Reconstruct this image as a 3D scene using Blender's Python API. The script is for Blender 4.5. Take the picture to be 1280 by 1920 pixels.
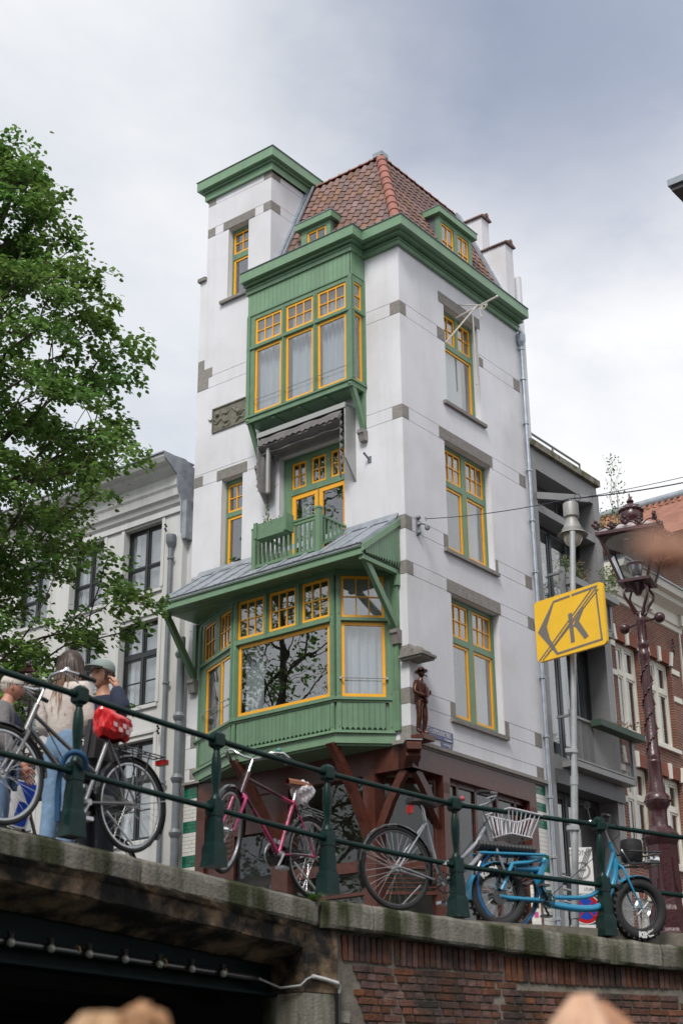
import bpy, bmesh, math, random
from math import sin, cos, pi, radians, sqrt, atan2
from mathutils import Vector, Matrix, Euler
import numpy as np
random.seed(7)
for o in list(bpy.data.objects): bpy.data.objects.remove(o)
sc = bpy.context.scene
COL = sc.collection
# ------------------------------------------------------------------ camera
def make_camera():
    pitch, roll = radians(22.73), radians(-0.54)
    X0 = Vector((1, 0, 0)); F = Vector((0, cos(pitch), sin(pitch))); U0 = Vector((0, -sin(pitch), cos(pitch)))
    X = X0*cos(roll)+U0*sin(roll); U = -X0*sin(roll)+U0*cos(roll)
    cd = bpy.data.cameras.new('camera'); cam = bpy.data.objects.new('camera', cd); COL.objects.link(cam)
    M = Matrix.Identity(4)
    for i in range(3): M[i][0] = X[i]; M[i][1] = U[i]; M[i][2] = -F[i]
    M[2][3] = -1.5
    cam.matrix_world = M
    cd.sensor_fit = 'VERTICAL'; cd.sensor_height = 36; cd.lens = 2750/1920*36
    cd.clip_start = .05; cd.clip_end = 3000
    cd.dof.use_dof = True; cd.dof.focus_distance = 27; cd.dof.aperture_fstop = 2.8
    sc.camera = cam
make_camera()
sc.view_settings.view_transform = 'Standard'; sc.view_settings.look = 'None'
sc.view_settings.exposure = 0.14; sc.view_settings.gamma = 1
try: sc.view_settings.use_curve_mapping = False
except Exception: pass
# ------------------------------------------------------------------ sky and sun
def make_world():
    w = bpy.data.worlds.new("World"); sc.world = w; w.use_nodes = True
    nt = w.node_tree; n = nt.nodes; L = nt.links; n.clear()
    out = n.new('ShaderNodeOutputWorld')
    sky = n.new('ShaderNodeTexSky'); sky.sky_type = 'NISHITA'; sky.sun_disc = False
    sky.sun_elevation = radians(50); sky.sun_rotation = radians(196)
    bs = n.new('ShaderNodeBackground'); bs.inputs[1].default_value = .1
    L.new(sky.outputs[0], bs.inputs[0])
    tc = n.new('ShaderNodeTexCoord')
    # flatten the direction on a cloud ceiling so clouds shrink towards the horizon
    sep = n.new('ShaderNodeSeparateXYZ'); L.new(tc.outputs['Generated'], sep.inputs[0])
    mx = n.new('ShaderNodeMath'); mx.operation = 'MAXIMUM'; L.new(sep.outputs[2], mx.inputs[0]); mx.inputs[1].default_value = 0.02
    ad = n.new('ShaderNodeMath'); ad.operation = 'ADD'; L.new(mx.outputs[0], ad.inputs[0]); ad.inputs[1].default_value = .45
    dx = n.new('ShaderNodeMath'); dx.operation = 'DIVIDE'; L.new(sep.outputs[0], dx.inputs[0]); L.new(ad.outputs[0], dx.inputs[1])
    dy = n.new('ShaderNodeMath'); dy.operation = 'DIVIDE'; L.new(sep.outputs[1], dy.inputs[0]); L.new(ad.outputs[0], dy.inputs[1])
    cb = n.new('ShaderNodeCombineXYZ'); L.new(dx.outputs[0], cb.inputs[0]); L.new(dy.outputs[0], cb.inputs[1])
    def noise(scale, det, off, dist=0.0):
        mp = n.new('ShaderNodeMapping'); mp.inputs['Location'].default_value = off; L.new(cb.outputs[0], mp.inputs[0])
        t = n.new('ShaderNodeTexNoise'); t.inputs['Scale'].default_value = scale; t.inputs['Detail'].default_value = det
        t.inputs['Roughness'].default_value = .56; t.inputs['Distortion'].default_value = dist; L.new(mp.outputs[0], t.inputs['Vector']); return t
    n1 = noise(2.1, 9, SKYOFF[0], .22); n2 = noise(.55, 3, SKYOFF[1])
    # large dark masses multiply the finer billows
    r1 = n.new('ShaderNodeValToRGB'); L.new(n1.outputs[0], r1.inputs[0])
    cr = r1.color_ramp; cr.elements[0].position = .37; cr.elements[0].color = (.66, .69, .755, 1)
    cr.elements[1].position = .57; cr.elements[1].color = (.93, .935, .95, 1)
    e = cr.elements.new(.46); e.color = (.80, .825, .865, 1)
    nrm = n.new('ShaderNodeVectorMath'); nrm.operation = 'NORMALIZE'; L.new(tc.outputs['Generated'], nrm.inputs[0])
    def mass(direction, lo, hi, amp):       # a cloud mass around one direction, its rim broken up by the billow noise
        dd = n.new('ShaderNodeVectorMath'); dd.operation = 'DISTANCE'; L.new(nrm.outputs[0], dd.inputs[0]); dd.inputs[1].default_value = direction
        ma = n.new('ShaderNodeMath'); ma.operation = 'MULTIPLY_ADD'; L.new(n1.outputs[0], ma.inputs[0]); ma.inputs[1].default_value = amp; L.new(dd.outputs['Value'], ma.inputs[2])
        mr = n.new('ShaderNodeMapRange'); mr.interpolation_type = 'SMOOTHSTEP'; mr.inputs[1].default_value = lo; mr.inputs[2].default_value = hi; L.new(ma.outputs[0], mr.inputs[0]); return mr.outputs[0]
    r3 = n.new('ShaderNodeValToRGB'); L.new(mass((0.153, 0.748, 0.645), .26, .46, .42), r3.inputs[0])
    r3.color_ramp.elements[0].color = (.56, .60, .71, 1); r3.color_ramp.elements[1].color = (1, 1, 1, 1)
    ml = n.new('ShaderNodeMix'); ml.data_type = 'RGBA'; ml.blend_type = 'MULTIPLY'; ml.inputs[0].default_value = 1; L.new(r1.outputs[0], ml.inputs[6]); L.new(r3.outputs[0], ml.inputs[7])
    bc = n.new('ShaderNodeBackground'); bc.inputs[1].default_value = 1.0; L.new(ml.outputs[2], bc.inputs[0])
    r2 = n.new('ShaderNodeMapRange'); r2.inputs[1].default_value = .30; r2.inputs[2].default_value = .40; r2.inputs[3].default_value = .45; L.new(n2.outputs[0], r2.inputs[0])
    mix = n.new('ShaderNodeMixShader'); L.new(r2.outputs[0], mix.inputs[0]); L.new(bs.outputs[0], mix.inputs[1]); L.new(bc.outputs[0], mix.inputs[2])
    L.new(mix.outputs[0], out.inputs[0])
SKYOFF = [(19.62, 24.65, 0), (33.83, 3.04, 0)]
make_world()
def make_sun():
    sd = bpy.data.lights.new('sun', 'SUN'); sd.energy = 2.7; sd.angle = radians(20); sd.color = (1, .96, .9)
    so = bpy.data.objects.new('sun', sd); COL.objects.link(so)
    el, az = radians(50), radians(196)      # from behind and left of the camera
    d = Vector((sin(az)*cos(el), cos(az)*cos(el), sin(el)))
    so.rotation_euler = d.to_track_quat('Z', 'Y').to_euler()
make_sun()

# ------------------------------------------------------------------ materials
MATS = {}
def mat(name, col, rough=.6, metal=0., var=.0, vscale=3., bump=0., bscale=40., rnd=0., col2=None, c2scale=1., c2lo=.5, c2hi=.6, streak=False, coat=0., hue=0., weather=0.):
    if name in MATS: return MATS[name]
    m = bpy.data.materials.new(name); m.use_nodes = True; MATS[name] = m
    nt = m.node_tree; n = nt.nodes; L = nt.links
    b = n['Principled BSDF']
    b.inputs['Roughness'].default_value = rough; b.inputs['Metallic'].default_value = metal
    if coat: b.inputs['Coat Weight'].default_value = coat
    geo = n.new('ShaderNodeNewGeometry')
    src = None
    c = n.new('ShaderNodeRGB'); c.outputs[0].default_value = (*col, 1); src = c.outputs[0]
    if col2 is not None:
        mp = n.new('ShaderNodeMapping'); L.new(geo.outputs['Position'], mp.inputs[0])
        if streak: mp.inputs['Scale'].default_value = (1, 1, .12)
        t = n.new('ShaderNodeTexNoise'); t.inputs['Scale'].default_value = c2scale; t.inputs['Detail'].default_value = 6
        L.new(mp.outputs[0], t.inputs['Vector'])
        mr = n.new('ShaderNodeMapRange'); mr.inputs[1].default_value = c2lo; mr.inputs[2].default_value = c2hi; L.new(t.outputs[0], mr.inputs[0])
        mx = n.new('ShaderNodeMix'); mx.data_type = 'RGBA'; L.new(mr.outputs[0], mx.inputs[0]); L.new(src, mx.inputs[6]); mx.inputs[7].default_value = (*col2, 1)
        src = mx.outputs[2]
    if rnd or hue:
        oi = n.new('ShaderNodeObjectInfo'); hs = n.new('ShaderNodeHueSaturation'); L.new(src, hs.inputs['Color'])
        mr = n.new('ShaderNodeMapRange'); mr.inputs[3].default_value = 1-rnd; mr.inputs[4].default_value = 1+rnd; L.new(oi.outputs['Random'], mr.inputs[0]); L.new(mr.outputs[0], hs.inputs['Value'])
        if hue:
            ml = n.new('ShaderNodeMath'); ml.operation = 'MULTIPLY'; ml.inputs[1].default_value = 7.31; L.new(oi.outputs['Random'], ml.inputs[0])
            fr = n.new('ShaderNodeMath'); fr.operation = 'FRACT'; L.new(ml.outputs[0], fr.inputs[0])
            m2 = n.new('ShaderNodeMapRange'); m2.inputs[3].default_value = .5-hue; m2.inputs[4].default_value = .5+hue; L.new(fr.outputs[0], m2.inputs[0]); L.new(m2.outputs[0], hs.inputs['Hue'])
            m3 = n.new('ShaderNodeMapRange'); m3.inputs[3].default_value = .6; m3.inputs[4].default_value = 1.15; L.new(fr.outputs[0], m3.inputs[0]); L.new(m3.outputs[0], hs.inputs['Saturation'])
        src = hs.outputs[0]
    if var:
        mp = n.new('ShaderNodeMapping'); L.new(geo.outputs['Position'], mp.inputs[0])
        if streak: mp.inputs['Scale'].default_value = (1, 1, .2)
        t = n.new('ShaderNodeTexNoise'); t.inputs['Scale'].default_value = vscale; t.inputs['Detail'].default_value = 7; t.inputs['Roughness'].default_value = .6
        L.new(mp.outputs[0], t.inputs['Vector'])
        mr = n.new('ShaderNodeMapRange'); mr.inputs[1].default_value = .3; mr.inputs[2].default_value = .7
        mr.inputs[3].default_value = 1-var; mr.inputs[4].default_value = 1+var; L.new(t.outputs[0], mr.inputs[0])
        vm = n.new('ShaderNodeVectorMath'); vm.operation = 'SCALE'; L.new(src, vm.inputs[0]); L.new(mr.outputs[0], vm.inputs['Scale']); src = vm.outputs[0]
    if weather:
        for (sc_, zz, amp, lo, hi) in ((2.2, .10, weather, .50, .78), (7.0, .05, weather*.7, .52, .8), (.5, .8, weather*.5, .45, .7)):
            mp = n.new('ShaderNodeMapping'); L.new(geo.outputs['Position'], mp.inputs[0]); mp.inputs['Scale'].default_value = (1, 1, zz)
            t = n.new('ShaderNodeTexNoise'); t.inputs['Scale'].default_value = sc_; t.inputs['Detail'].default_value = 6; t.inputs['Roughness'].default_value = .65; L.new(mp.outputs[0], t.inputs['Vector'])
            mr = n.new('ShaderNodeMapRange'); mr.inputs[1].default_value = lo; mr.inputs[2].default_value = hi; mr.inputs[3].default_value = 1; mr.inputs[4].default_value = 1-amp; L.new(t.outputs[0], mr.inputs[0])
            vm = n.new('ShaderNodeVectorMath'); vm.operation = 'SCALE'; L.new(src, vm.inputs[0]); L.new(mr.outputs[0], vm.inputs['Scale']); src = vm.outputs[0]
    L.new(src, b.inputs['Base Color'])
    if bump:
        t = n.new('ShaderNodeTexNoise'); t.inputs['Scale'].default_value = bscale; t.inputs['Detail'].default_value = 5; L.new(geo.outputs['Position'], t.inputs['Vector'])
        bp = n.new('ShaderNodeBump'); bp.inputs['Strength'].default_value = bump; bp.inputs['Distance'].default_value = .02
        L.new(t.outputs[0], bp.inputs['Height']); L.new(bp.outputs[0], b.inputs['Normal'])
    return m
def glass(name, boost=1.9, tint=(.86, .89, .9), rough=.0, wob=.25, base=.21):
    m = bpy.data.materials.new(name); m.use_nodes = True; MATS[name] = m
    nt = m.node_tree; n = nt.nodes; L = nt.links; n.clear()
    out = n.new('ShaderNodeOutputMaterial'); tr = n.new('ShaderNodeBsdfTransparent'); tr.inputs[0].default_value = (*tint, 1)
    gl = n.new('ShaderNodeBsdfGlossy'); gl.inputs['Roughness'].default_value = rough
    gg = n.new('ShaderNodeNewGeometry'); dt = n.new('ShaderNodeVectorMath'); dt.operation = 'DOT_PRODUCT'; L.new(gg.outputs['Normal'], dt.inputs[0]); L.new(gg.outputs['Incoming'], dt.inputs[1])
    ab = n.new('ShaderNodeMath'); ab.operation = 'ABSOLUTE'; L.new(dt.outputs['Value'], ab.inputs[0])
    su = n.new('ShaderNodeMath'); su.operation = 'SUBTRACT'; su.inputs[0].default_value = 1; L.new(ab.outputs[0], su.inputs[1])
    pw = n.new('ShaderNodeMath'); pw.operation = 'POWER'; L.new(su.outputs[0], pw.inputs[0]); pw.inputs[1].default_value = 4
    ma = n.new('ShaderNodeMath'); ma.operation = 'MULTIPLY_ADD'; ma.use_clamp = True; ma.inputs[1].default_value = .9; ma.inputs[2].default_value = base
    L.new(pw.outputs[0], ma.inputs[0])
    geo = n.new('ShaderNodeNewGeometry'); t = n.new('ShaderNodeTexNoise'); t.inputs['Scale'].default_value = 1.3; L.new(geo.outputs['Position'], t.inputs['Vector'])
    bp = n.new('ShaderNodeBump'); bp.inputs['Strength'].default_value = wob; bp.inputs['Distance'].default_value = .01; L.new(t.outputs[0], bp.inputs['Height'])
    L.new(bp.outputs[0], gl.inputs['Normal'])
    mx = n.new('ShaderNodeMixShader'); L.new(ma.outputs[0], mx.inputs[0]); L.new(tr.outputs[0], mx.inputs[1]); L.new(gl.outputs[0], mx.inputs[2]); L.new(mx.outputs[0], out.inputs[0])
    return m
def brickmat(name, c1, c2, mortar, scale=1., bw=.22, rh=.065, frame='R'):
    m = bpy.data.materials.new(name); m.use_nodes = True; MATS[name] = m
    nt = m.node_tree; n = nt.nodes; L = nt.links; b = n['Principled BSDF']; b.inputs['Roughness'].default_value = .9
    geo = n.new('ShaderNodeNewGeometry'); d1 = n.new('ShaderNodeVectorMath'); d1.operation = 'DOT_PRODUCT'; L.new(geo.outputs['Position'], d1.inputs[0])
    d1.inputs[1].default_value = (.6168, .7871, 0) if frame == 'R' else (-.7871, .6168, 0)
    sp = n.new('ShaderNodeSeparateXYZ'); L.new(geo.outputs['Position'], sp.inputs[0])
    cb = n.new('ShaderNodeCombineXYZ'); L.new(d1.outputs['Value'], cb.inputs[0]); L.new(sp.outputs[2], cb.inputs[1])
    bt = n.new('ShaderNodeTexBrick'); L.new(cb.outputs[0], bt.inputs['Vector'])
    bt.inputs['Color1'].default_value = (*c1, 1); bt.inputs['Color2'].default_value = (*c2, 1); bt.inputs['Mortar'].default_value = (*mortar, 1)
    bt.inputs['Scale'].default_value = 1; bt.inputs['Brick Width'].default_value = bw; bt.inputs['Row Height'].default_value = rh; bt.inputs['Mortar Size'].default_value = .006
    bt.inputs['Bias'].default_value = 0
    t = n.new('ShaderNodeTexNoise'); t.inputs['Scale'].default_value = 1.5; t.inputs['Detail'].default_value = 6; L.new(geo.outputs['Position'], t.inputs['Vector'])
    mr = n.new('ShaderNodeMapRange'); mr.inputs[1].default_value = .3; mr.inputs[2].default_value = .7; mr.inputs[3].default_value = .75; mr.inputs[4].default_value = 1.2; L.new(t.outputs[0], mr.inputs[0])
    vm = n.new('ShaderNodeVectorMath'); vm.operation = 'SCALE'; L.new(bt.outputs[0], vm.inputs[0]); L.new(mr.outputs[0], vm.inputs['Scale']); L.new(vm.outputs[0], b.inputs['Base Color'])
    bp = n.new('ShaderNodeBump'); bp.inputs['Strength'].default_value = .5; bp.inputs['Distance'].default_value = .01; bp.invert = True; L.new(bt.outputs['Fac'], bp.inputs['Height']); L.new(bp.outputs[0], b.inputs['Normal'])
    return m
STUCCO = mat('white_stucco', (.70, .705, .75), .85, weather=.10, var=.05, vscale=.8, bump=.12, bscale=25, col2=(.60, .60, .62), c2scale=.9, c2lo=.48, c2hi=.8)
STONE = mat('grey_trachyte', (.24, .225, .21), .9, var=.2, vscale=14, bump=.4, bscale=60, rnd=.12)
RELIEF = mat('weathered_relief_stone', (.17, .16, .13), .9, var=.3, vscale=10, bump=.5, bscale=50)
GREEN = mat('green_paint', (.145, .255, .155), .42, weather=.18, var=.10, vscale=5, bump=.03, bscale=60, rnd=.05)
GREEN2 = mat('pale_green_paint', (.180, .310, .192), .40, weather=.14, var=.08, vscale=4, rnd=.03)
YEL = mat('orange_yellow_paint', (.90, .42, .02), .4, var=.06, vscale=6)
RED = mat('dark_red_varnished_timber', (.085, .026, .017), .35, var=.3, vscale=9, bump=.05)
GLASS = glass('window_glass')
GLASSD = glass('shop_glass', base=.05)
WHITE = mat('cream_paint', (.70, .68, .60), .5, var=.05)
LSTUC = mat('ivory_render', (.58, .585, .58), .8, weather=.2, var=.07, vscale=1.1, bump=.08, col2=(.5, .49, .44), c2scale=.9, c2lo=.52, c2hi=.8, streak=True)
BLACKF = mat('black_paint', (.018, .022, .024), .35)
LEAD = mat('weathered_lead', (.30, .33, .37), .5, .3, var=.25, vscale=5, bump=.15, bscale=18)
ZINC = mat('galvanised_zinc', (.38, .42, .47), .42, .6, var=.18, vscale=6)
PIPE = mat('grey_painted_pipe', (.18, .20, .22), .5, .2, var=.15, vscale=5)
CURT = mat('white_net_curtain', (.72, .74, .78), .9)
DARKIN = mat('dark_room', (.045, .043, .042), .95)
ROOMW = mat('pale_room', (.35, .34, .32), .95)
TILE = mat('clay_roof_tile', (.17, .082, .062), .62, var=.3, vscale=7, rnd=.28, hue=.02, bump=.1)
RTILE = mat('ridge_tile_clay', (.30, .115, .085), .6, var=.15, vscale=8, rnd=.1)
ORTILE = mat('orange_roof_tile', (.24, .105, .07), .8, var=.3, vscale=4, rnd=.15)
AWN = mat('grey_awning_cloth', (.17, .16, .165), .9, var=.12, vscale=8)
ALU = mat('dull_aluminium', (.42, .43, .42), .45, .4)
GTILE = mat('green_glazed_tile', (.008, .13, .075), .15, rnd=.2)
WTILE = mat('white_glazed_tile', (.66, .66, .62), .2, rnd=.05)
MORT = mat('dark_mortar', (.10, .09, .08), .95)
GRAYC = mat('grey_coated_steel', (.22, .22, .225), .5, .1, var=.08)
DGRAY = mat('dark_grey_panel', (.07, .072, .078), .5, var=.1)
CASTG = mat('dark_green_cast_iron', (.004, .022, .019), .36, var=.35, vscale=9, bump=.1, bscale=30, col2=(.05, .09, .09), c2scale=26, c2lo=.68, c2hi=.76); MATS['dark_green_cast_iron'].node_tree.nodes['Principled BSDF'].inputs['Specular IOR Level'].default_value = .22
COPE = mat('mossy_coping_stone', (.18, .17, .145), .95, var=.3, vscale=9, bump=.6, bscale=40, col2=(.028, .034, .010), c2scale=3.2, c2lo=.44, c2hi=.56, streak=True, rnd=.10)
OLDST = mat('stained_concrete', (.17, .115, .07), .95, var=.6, vscale=7, bump=.8, bscale=18, col2=(.010, .009, .008), c2scale=3.4, c2lo=.40, c2hi=.56, streak=False)
BRICK = mat('quay_brick', (.115, .043, .027), .85, var=.4, vscale=14, bump=.5, bscale=50, rnd=.40, hue=.012, col2=(.028, .022, .018), c2scale=2.2, c2lo=.50, c2hi=.66)
MORTQ = mat('quay_mortar', (.16, .145, .12), .95, var=.3, vscale=8, bump=.4)
STEELD = mat('dark_green_girder', (.004, .010, .010), .55, var=.3, vscale=4)
BROWNP = mat('maroon_cast_iron', (.055, .018, .022), .3, var=.3, vscale=18, bump=.25, bscale=45, coat=.2)
CHROME = mat('chrome', (.75, .75, .77), .12, 1.)
SILV = mat('brushed_aluminium', (.5, .51, .53), .3, .8)
RUB = mat('black_rubber', (.018, .018, .019), .75)
BLK = mat('gloss_black_enamel', (.015, .015, .017), .22, coat=.4)
BRONZE = mat('bronze_patina', (.085, .035, .024), .32, .65, var=.4, vscale=14, bump=.2, bscale=30)
BRBR = brickmat('brown_red_brickwork', (.21, .075, .048), (.16, .06, .04), (.30, .26, .22))
BRBR2 = brickmat('dark_brown_brickwork', (.13, .06, .045), (.10, .05, .038), (.26, .23, .2))
BRL = brickmat('garden_brickwork', (.14, .06, .042), (.11, .05, .035), (.24, .21, .18), frame='L')
for _m in ('dark_green_girder',): MATS[_m].node_tree.nodes['Principled BSDF'].inputs['Specular IOR Level'].default_value = .08
PAVE = mat('street_paving', (.12, .10, .09), .9, var=.2, vscale=3, bump=.3)

# ------------------------------------------------------------------ object helpers
WM = {}
def _parent(o, parent, M):
    if parent is not None:
        o.parent = parent; o.matrix_parent_inverse = WM[parent.name].inverted()
    o.matrix_basis = M; WM[o.name] = M.copy()
def thing(name, label, cat, loc=(0, 0, 0), group=None, kind=None, M=None):
    o = bpy.data.objects.new(name, None); o.empty_display_size = .2; COL.objects.link(o)
    M = M if M is not None else Matrix.Translation(loc)
    o.matrix_basis = M; WM[o.name] = M.copy(); tag(o, label, cat, group, kind); return o
def tag(o, label=None, cat=None, group=None, kind=None):
    if label: o['label'] = label
    if cat: o['category'] = cat
    if group: o['group'] = group
    if kind: o['kind'] = kind
    return o
def shared(name, mesh, parent, M):
    o = bpy.data.objects.new(name, mesh); COL.objects.link(o); _parent(o, parent, M); return o
class MB:
    def __init__(s): s.v = []; s.f = []
    def quad(s, *p):
        i = len(s.v); s.v += [tuple(q) for q in p]; s.f.append(tuple(range(i, i+len(p))))
    def hexa(s, P):          # 8 corners, index = x + 2y + 4z
        i = len(s.v); s.v += [tuple(q) for q in P]
        for a in ((0, 2, 3, 1), (4, 5, 7, 6), (0, 1, 5, 4), (2, 6, 7, 3), (0, 4, 6, 2), (1, 3, 7, 5)): s.f.append(tuple(i+k for k in a))
    def box(s, x0, x1, y0, y1, z0, z1, T=None):
        P = [(x, y, z) for z in (z0, z1) for y in (y0, y1) for x in (x0, x1)]
        if T: P = [T(*p) for p in P]
        s.hexa(P)
    def beam(s, a, b, w, h, up=(0, 0, 1)):
        a = Vector(a); b = Vector(b); d = (b-a).normalized(); up = Vector(up)
        if abs(d.dot(up)) > .95: up = Vector((0, 1, 0)) if abs(d.y) < .9 else Vector((1, 0, 0))
        r = d.cross(up).normalized(); u = r.cross(d)
        P = []
        for sz in (-.5, .5):
            for (c, ) in ((a,), (b,)):
                for sx in (-.5, .5): P.append(c+r*w*sx+u*h*sz)
        s.hexa(P)
    def prism(s, poly, z0, z1, T=None):   # poly of (x,y), extruded along z
        n = len(poly); i = len(s.v)
        P = [(x, y, z0) for x, y in poly]+[(x, y, z1) for x, y in poly]
        if T: P = [T(*p) for p in P]
        s.v += [tuple(p) for p in P]
        s.f.append(tuple(i+k for k in range(n))); s.f.append(tuple(i+n+k for k in reversed(range(n))))
        for k in range(n): s.f.append((i+k, i+(k+1) % n, i+n+(k+1) % n, i+n+k))
    def tube(s, pts, r, n=8, cap=True):
        pts = [Vector(p) for p in pts]; N = len(pts); rs = r if isinstance(r, (list, tuple)) else [r]*N
        prev = None; base = len(s.v)
        for k, p in enumerate(pts):
            d = ((pts[min(k+1, N-1)]-pts[max(k-1, 0)])).normalized()
            if prev is None:
                up = Vector((0, 0, 1)) if abs(d.z) < .9 else Vector((1, 0, 0)); a = d.cross(up).normalized()
            else:
                a = (prev-d*prev.dot(d)).normalized()
            prev = a; b = d.cross(a)
            for j in range(n):
                t = 2*pi*j/n; s.v.append(tuple(p+(a*cos(t)+b*sin(t))*rs[k]))
        for k in range(N-1):
            for j in range(n):
                s.f.append((base+k*n+j, base+k*n+(j+1) % n, base+(k+1)*n+(j+1) % n, base+(k+1)*n+j))
        if cap: s.f.append(tuple(base+j for j in range(n))); s.f.append(tuple(base+(N-1)*n+j for j in reversed(range(n))))
    def lathe(s, prof, c=(0, 0, 0), n=16, T=None, sq=False):   # prof [(r,z)]
        base = len(s.v)
        for r, z in prof:
            for j in range(n):
                t = 2*pi*(j+(.5 if sq else 0))/n; rr = r*(1/cos(pi/4) if sq else 1)
                p = (c[0]+rr*cos(t), c[1]+rr*sin(t), c[2]+z); s.v.append(tuple(T(*p)) if T else p)
        for k in range(len(prof)-1):
            for j in range(n): s.f.append((base+k*n+j, base+k*n+(j+1) % n, base+(k+1)*n+(j+1) % n, base+(k+1)*n+j))
        s.f.append(tuple(base+j for j in range(n))); s.f.append(tuple(base+(len(prof)-1)*n+j for j in reversed(range(n))))
    def torus(s, c, R, r, n=40, m=8, axis='y', a0=0, a1=2*pi, squash=1.):
        full = abs(a1-a0-2*pi) < 1e-6; base = len(s.v); N = n if full else n+1
        for k in range(N):
            t = a0+(a1-a0)*k/n
            for j in range(m):
                q = 2*pi*j/m; rr = R+r*cos(q); h = r*sin(q)*squash
                if axis == 'y': p = (c[0]+rr*cos(t), c[1]+h, c[2]+rr*sin(t))
                else: p = (c[0]+rr*cos(t), c[1]+rr*sin(t), c[2]+h)
                s.v.append(p)
        for k in range(n):
            k2 = (k+1) % N
            for j in range(m): s.f.append((base+k*m+j, base+k2*m+j, base+k2*m+(j+1) % m, base+k*m+(j+1) % m))
    def sphere(s, c, r, n=12, m=8, sc_=(1, 1, 1)):
        prof = [(max(1e-4, r*sin(pi*i/m)), -r*cos(pi*i/m)) for i in range(m+1)]
        s.lathe(prof, (0, 0, 0), n, T=lambda x, y, z: (c[0]+x*sc_[0], c[1]+y*sc_[1], c[2]+z*sc_[2]))
    def xf(s, M):
        s.v = [tuple(M @ Vector(p)) for p in s.v]; return s
    def mesh(s, name, m, smooth=None, recalc=True):
        me = bpy.data.meshes.new(name); me.from_pydata(s.v, [], s.f)
        if recalc:
            bm = bmesh.new(); bm.from_mesh(me); bmesh.ops.recalc_face_normals(bm, faces=bm.faces); bm.to_mesh(me); bm.free()
        for mm in (m if isinstance(m, (list, tuple)) else [m]): me.materials.append(mm)
        if smooth is not None:
            me.polygons.foreach_set('use_smooth', [True]*len(me.polygons))
            try: me.set_sharp_from_angle(angle=radians(smooth))
            except Exception: pass
        me.update(); return me
    def build(s, name, m, parent=None, smooth=None, kind=None, M=None, recalc=True):
        o = bpy.data.objects.new(name, s.mesh(name, m, smooth, recalc)); COL.objects.link(o)
        _parent(o, parent, M if M is not None else Matrix.Identity(4))
        if kind: o['kind'] = kind
        return o
_uc = {}
def unitcube(m, bev=0., key=''):
    k = (m.name, bev, key)
    if k not in _uc:
        b = MB(); b.box(-.5, .5, -.5, .5, -.5, .5); me = b.mesh('piece', m)
        if bev:
            bm = bmesh.new(); bm.from_mesh(me); bmesh.ops.bevel(bm, geom=bm.edges[:], offset=bev, segments=1, affect='EDGES'); bm.to_mesh(me); bm.free()
        _uc[k] = me
    return _uc[k]
class Fr:        # a vertical plane: u along, o outward, z up
    def __init__(s, ox, oy, ux, uy, nx, ny):
        s.o = Vector((ox, oy, 0)); l = sqrt(ux*ux+uy*uy); s.u = Vector((ux/l, uy/l, 0)); l = sqrt(nx*nx+ny*ny); s.n = Vector((nx/l, ny/l, 0))
        s.sg = 1 if s.u.cross(s.n).z > 0 else -1
    def P(s, u, o, z): return s.o+s.u*u+s.n*o+Vector((0, 0, z))
    def M(s, u, o, z, du=1, do=1, dz=1):
        c = s.P(u, o, z); a = s.u*du*s.sg; b = s.n*do
        return Matrix(((a.x, b.x, 0, c.x), (a.y, b.y, 0, c.y), (0, 0, dz, c.z), (0, 0, 0, 1)))
    def box(s, name, parent, u0, u1, o0, o1, z0, z1, m, bev=0., rot=0):
        M = s.M((u0+u1)/2, (o0+o1)/2, (z0+z1)/2, abs(u1-u0), abs(o1-o0), abs(z1-z0))
        return shared(name, unitcube(m, bev), parent, M)
    def mb(s, mb, u0, u1, o0, o1, z0, z1): mb.box(u0, u1, o0, o1, z0, z1, T=s.P)
def grid_panel(F, mb, u0, u1, z0, z1, holes, of, ob, outer=True, ends=True):
    us = sorted({u0, u1, *[max(u0, min(u1, h[i])) for h in holes for i in (0, 1)]}); zs = sorted({z0, z1, *[max(z0, min(z1, h[i])) for h in holes for i in (2, 3)]})
    nu, nz = len(us)-1, len(zs)-1
    def solid(i, j):
        if i < 0 or j < 0 or i >= nu or j >= nz: return None
        a = (us[i]+us[i+1])/2; c = (zs[j]+zs[j+1])/2
        return not any(h[0] < a < h[1] and h[2] < c < h[3] for h in holes)
    for i in range(nu):
        for j in range(nz):
            if not solid(i, j): continue
            a, b, c, d = us[i], us[i+1], zs[j], zs[j+1]
            if b-a < 1e-5 or d-c < 1e-5: continue
            mb.quad(F.P(a, of, c), F.P(b, of, c), F.P(b, of, d), F.P(a, of, d))
            for (ii, jj, e) in ((i-1, j, ((a, c), (a, d))), (i+1, j, ((b, c), (b, d))), (i, j-1, ((a, c), (b, c))), (i, j+1, ((a, d), (b, d)))):
                t = solid(ii, jj)
                if t is False or (t is None and outer and (ends or jj != j)):
                    (p, q), (r, w) = e
                    mb.quad(F.P(p, of, q), F.P(r, of, w), F.P(r, ob, w), F.P(p, ob, q))
def wall(F, parent, u0, u1, z0, z1, holes, m, grooves=(), depth=.32, name='wall', ends=False):
    mb = MB(); g = .006
    zs = [z0]+[q for gz in sorted(grooves) if z0+.02 < gz < z1-.02 for q in (gz-g, gz+g)]+[z1]
    for k in range(0, len(zs), 2): grid_panel(F, mb, u0, u1, zs[k], zs[k+1], holes, 0, -.02 if len(zs) > 2 else -depth, True, ends)
    if len(zs) > 2: grid_panel(F, mb, u0, u1, z0, z1, holes, -.014, -depth, True, ends)
    return mb.build(name, m, parent)
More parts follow.
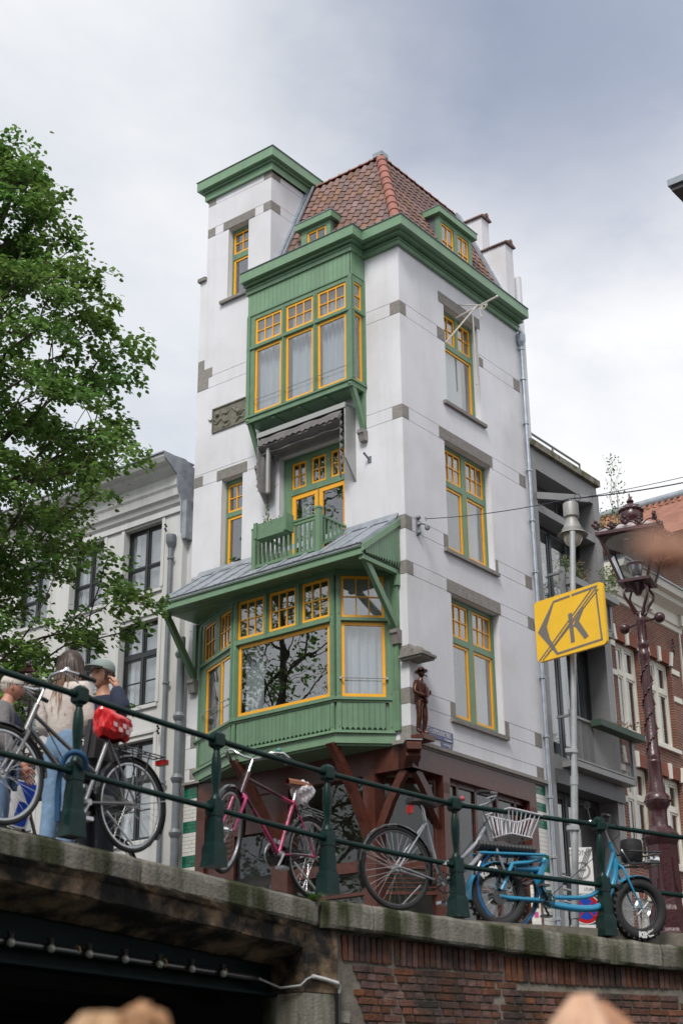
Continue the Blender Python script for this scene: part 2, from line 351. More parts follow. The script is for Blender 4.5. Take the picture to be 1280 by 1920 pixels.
def sash(F, par, u0, u1, z0, z1, o, nx, ny, m, w=.05, bar=.02, gl=None, bot=None, th=.04):
    hol = []; iu0, iu1, iz0, iz1 = u0+w, u1-w, z0+(bot or w), z1-w
    for i in range(nx):
        for j in range(ny):
            a = iu0+(iu1-iu0)*i/nx+(bar/2 if i else 0); b = iu0+(iu1-iu0)*(i+1)/nx-(bar/2 if i < nx-1 else 0)
            c = iz0+(iz1-iz0)*j/ny+(bar/2 if j else 0); d = iz0+(iz1-iz0)*(j+1)/ny-(bar/2 if j < ny-1 else 0)
            hol.append((a, b, c, d))
    mb = MB(); grid_panel(F, mb, u0, u1, z0, z1, hol, o, o-th)
    s = mb.build('sash', m, par)
    for (a, b, c, d) in hol: F.box('pane', par, a-.004, b+.004, o-.026, o-.020, c-.004, d+.004, gl or GLASS)
    return s
def window(F, par, u0, u1, z0, z1, o, fm, cells, th=.09, label=None, name='window'):
    """cells: (u0,u1,z0,z1,nx,ny,sash material,width)"""
    mb = MB(); grid_panel(F, mb, u0, u1, z0, z1, [c[:4] for c in cells], o, o-th)
    w = mb.build(name, fm, par)
    if label: w['label'] = label
    for c in cells: sash(F, w, c[0]+.003, c[1]-.003, c[2]+.003, c[3]-.003, o-.02, c[4], c[5], c[6], c[7] if len(c) > 7 else .045)
    return w
def curtain(F, par, u0, u1, z0, z1, o, m=None, fold=.11, amp=.025, name='curtain'):
    mb = MB(); n = max(6, int((u1-u0)/fold*6)); ph = random.random()*6
    def oo(t): return o+amp*sin(t*2*pi/fold+ph)+amp*.5*sin(t*2*pi/fold*.43+ph*2)
    for k in range(n):
        a = u0+(u1-u0)*k/n; b = u0+(u1-u0)*(k+1)/n
        mb.quad(F.P(a, oo(a), z0), F.P(b, oo(b), z0), F.P(b, oo(b)*1, z1), F.P(a, oo(a), z1))
    return mb.build(name, m or CURT, par, smooth=80, recalc=False)
def textmesh(s, size, m, name='lettering', spacing=1.0, ext=.002, bold=0.):
    cu = bpy.data.curves.new('t', 'FONT'); cu.body = s; cu.size = size; cu.extrude = ext; cu.space_character = spacing; cu.offset = bold
    cu.align_x = 'CENTER'; cu.align_y = 'CENTER'; cu.resolution_u = 3
    o = bpy.data.objects.new('t', cu); COL.objects.link(o)
    bpy.context.view_layer.update()
    me = bpy.data.meshes.new_from_object(o.evaluated_get(bpy.context.evaluated_depsgraph_get())); me.name = name
    bpy.data.objects.remove(o); me.materials.clear(); me.materials.append(m); return me
KX, KY = 1.2168, 25.9715
EA = Vector((-.78715, .61676, 0)); EB = Vector((.61676, .78715, 0))
FL = Fr(KX, KY, EA.x, EA.y, -EB.x, -EB.y)     # street front on the left, u runs left
FR = Fr(KX, KY, EB.x, EB.y, -EA.x, -EA.y)     # alley front on the right, u runs right
def AB(a, b, z): return Vector((KX, KY, 0))+EA*a+EB*b+Vector((0, 0, z))
def text_on(F, par, s, u, o, z, size, m, sx=1., spacing=1., bold=0., name='lettering', flip=1):
    me = textmesh(s, size, m, spacing=spacing, bold=bold)
    r = -F.sg*0+1
    x = F.u*(-1 if F is FL or getattr(F, 'rev', False) else 1); n = F.n; c = F.P(u, o, z)
    M = Matrix(((x.x*sx, 0, n.x, c.x), (x.y*sx, 0, n.y, c.y), (0, 1, 0, c.z), (0, 0, 0, 1)))
    return shared(name, me, par, M)
# ================================================================== CORNER HOUSE
house = thing('corner_house', 'tall narrow white corner house with green oriels, yellow window sashes and a red tiled roof', 'building', AB(0, 0, 0))
GZ = [5.19, 5.61, 5.90, 8.13, 8.39, 9.05, 9.33, 11.42, 11.70, 13.785, 14.07]
R3 = [(1.62, 2.93, 12.36, 14.71), (1.45, 3.17, 9.02, 11.445), (1.475, 3.205, 5.58, 8.13)]
wall(FR, house, 0, 4.62, 4.93, 15.75, R3, STUCCO, GZ)
L3 = [(.95, 3.65, 12.45, 14.7), (1.46, 3.18, 8.62, 11.43), (4.21, 4.81, 9.29, 11.4), (1.2, 5.2, 5.2, 8.1)]
wall(FL, house, 0, 5.64, 4.93, 15.75, [h for h in L3], STUCCO, GZ)
# side return and tower
wall(FL, house, 3.5, 5.46, 15.75, 18.85, [(4.17, 4.79, 15.87, 17.78)], STUCCO, [17.79, 18.02, 18.66])
b = MB(); b.quad(AB(5.64, 0, 15.75), AB(5.64, 0, 16.66), AB(5.46, 0, 16.72), AB(5.46, 0, 15.75))
b.quad(AB(5.64, 0, 0), AB(5.64, 5, 0), AB(5.64, 5, 16.66), AB(5.64, 0, 16.66))
b.quad(AB(5.46, 0, 16.6), AB(5.46, 3.2, 16.6), AB(5.46, 3.2, 18.85), AB(5.46, 0, 18.85)); b.quad(AB(5.64, 0, 16.66), AB(5.64, 5, 16.66), AB(5.46, 5, 16.72), AB(5.46, 0, 16.72))
b.build('side_wall', STUCCO, house, recalc=False)
FT = Fr(*AB(3.5, 0, 0).xy, EB.x, EB.y, -EA.x, -EA.y)       # tower flank facing the alley
wall(FT, house, 0, 3.2, 15.3, 18.85, [], STUCCO, [17.79, 18.02, 18.66], depth=.2)
b = MB(); b.box(3.5, 5.46, 3.1, 3.2, 15.3, 18.85, T=AB); b.box(3.45, 5.5, 0, 3.2, 18.82, 18.9, T=AB); b.box(0, 5.6, 4.9, 5, 0, 17, T=AB); b.box(0, 5.6, 4.62, 4.9, 0, 15.8, T=AB)
b.build('rear_wall', STUCCO, house)
b = MB()
for z in (5.05, 8.75, 12.1, 15.2): b.box(.34, 5.3, .34, 4.5, z-.12, z, T=AB)
b.build('floor_slab', ROOMW, house)
b = MB(); b.box(1.9, 1.96, 1.9, 4.5, 5, 15.2, T=AB); b.box(1.9, 5.3, 1.9, 1.96, 5, 15.2, T=AB); b.box(3.75, 3.81, .33, 1.9, 5, 15.2, T=AB); b.box(3.6, 5.4, 1.0, 1.05, 15.3, 18.6, T=AB)
b.build('darkening_partition', DARKIN, house)  # dark inner walls added to keep the rooms dim behind the glass

def stone(F, u0, u1, z0, z1, o=.006, name='stone', m=STONE): F.box(name, house, u0, u1, -.05, o, z0, z1, m, bev=.0)
bands = [(4.96, 5.19), (5.61, 5.90), (8.13, 8.39), (9.05, 9.33), (11.42, 11.70), (13.785, 14.07)]
def cornerstone(z0, z1, w=.24, wr=.215):
    b = MB(); e = .006
    b.prism([(-e, -e), (w, -e), (w, .1), (.1, .1), (.1, wr), (-e, wr)], z0, z1, T=AB); b.build('corner_stone', STONE, house)
for z0, z1 in bands: cornerstone(z0, z1, .30 if z0 < 9.2 and z0 > 8 else .24)
cornerstone(6.42, 6.71, .42, .05)
for z0, z1 in bands: stone(FR, 4.34, 4.60, z0, z1)
# lintels, sills and side blocks on the alley front
for (u0, u1, z0, z1) in ((1.43, 3.02, 14.712, 14.96), (1.27, 3.25, 11.45, 11.695), (1.33, 3.27, 8.133, 8.385)): stone(FR, u0, u1, z0, z1, .012, 'lintel')
for (u0, u1, z) in ((1.47, 3.04, 12.36), (1.28, 3.24, 9.02), (1.29, 3.27, 5.58)):
    FR.box('window_sill', house, u0, u1, -.16, .07, z-.075, z, STONE)
for (u0, u1, z0, z1) in ((1.34, 1.615, 13.79, 14.065), (2.935, 3.09, 13.79, 14.0), (1.29, 1.445, 9.055, 9.325), (3.175, 3.27, 9.055, 9.325), (1.3, 1.47, 5.615, 5.895), (3.21, 3.36, 5.615, 5.895)): stone(FR, u0, u1, z0, z1)
# stones on the left front
for (u0, u1, z0, z1) in ((3.98, 4.95, 17.79, 18.01), (4.085, 4.956, 11.405, 11.64)): stone(FL, u0, u1, z0, z1, .012, 'lintel')
for (u0, u1, z0, z1) in ((5.22, 5.45, 17.79, 18.02), (5.22, 5.45, 18.66, 18.8), (5.44, 5.63, 14.29, 14.55), (5.19, 5.63, 14.05, 14.29), (5.30, 5.63, 13.79, 14.05), (5.38, 5.63, 11.42, 11.66), (5.4, 5.63, 9.06, 9.3), (5.36, 5.5, 5.61, 5.9), (5.36, 5.5, 4.97, 5.19)): stone(FL, u0, u1, z0, z1)
for z0, z1 in ((17.79, 18.02), (18.66, 18.82)):
    b = MB(); b.prism([(3.494, -.006), (3.72, -.006), (3.72, .1), (3.6, .1), (3.6, .32), (3.494, .32)], z0, z1, T=AB); b.build('corner_stone', STONE, house)
for (u0, u1, z) in ((4.1, 4.97, 15.87), (4.07, 4.97, 9.29)):
    FL.box('window_sill', house, u0, u1, -.16, .08, z-.07, z, STONE)
for u in (5.46,): FL.box('kneeler_stone', house, 5.44, 5.68, -.1, .07, 16.64, 16.73, STONE)
# relief panel with raised figures
rp = FL.box('relief_panel', house, 3.78, 5.13, -.02, .012, 12.6, 13.195, RELIEF)
b = MB()
for (a0, a1, c0, c1) in ((3.78, 5.13, 12.6, 12.63), (3.78, 5.13, 13.165, 13.195), (5.10, 5.13, 12.63, 13.165)): FL.mb(b, a0, a1, .01, .035, c0, c1)
rr = random.Random(3)
for k in range(9):
    x = 3.9+rr.random()*1.1; z = 12.68+rr.random()*.4; pts = []
    for q in range(7): pts.append(FL.P(x+q*.045, .014, z+.03*sin(q*1.3+k)+(q*.02 if k % 2 else -q*.012)))
    b.tube(pts, [.006, .018, .026, .03, .024, .016, .005], 6)
b.sphere(FL.P(4.98, .01, 13.02), .06, sc_=(1, 1, 1)); b.sphere(FL.P(4.35, .01, 12.9), .07)
b.build('carved_figures', RELIEF, rp, smooth=50)

# ---- windows
d = -.15
w1 = window(FR, house, 1.63, 2.92, 12.37, 14.70, d, GREEN, [(1.72, 2.85, 12.50, 13.82, 1, 1, YEL, .05), (1.72, 2.265, 13.96, 14.64, 2, 2, YEL), (2.355, 2.85, 13.96, 14.64, 2, 2, YEL)])
FR.box('roller_blind', w1, 1.78, 2.66, d-.16, d-.155, 12.4, 13.8, CURT); curtain(FR, w1, 1.7, 2.86, 13.9, 14.65, d-.2)
w2 = window(FR, house, 1.46, 3.16, 9.03, 11.44, d, GREEN, [(1.56, 2.26, 9.16, 10.53, 1, 1, YEL, .055), (2.42, 3.09, 9.16, 10.53, 1, 1, YEL, .055), (1.56, 2.26, 10.66, 11.37, 3, 2, YEL), (2.42, 3.09, 10.66, 11.37, 3, 2, YEL)])
curtain(FR, w2, 2.75, 3.1, 9.1, 11.4, d-.2, fold=.08)
b = MB(); b.sphere(FR.P(2.62, d-.2, 9.2), .07, sc_=(1.5, 1, .8)); b.build('cushion', CURT, w2, smooth=60)
w3 = window(FR, house, 1.485, 3.195, 5.59, 8.12, d, GREEN, [(1.56, 2.26, 5.71, 7.2, 1, 1, YEL, .055), (2.42, 3.11, 5.71, 7.2, 1, 1, YEL, .055), (1.56, 2.28, 7.33, 8.04, 3, 2, YEL), (2.42, 3.11, 7.33, 8.04, 3, 2, YEL)])
curtain(FR, w3, 1.56, 1.95, 5.7, 7.2, d-.2); curtain(FR, w3, 2.62, 3.11, 5.7, 7.2, d-.2); curtain(FR, w3, 1.56, 2.28, 7.3, 8.05, d-.25, amp=.01); curtain(FR, w3, 2.42, 3.11, 7.3, 8.05, d-.25, amp=.01)
wt = window(FL, house, 4.17, 4.80, 15.88, 17.77, d, GREEN, [(4.21, 4.755, 15.97, 16.98, 1, 1, YEL, .05), (4.21, 4.765, 17.13, 17.70, 2, 2, YEL)])
wm = window(FL, house, 4.22, 4.80, 9.30, 11.39, d, GREEN, [(4.26, 4.76, 9.42, 10.54, 1, 1, YEL, .06), (4.26, 4.77, 10.65, 11.30, 2, 2, YEL)])
b = MB(); b.lathe([(.045, 0), (.055, .16)], c=FL.P(4.55, -.12, 9.30), n=12); b.build('flower_pot', WHITE, wm, smooth=40)
b = MB()
for k in range(9):
    t = k*.7; b.tube([FL.P(4.55, -.12, 9.45), FL.P(4.55+.05*cos(t), -.12-.03*sin(t), 9.56), FL.P(4.55+.13*cos(t), -.12, 9.55+.1*random.random())], [.004, .014, .002], 4)
b.build('house_plant', mat('plant_green', (.05, .12, .03), .6), wm)
# ---- balcony door
wd = window(FL, house, 1.47, 3.17, 8.63, 11.42, d, GREEN, [(2.27, 2.975, 8.68, 10.56, 1, 1, YEL, .10), (1.53, 2.26, 8.68, 10.56, 1, 1, YEL, .10), (2.58, 2.97, 10.69, 11.29, 2, 2, YEL, .045), (2.06, 2.45, 10.69, 11.29, 2, 2, YEL, .045), (1.57, 1.94, 10.69, 11.29, 2, 2, YEL, .045)], name='balcony_door')
curtain(FL, wd, 2.55, 2.8, 8.7, 10.5, d-.15, fold=.07); curtain(FL, wd, 2.55, 3.0, 10.65, 11.3, d-.15, fold=.07)
for (u0, u1) in ((2.36, 2.88), (1.62, 2.17)): FL.box('door_panel', wd, u0, u1, d-.045, d-.01, 8.78, 9.08, YEL)

# ---- awning over the door
aw = MB()
for (a0, a1) in ((3.47, 3.50), (1.16, 1.19)): aw.prism([(0, 11.95), (.34, 11.9), (.34, 10.75), (0, 10.33)], a0, a1, T=lambda x, y, z: FL.P(z, x, y))
FL.mb(aw, 1.15, 3.51, 0, .36, 11.93, 11.97); FL.mb(aw, 1.15, 3.51, .33, .36, 11.86, 11.93)
awn = aw.build('awning_box', ALU, house)
b = MB(); n = 48
def fold(u0, u1, prof, name, amp=.02, sc=.1, par=awn):
    m_ = MB(); N = max(8, int(abs(u1-u0)/.04))
    for k in range(N):
        for j in range(len(prof)-1):
            q = []
            for (kk, jj) in ((k, j), (k+1, j), (k+1, j+1), (k, j+1)):
                u = u0+(u1-u0)*kk/N; o, z = prof[jj]; q.append(FL.P(u, o+amp*sin(u*2*pi/sc+jj*1.1)*(jj/len(prof)), z+amp*.6*sin(u*9+jj)))
            m_.quad(*q)
    return m_.build(name, AWN, par, smooth=70, recalc=False)
fold(1.25, 3.4, [(.12, 11.9), (.34, 11.82), (.40, 11.72), (.42, 11.58), (.30, 11.5), (.33, 11.45), (.2, 11.42), (.1, 11.52)], 'awning_cloth', .018, .5)
# scalloped valance along the top
v = MB(); N = 66
for k in range(N):
    a, c = 1.25+2.15*k/N, 1.25+2.15*(k+1)/N
    za, zc = 11.615+.018*sin(a*2*pi/.16), 11.615+.018*sin(c*2*pi/.16)
    v.quad(FL.P(a, .435+.012*sin(a*11), 11.74), FL.P(c, .435+.012*sin(c*11), 11.74), FL.P(c, .45+.012*sin(c*11), zc), FL.P(a, .45+.012*sin(a*11), za))
v.build('valance', AWN, awn, recalc=False, smooth=60)
for (uc, s, zb) in ((3.33, 1, 10.62), (1.36, -1, 10.50)):
    m_ = MB(); N = 44
    for k in range(N):
        zt, zu = 11.74-(11.74-zb)*k/N, 11.74-(11.74-zb)*(k+1)/N
        pr = []
        for z in (zt, zu):
            row = []
            for j in range(9):
                w = j/8; edge = .035*sin(z*2*pi/.17) if j == 0 else 0
                row.append(FL.P(uc+s*(.13-.22*w)+edge, .40-.26*w+.045*sin(j*2.3+z*1.6)*(.5+.5*w), z-.05*w))
            pr.append(row)
        for j in range(8): m_.quad(pr[0][j], pr[0][j+1], pr[1][j+1], pr[1][j])
    m_.build('side_curtain', AWN, awn, smooth=60, recalc=False)
m_ = MB()
for uc in (3.2,): m_.box(uc-.035, uc+.035, .30, .36, 10.55 if uc > 2 else 10.8, 11.6, T=FL.P)
m_.tube([FL.P(3.05, .2, 10.75), FL.P(3.04, .3, 10.62), FL.P(3.0, .33, 10.66)], .012, 6)
m_.build('awning_arm', ALU, awn)
m_ = MB(); FL.mb(m_, .78, .86, 0, .02, 10.65, 10.78); m_.tube([FL.P(.82, 0, 10.70), FL.P(.86, .15, 10.83)], .022, 8); m_.build('wall_pin', PIPE, house, smooth=40)

# ---- timber boards
def board_mesh(m, pointed):
    k = ('bd', m.name, pointed)
    if k not in _uc:
        b = MB(); e = .476
        if pointed: b.prism([(-e, .5), (-e, -.38), (-e*.5, -.40), (0, -.5), (e*.5, -.40), (e, -.38), (e, .5)], -.5, .5, T=lambda x, y, z: (x, z, y))
        else: b.prism([(-e, .5), (-e, -.5), (e, -.5), (e, .5)], -.5, .5, T=lambda x, y, z: (x, z, y))
        _uc[k] = b.mesh('board', m)
    return _uc[k]
def boards(F, par, u0, u1, o, z0, z1, m=GREEN, w=.105, pointed=False, ztop=None, zbot=None):
    n = max(1, round((u1-u0)/w)); w = (u1-u0)/n
    F.box('backing_board', par, u0, u1, o-.03, o-.012, z0+(.06 if pointed else 0), (z1 if ztop is None else min(ztop(u0), ztop(u1))), mat('shadow_gap_green', (.035, .08, .04), .6))
    for k in range(n):
        uc = u0+(k+.5)*w; zz1 = ztop(uc) if ztop else z1; zz0 = zbot(uc) if zbot else z0
        if zz1-zz0 < .03: continue
        shared('board', board_mesh(m, pointed), par, F.M(uc, o, (zz0+zz1)/2, w, .024, zz1-zz0))

# ---- upper oriel
ori = thing('oriel_dummy', '', '', AB(0, 0, 0)); bpy.data.objects.remove(ori)
D2 = .45; o0, o1 = .88, 3.72
b = MB()
FL.mb(b, o0, o1, 0, D2+.03, 12.22, 12.33); FL.mb(b, o0-.03, o1+.03, 0, D2+.06, 12.33, 12.375)
FL.mb(b, o0+.1, o1-.1, .05, D2-.05, 12.19, 12.22)
for u in (1.6, 2.3, 3.0): FL.mb(b, u-.04, u+.04, .02, D2-.02, 12.17, 12.2)
oriel = b.build('oriel_floor', GREEN, house)
FO = Fr(*FL.P(0, D2, 0).xy, EA.x, EA.y, -EB.x, -EB.y)
FS = Fr(*FL.P(o0, 0, 0).xy, -EB.x, -EB.y, -EA.x, -EA.y)    # oriel flank facing the alley, u runs outward
FS2 = Fr(*FL.P(o1, 0, 0).xy, -EB.x, -EB.y, EA.x, EA.y)
cols = [(2.77, 3.52), (1.905, 2.655), (1.035, 1.79)]
cells = []
for a, c in cols: cells += [(a, c, 12.41, 13.955, 1, 1, YEL, .05), (a, c, 14.07, 14.70, 3, 2, YEL, .05)]
wo = window(FO, house, o0, o1, 12.375, 14.83, 0, GREEN, cells, th=.1, name='oriel_window')
for a, c in cols: curtain(FO, wo, a, c, 12.4, 14.7, -.22, fold=.12, amp=.03)
b = MB()
for a, c in cols: b.tube([FO.P(a-.02, .035, 12.70), FO.P(c+.02, .035, 12.70)], .007, 6)
b.build('window_rail', SILV, wo)
wsd = window(FS, house, 0, D2-.0, 12.375, 14.83, .0, GREEN, [(.10, .37, 12.41, 13.955, 1, 1, YEL, .04), (.10, .37, 14.07, 14.70, 1, 2, YEL, .04)], th=.08, name='oriel_window')
wsd2 = window(FS2, house, 0, D2-.0, 12.375, 14.83, .0, GREEN, [(.10, .37, 12.41, 13.955, 1, 1, YEL, .04), (.10, .37, 14.07, 14.70, 1, 2, YEL, .04)], th=.08, name='oriel_window')
curtain(FS, wsd, .1, .4, 12.4, 14.7, -.15, amp=.012)
b = MB()     # posts and mouldings with chamfered beads
for u in (o0+.03, o1-.03): FO.mb(b, u-.045, u+.045, .0, .025, 12.4, 14.8)
for u in (1.85, 2.71): FO.mb(b, u-.02, u+.02, .0, .02, 12.42, 14.72)
FO.mb(b, o0, o1, 0, .03, 13.975, 14.045); FO.mb(b, o0-.012, o1+.012, -.02, .02, 14.80, 14.835); FS.mb(b, 0, D2, 0, .025, 13.975, 14.045)
FS.mb(b, .38, .43, 0, .02, 12.4, 14.8); FS.mb(b, .0, .06, 0, .02, 12.4, 14.8)
b.build('post_moulding', GREEN, house)
boards(FO, house, o0, o1, .0, 14.835, 15.46, GREEN2, w=.12); boards(FS, house, 0, D2+.012, .0, 14.835, 15.46, GREEN2, w=.115); boards(FS2, house, 0, D2, .0, 14.835, 15.46, GREEN2, w=.115)
def bracket(F, u, o_out, z_top, z_bot, w=.09, lbl=None, th=.11, mm=GREEN, bulge=.10):
    n = 12; P = []; I = []
    for k in range(n+1):
        t = k/n; x = .08+(o_out-.08)*(1-t); z = z_top-(z_top-z_bot)*t
        off = -bulge*sin(pi*t)
        P.append((x+off*.3, z+off*.35))
    outer = [(x+.0, z) for x, z in P]; inner = [(max(.02, x-th*.85), z+th*.45 if k else z) for k, (x, z) in enumerate(P)]
    m_ = MB()
    for k in range(n):
        pts = [outer[k], outer[k+1], inner[k+1], inner[k]]
        m_.prism(pts, u-w/2, u+w/2, T=lambda x, y, z: F.P(z, x, y))
    m_.box(u-w/2-.01, u+w/2+.01, o_out-.16, o_out+.03, z_top-.03, z_top+.05, T=F.P)
    m_.box(u-w/2, u+w/2, .0, .07, z_bot-.0, z_top+.02, T=F.P)
    return m_.build('bracket', mm, house)
def corbel(F, u, z1, z0, w=.15):
    m_ = MB(); m_.prism([(0, z1), (.17, z1), (.17, z1-.07), (.14, z1-.1), (.10, z0), (0, z0)], u-w/2, u+w/2, T=lambda x, y, z: F.P(z, x, y)); m_.build('corbel_stone', STONE, house)
bracket(FL, .93, .46, 12.24, 11.36, bulge=.14); bracket(FL, 3.66, .46, 12.24, 11.36, bulge=.14); corbel(FL, .93, 11.36, 11.13); corbel(FL, 3.66, 11.36, 11.13)
b = MB()
for u in (.93, 3.66): b.sphere(FL.P(u, .47, 12.27), .045)
b.build('bracket_boss', GREEN, house, smooth=60)

# ---- main cornice following the roof edge
def ring(e, f, z0, z1, name, m=GREEN, aend=3.76, bend=4.62):
    b = MB()
    poly = [(-e, bend), (-e, -e), (o0-f, -e), (o0-f, -D2-f), (aend+.0+f*.15, -D2-f), (aend+f*.15, .0), (3.49, .0), (3.49, .5), (.5, .5), (.5, bend)]
    b.prism(poly, z0, z1, T=AB); return b.build(name, m, house)
ring(.345, .225, 15.60, 15.83, 'cornice_fascia', GREEN2); ring(.365, .245, 15.83, 15.845, 'cornice_edge', PIPE)
ring(.20, .12, 15.53, 15.60, 'cornice_moulding'); ring(.08, .05, 15.36, 15.53, 'cornice_frieze'); ring(.10, .07, 15.46, 15.485, 'cornice_bead')
# tower cornice
def tring(e, z0, z1, name, m=GREEN):
    b = MB(); b.box(3.5-e, 5.46+e*.9, -e, 3.3, z0, z1, T=AB); return b.build(name, m, house)
tring(.215, 19.07, 19.31, 'tower_cornice_fascia', GREEN2); tring(.235, 19.31, 19.325, 'tower_cornice_edge', PIPE); tring(.07, 18.82, 19.0, 'tower_cornice_frieze', GREEN2); tring(.12, 19.0, 19.07, 'tower_cornice_moulding')

# ---- mansard roof
S, ZT, ZB = 1.42, 19.0, 15.80
b = MB()
b.quad(AB(-.02, -.02, ZB), AB(3.5, -.02, ZB), AB(3.5, S, ZT), AB(S, S, ZT)); b.quad(AB(-.02, -.02, ZB), AB(-.02, 4.62, ZB), AB(S, 4.62, ZT), AB(S, S, ZT))
b.quad(AB(S, S, ZT), AB(3.5, S, ZT), AB(3.5, 4.62, ZT+.05), AB(S, 4.62, ZT+.05))
roof = b.build('roof_deck', DGRAY, house, recalc=False)
def tile_mesh():
    m_ = MB(); W, H, t = .235, .30, .018; n = 7
    def prof(x):   # s-shaped pantile section
        return .030*sin(2*pi*x)*(1 if x < .5 else .55)+(.012 if x > .86 else 0)
    top = []
    for r, (y, lift) in enumerate(((0, .028), (H, .0))):
        top.append([(W*(i/n)-W/2, y-(.022*sin(pi*i/n) if r == 0 else 0), prof(i/n)+lift) for i in range(n+1)])
    for i in range(n): m_.quad(top[0][i], top[0][i+1], top[1][i+1], top[1][i])
    for i in range(n): m_.quad(top[0][i], (top[0][i][0], top[0][i][1], top[0][i][2]-t), (top[0][i+1][0], top[0][i+1][1], top[0][i+1][2]-t), top[0][i+1])
    m_.quad(top[0][n], (top[0][n][0], top[0][n][1], top[0][n][2]-t), (top[1][n][0], top[1][n][1], top[1][n][2]-t), top[1][n])
    return m_.mesh('roof_tile', TILE, smooth=50, recalc=False)
TM = tile_mesh()
cnt = [0]; extra = MB()
def tiles(ux, up, org, ulen, slen, inside, w=.20, h=.245, nrm=None):
    nr = int(slen/h); nc = int(ulen/w)+1
    for r in range(nr):
        for c in range(nc):
            u = (c+.5)*w+(.0); s_ = r*h
            if not inside(u, s_+h*.5): continue
            p = org+ux*u+up*s_+nrm*.02
            x = ux; y = up; z = nrm
            jit = Matrix.Rotation(random.uniform(-.02, .02), 4, 'Z')
            M = Matrix(((x.x, y.x, z.x, p.x), (x.y, y.y, z.y, p.y), (x.z, y.z, z.z, p.z), (0, 0, 0, 1))) @ jit
            cnt[0] += 1
            if cnt[0] <= 300: shared('roof_tile', TM, roof, M)
            else:
                i = len(extra.v); extra.v += [tuple(M @ v.co) for v in TM.vertices]; extra.f += [tuple(i+k for k in pl.vertices) for pl in TM.polygons]
sl = sqrt((S+.02)**2+(ZT-ZB)**2)
upL = (AB(0, S, ZT)-AB(0, -.02, ZB)).normalized(); upR = (AB(S, 0, ZT)-AB(-.02, 0, ZB)).normalized()
nL = upL.cross(EA).normalized(); nL = nL if nL.dot(EB) < 0 else -nL
nR = EB.cross(upR).normalized(); nR = nR if nR.dot(EA) < 0 else -nR
def insL(u, s_):
    a = 3.5-u; k = s_/sl*(S+.02)-.02
    if a < k+.0: return False
    z = ZB+(ZT-ZB)*s_/sl
    return not (2.02 < a < 2.82 and z < 17.25)
def insR(u, s_):
    bb = u-.02; k = s_/sl*(S+.02)-.02
    if bb < k: return False
    z = ZB+(ZT-ZB)*s_/sl
    return bb < 4.42 and not (2.0 < bb < 3.3 and z < 17.45)
tiles(-EA, upL, AB(3.5, -.02, ZB), 3.5, sl, insL, nrm=nL)
tiles(EB, upR, AB(-.02, -.02, ZB), 4.5, sl, insR, nrm=nR)
if extra.f: extra.build('roof_tile_rest', TILE, roof, kind='stuff', smooth=50, recalc=False)
# hip and ridge tiles
def ridge_tile(p, q, r=.10, m=RTILE):
    p = Vector(p); q = Vector(q); d_ = (q-p).normalized(); m_ = MB()
    x = d_.cross(Vector((0, 0, 1))).normalized(); y = x.cross(d_)
    n = 10; rows = []
    for (t, rr) in ((0, r*1.12), (.12, r*1.15), (.13, r*1.0), (1.12, r*.93)):
        rows.append([p+(q-p)*t+x*rr*cos(pi*j/n)+y*rr*sin(pi*j/n) for j in range(n+1)])
    for a, c in zip(rows, rows[1:]):
        for j in range(n): m_.quad(a[j], a[j+1], c[j+1], c[j])
    m_.quad(*rows[0])
    m_.build('ridge_tile', m, roof, smooth=50, recalc=False)
A0, A1 = AB(-.03, -.03, ZB+.0), AB(S, S, ZT+.03)
for k in range(11): ridge_tile(A0.lerp(A1, k/11), A0.lerp(A1, (k+1)/11), .115)
for k in range(7): ridge_tile(AB(3.5-k*.297, S, ZT+.02), AB(3.5-(k+1)*.297, S, ZT+.02), .075)
for k in range(10): ridge_tile(AB(S, 4.6-k*.318, ZT+.02), AB(S, 4.6-(k+1)*.318, ZT+.02), .075)
b = MB(); b.box(S-.12, S+.14, S-.12, S+.14, ZT+.02, ZT+.13, T=AB); b.build('lead_cap', LEAD, roof)
# lead flashing against the tower and the party wall
b = MB()
b.quad(AB(3.495, -.08, ZB), AB(3.30, -.10, ZB), AB(3.30, S-.1, ZT), AB(3.495, S-.08, ZT)); b.box(3.44, 3.495, -.2, .1, ZB, ZB+.08, T=AB)
b.beam(AB(3.46, -.09, ZB), AB(3.46, S-.12, ZT), .09, .07); b.beam(AB(3.30, -.09, ZB+.02), AB(3.30, S-.14, ZT), .03, .05)
b.build('lead_flashing', LEAD, roof); b = MB()
b.beam(AB(-.08, 4.40, ZB), AB(S-.12, 4.40, ZT), .20, .06); b.beam(AB(-.10, 4.32, ZB), AB(S-.12, 4.32, ZT), .03, .06)
b.build('lead_flashing', LEAD, roof)
# stepped party walls with tiled caps
pw = MB(); pw.box(.06, 1.0, 4.45, 4.78, 15.6, 17.70, T=AB); pw.box(.68, 2.6, 4.455, 4.775, 15.6, 18.70, T=AB); p_ = pw.build('parapet_wall', STUCCO, house)
def cap(a0, a1, z):
    for k in range(4):
        x0 = a0+(a1-a0)*k/4; x1 = a0+(a1-a0)*(k+1)/4-.01; m_ = MB()
        m_.prism([(4.40, z), (4.615, z+.08), (4.83, z), (4.83, z-.035), (4.40, z-.035)], x0, x1, T=lambda x, y, q: AB(q, x, y)); m_.build('cap_tile', TILE, p_)
cap(.0, 1.0, 17.75); cap(.62, 2.6, 18.75)
for (a_, z_) in ((.0, 17.83), (.62, 18.83)): b = MB(); b.tube([AB(a_-.02, 4.615, z_-.02), AB(a_+.2, 4.615, z_-.02)], .055, 8); b.build('end_ridge_tile', TILE, p_, smooth=50)
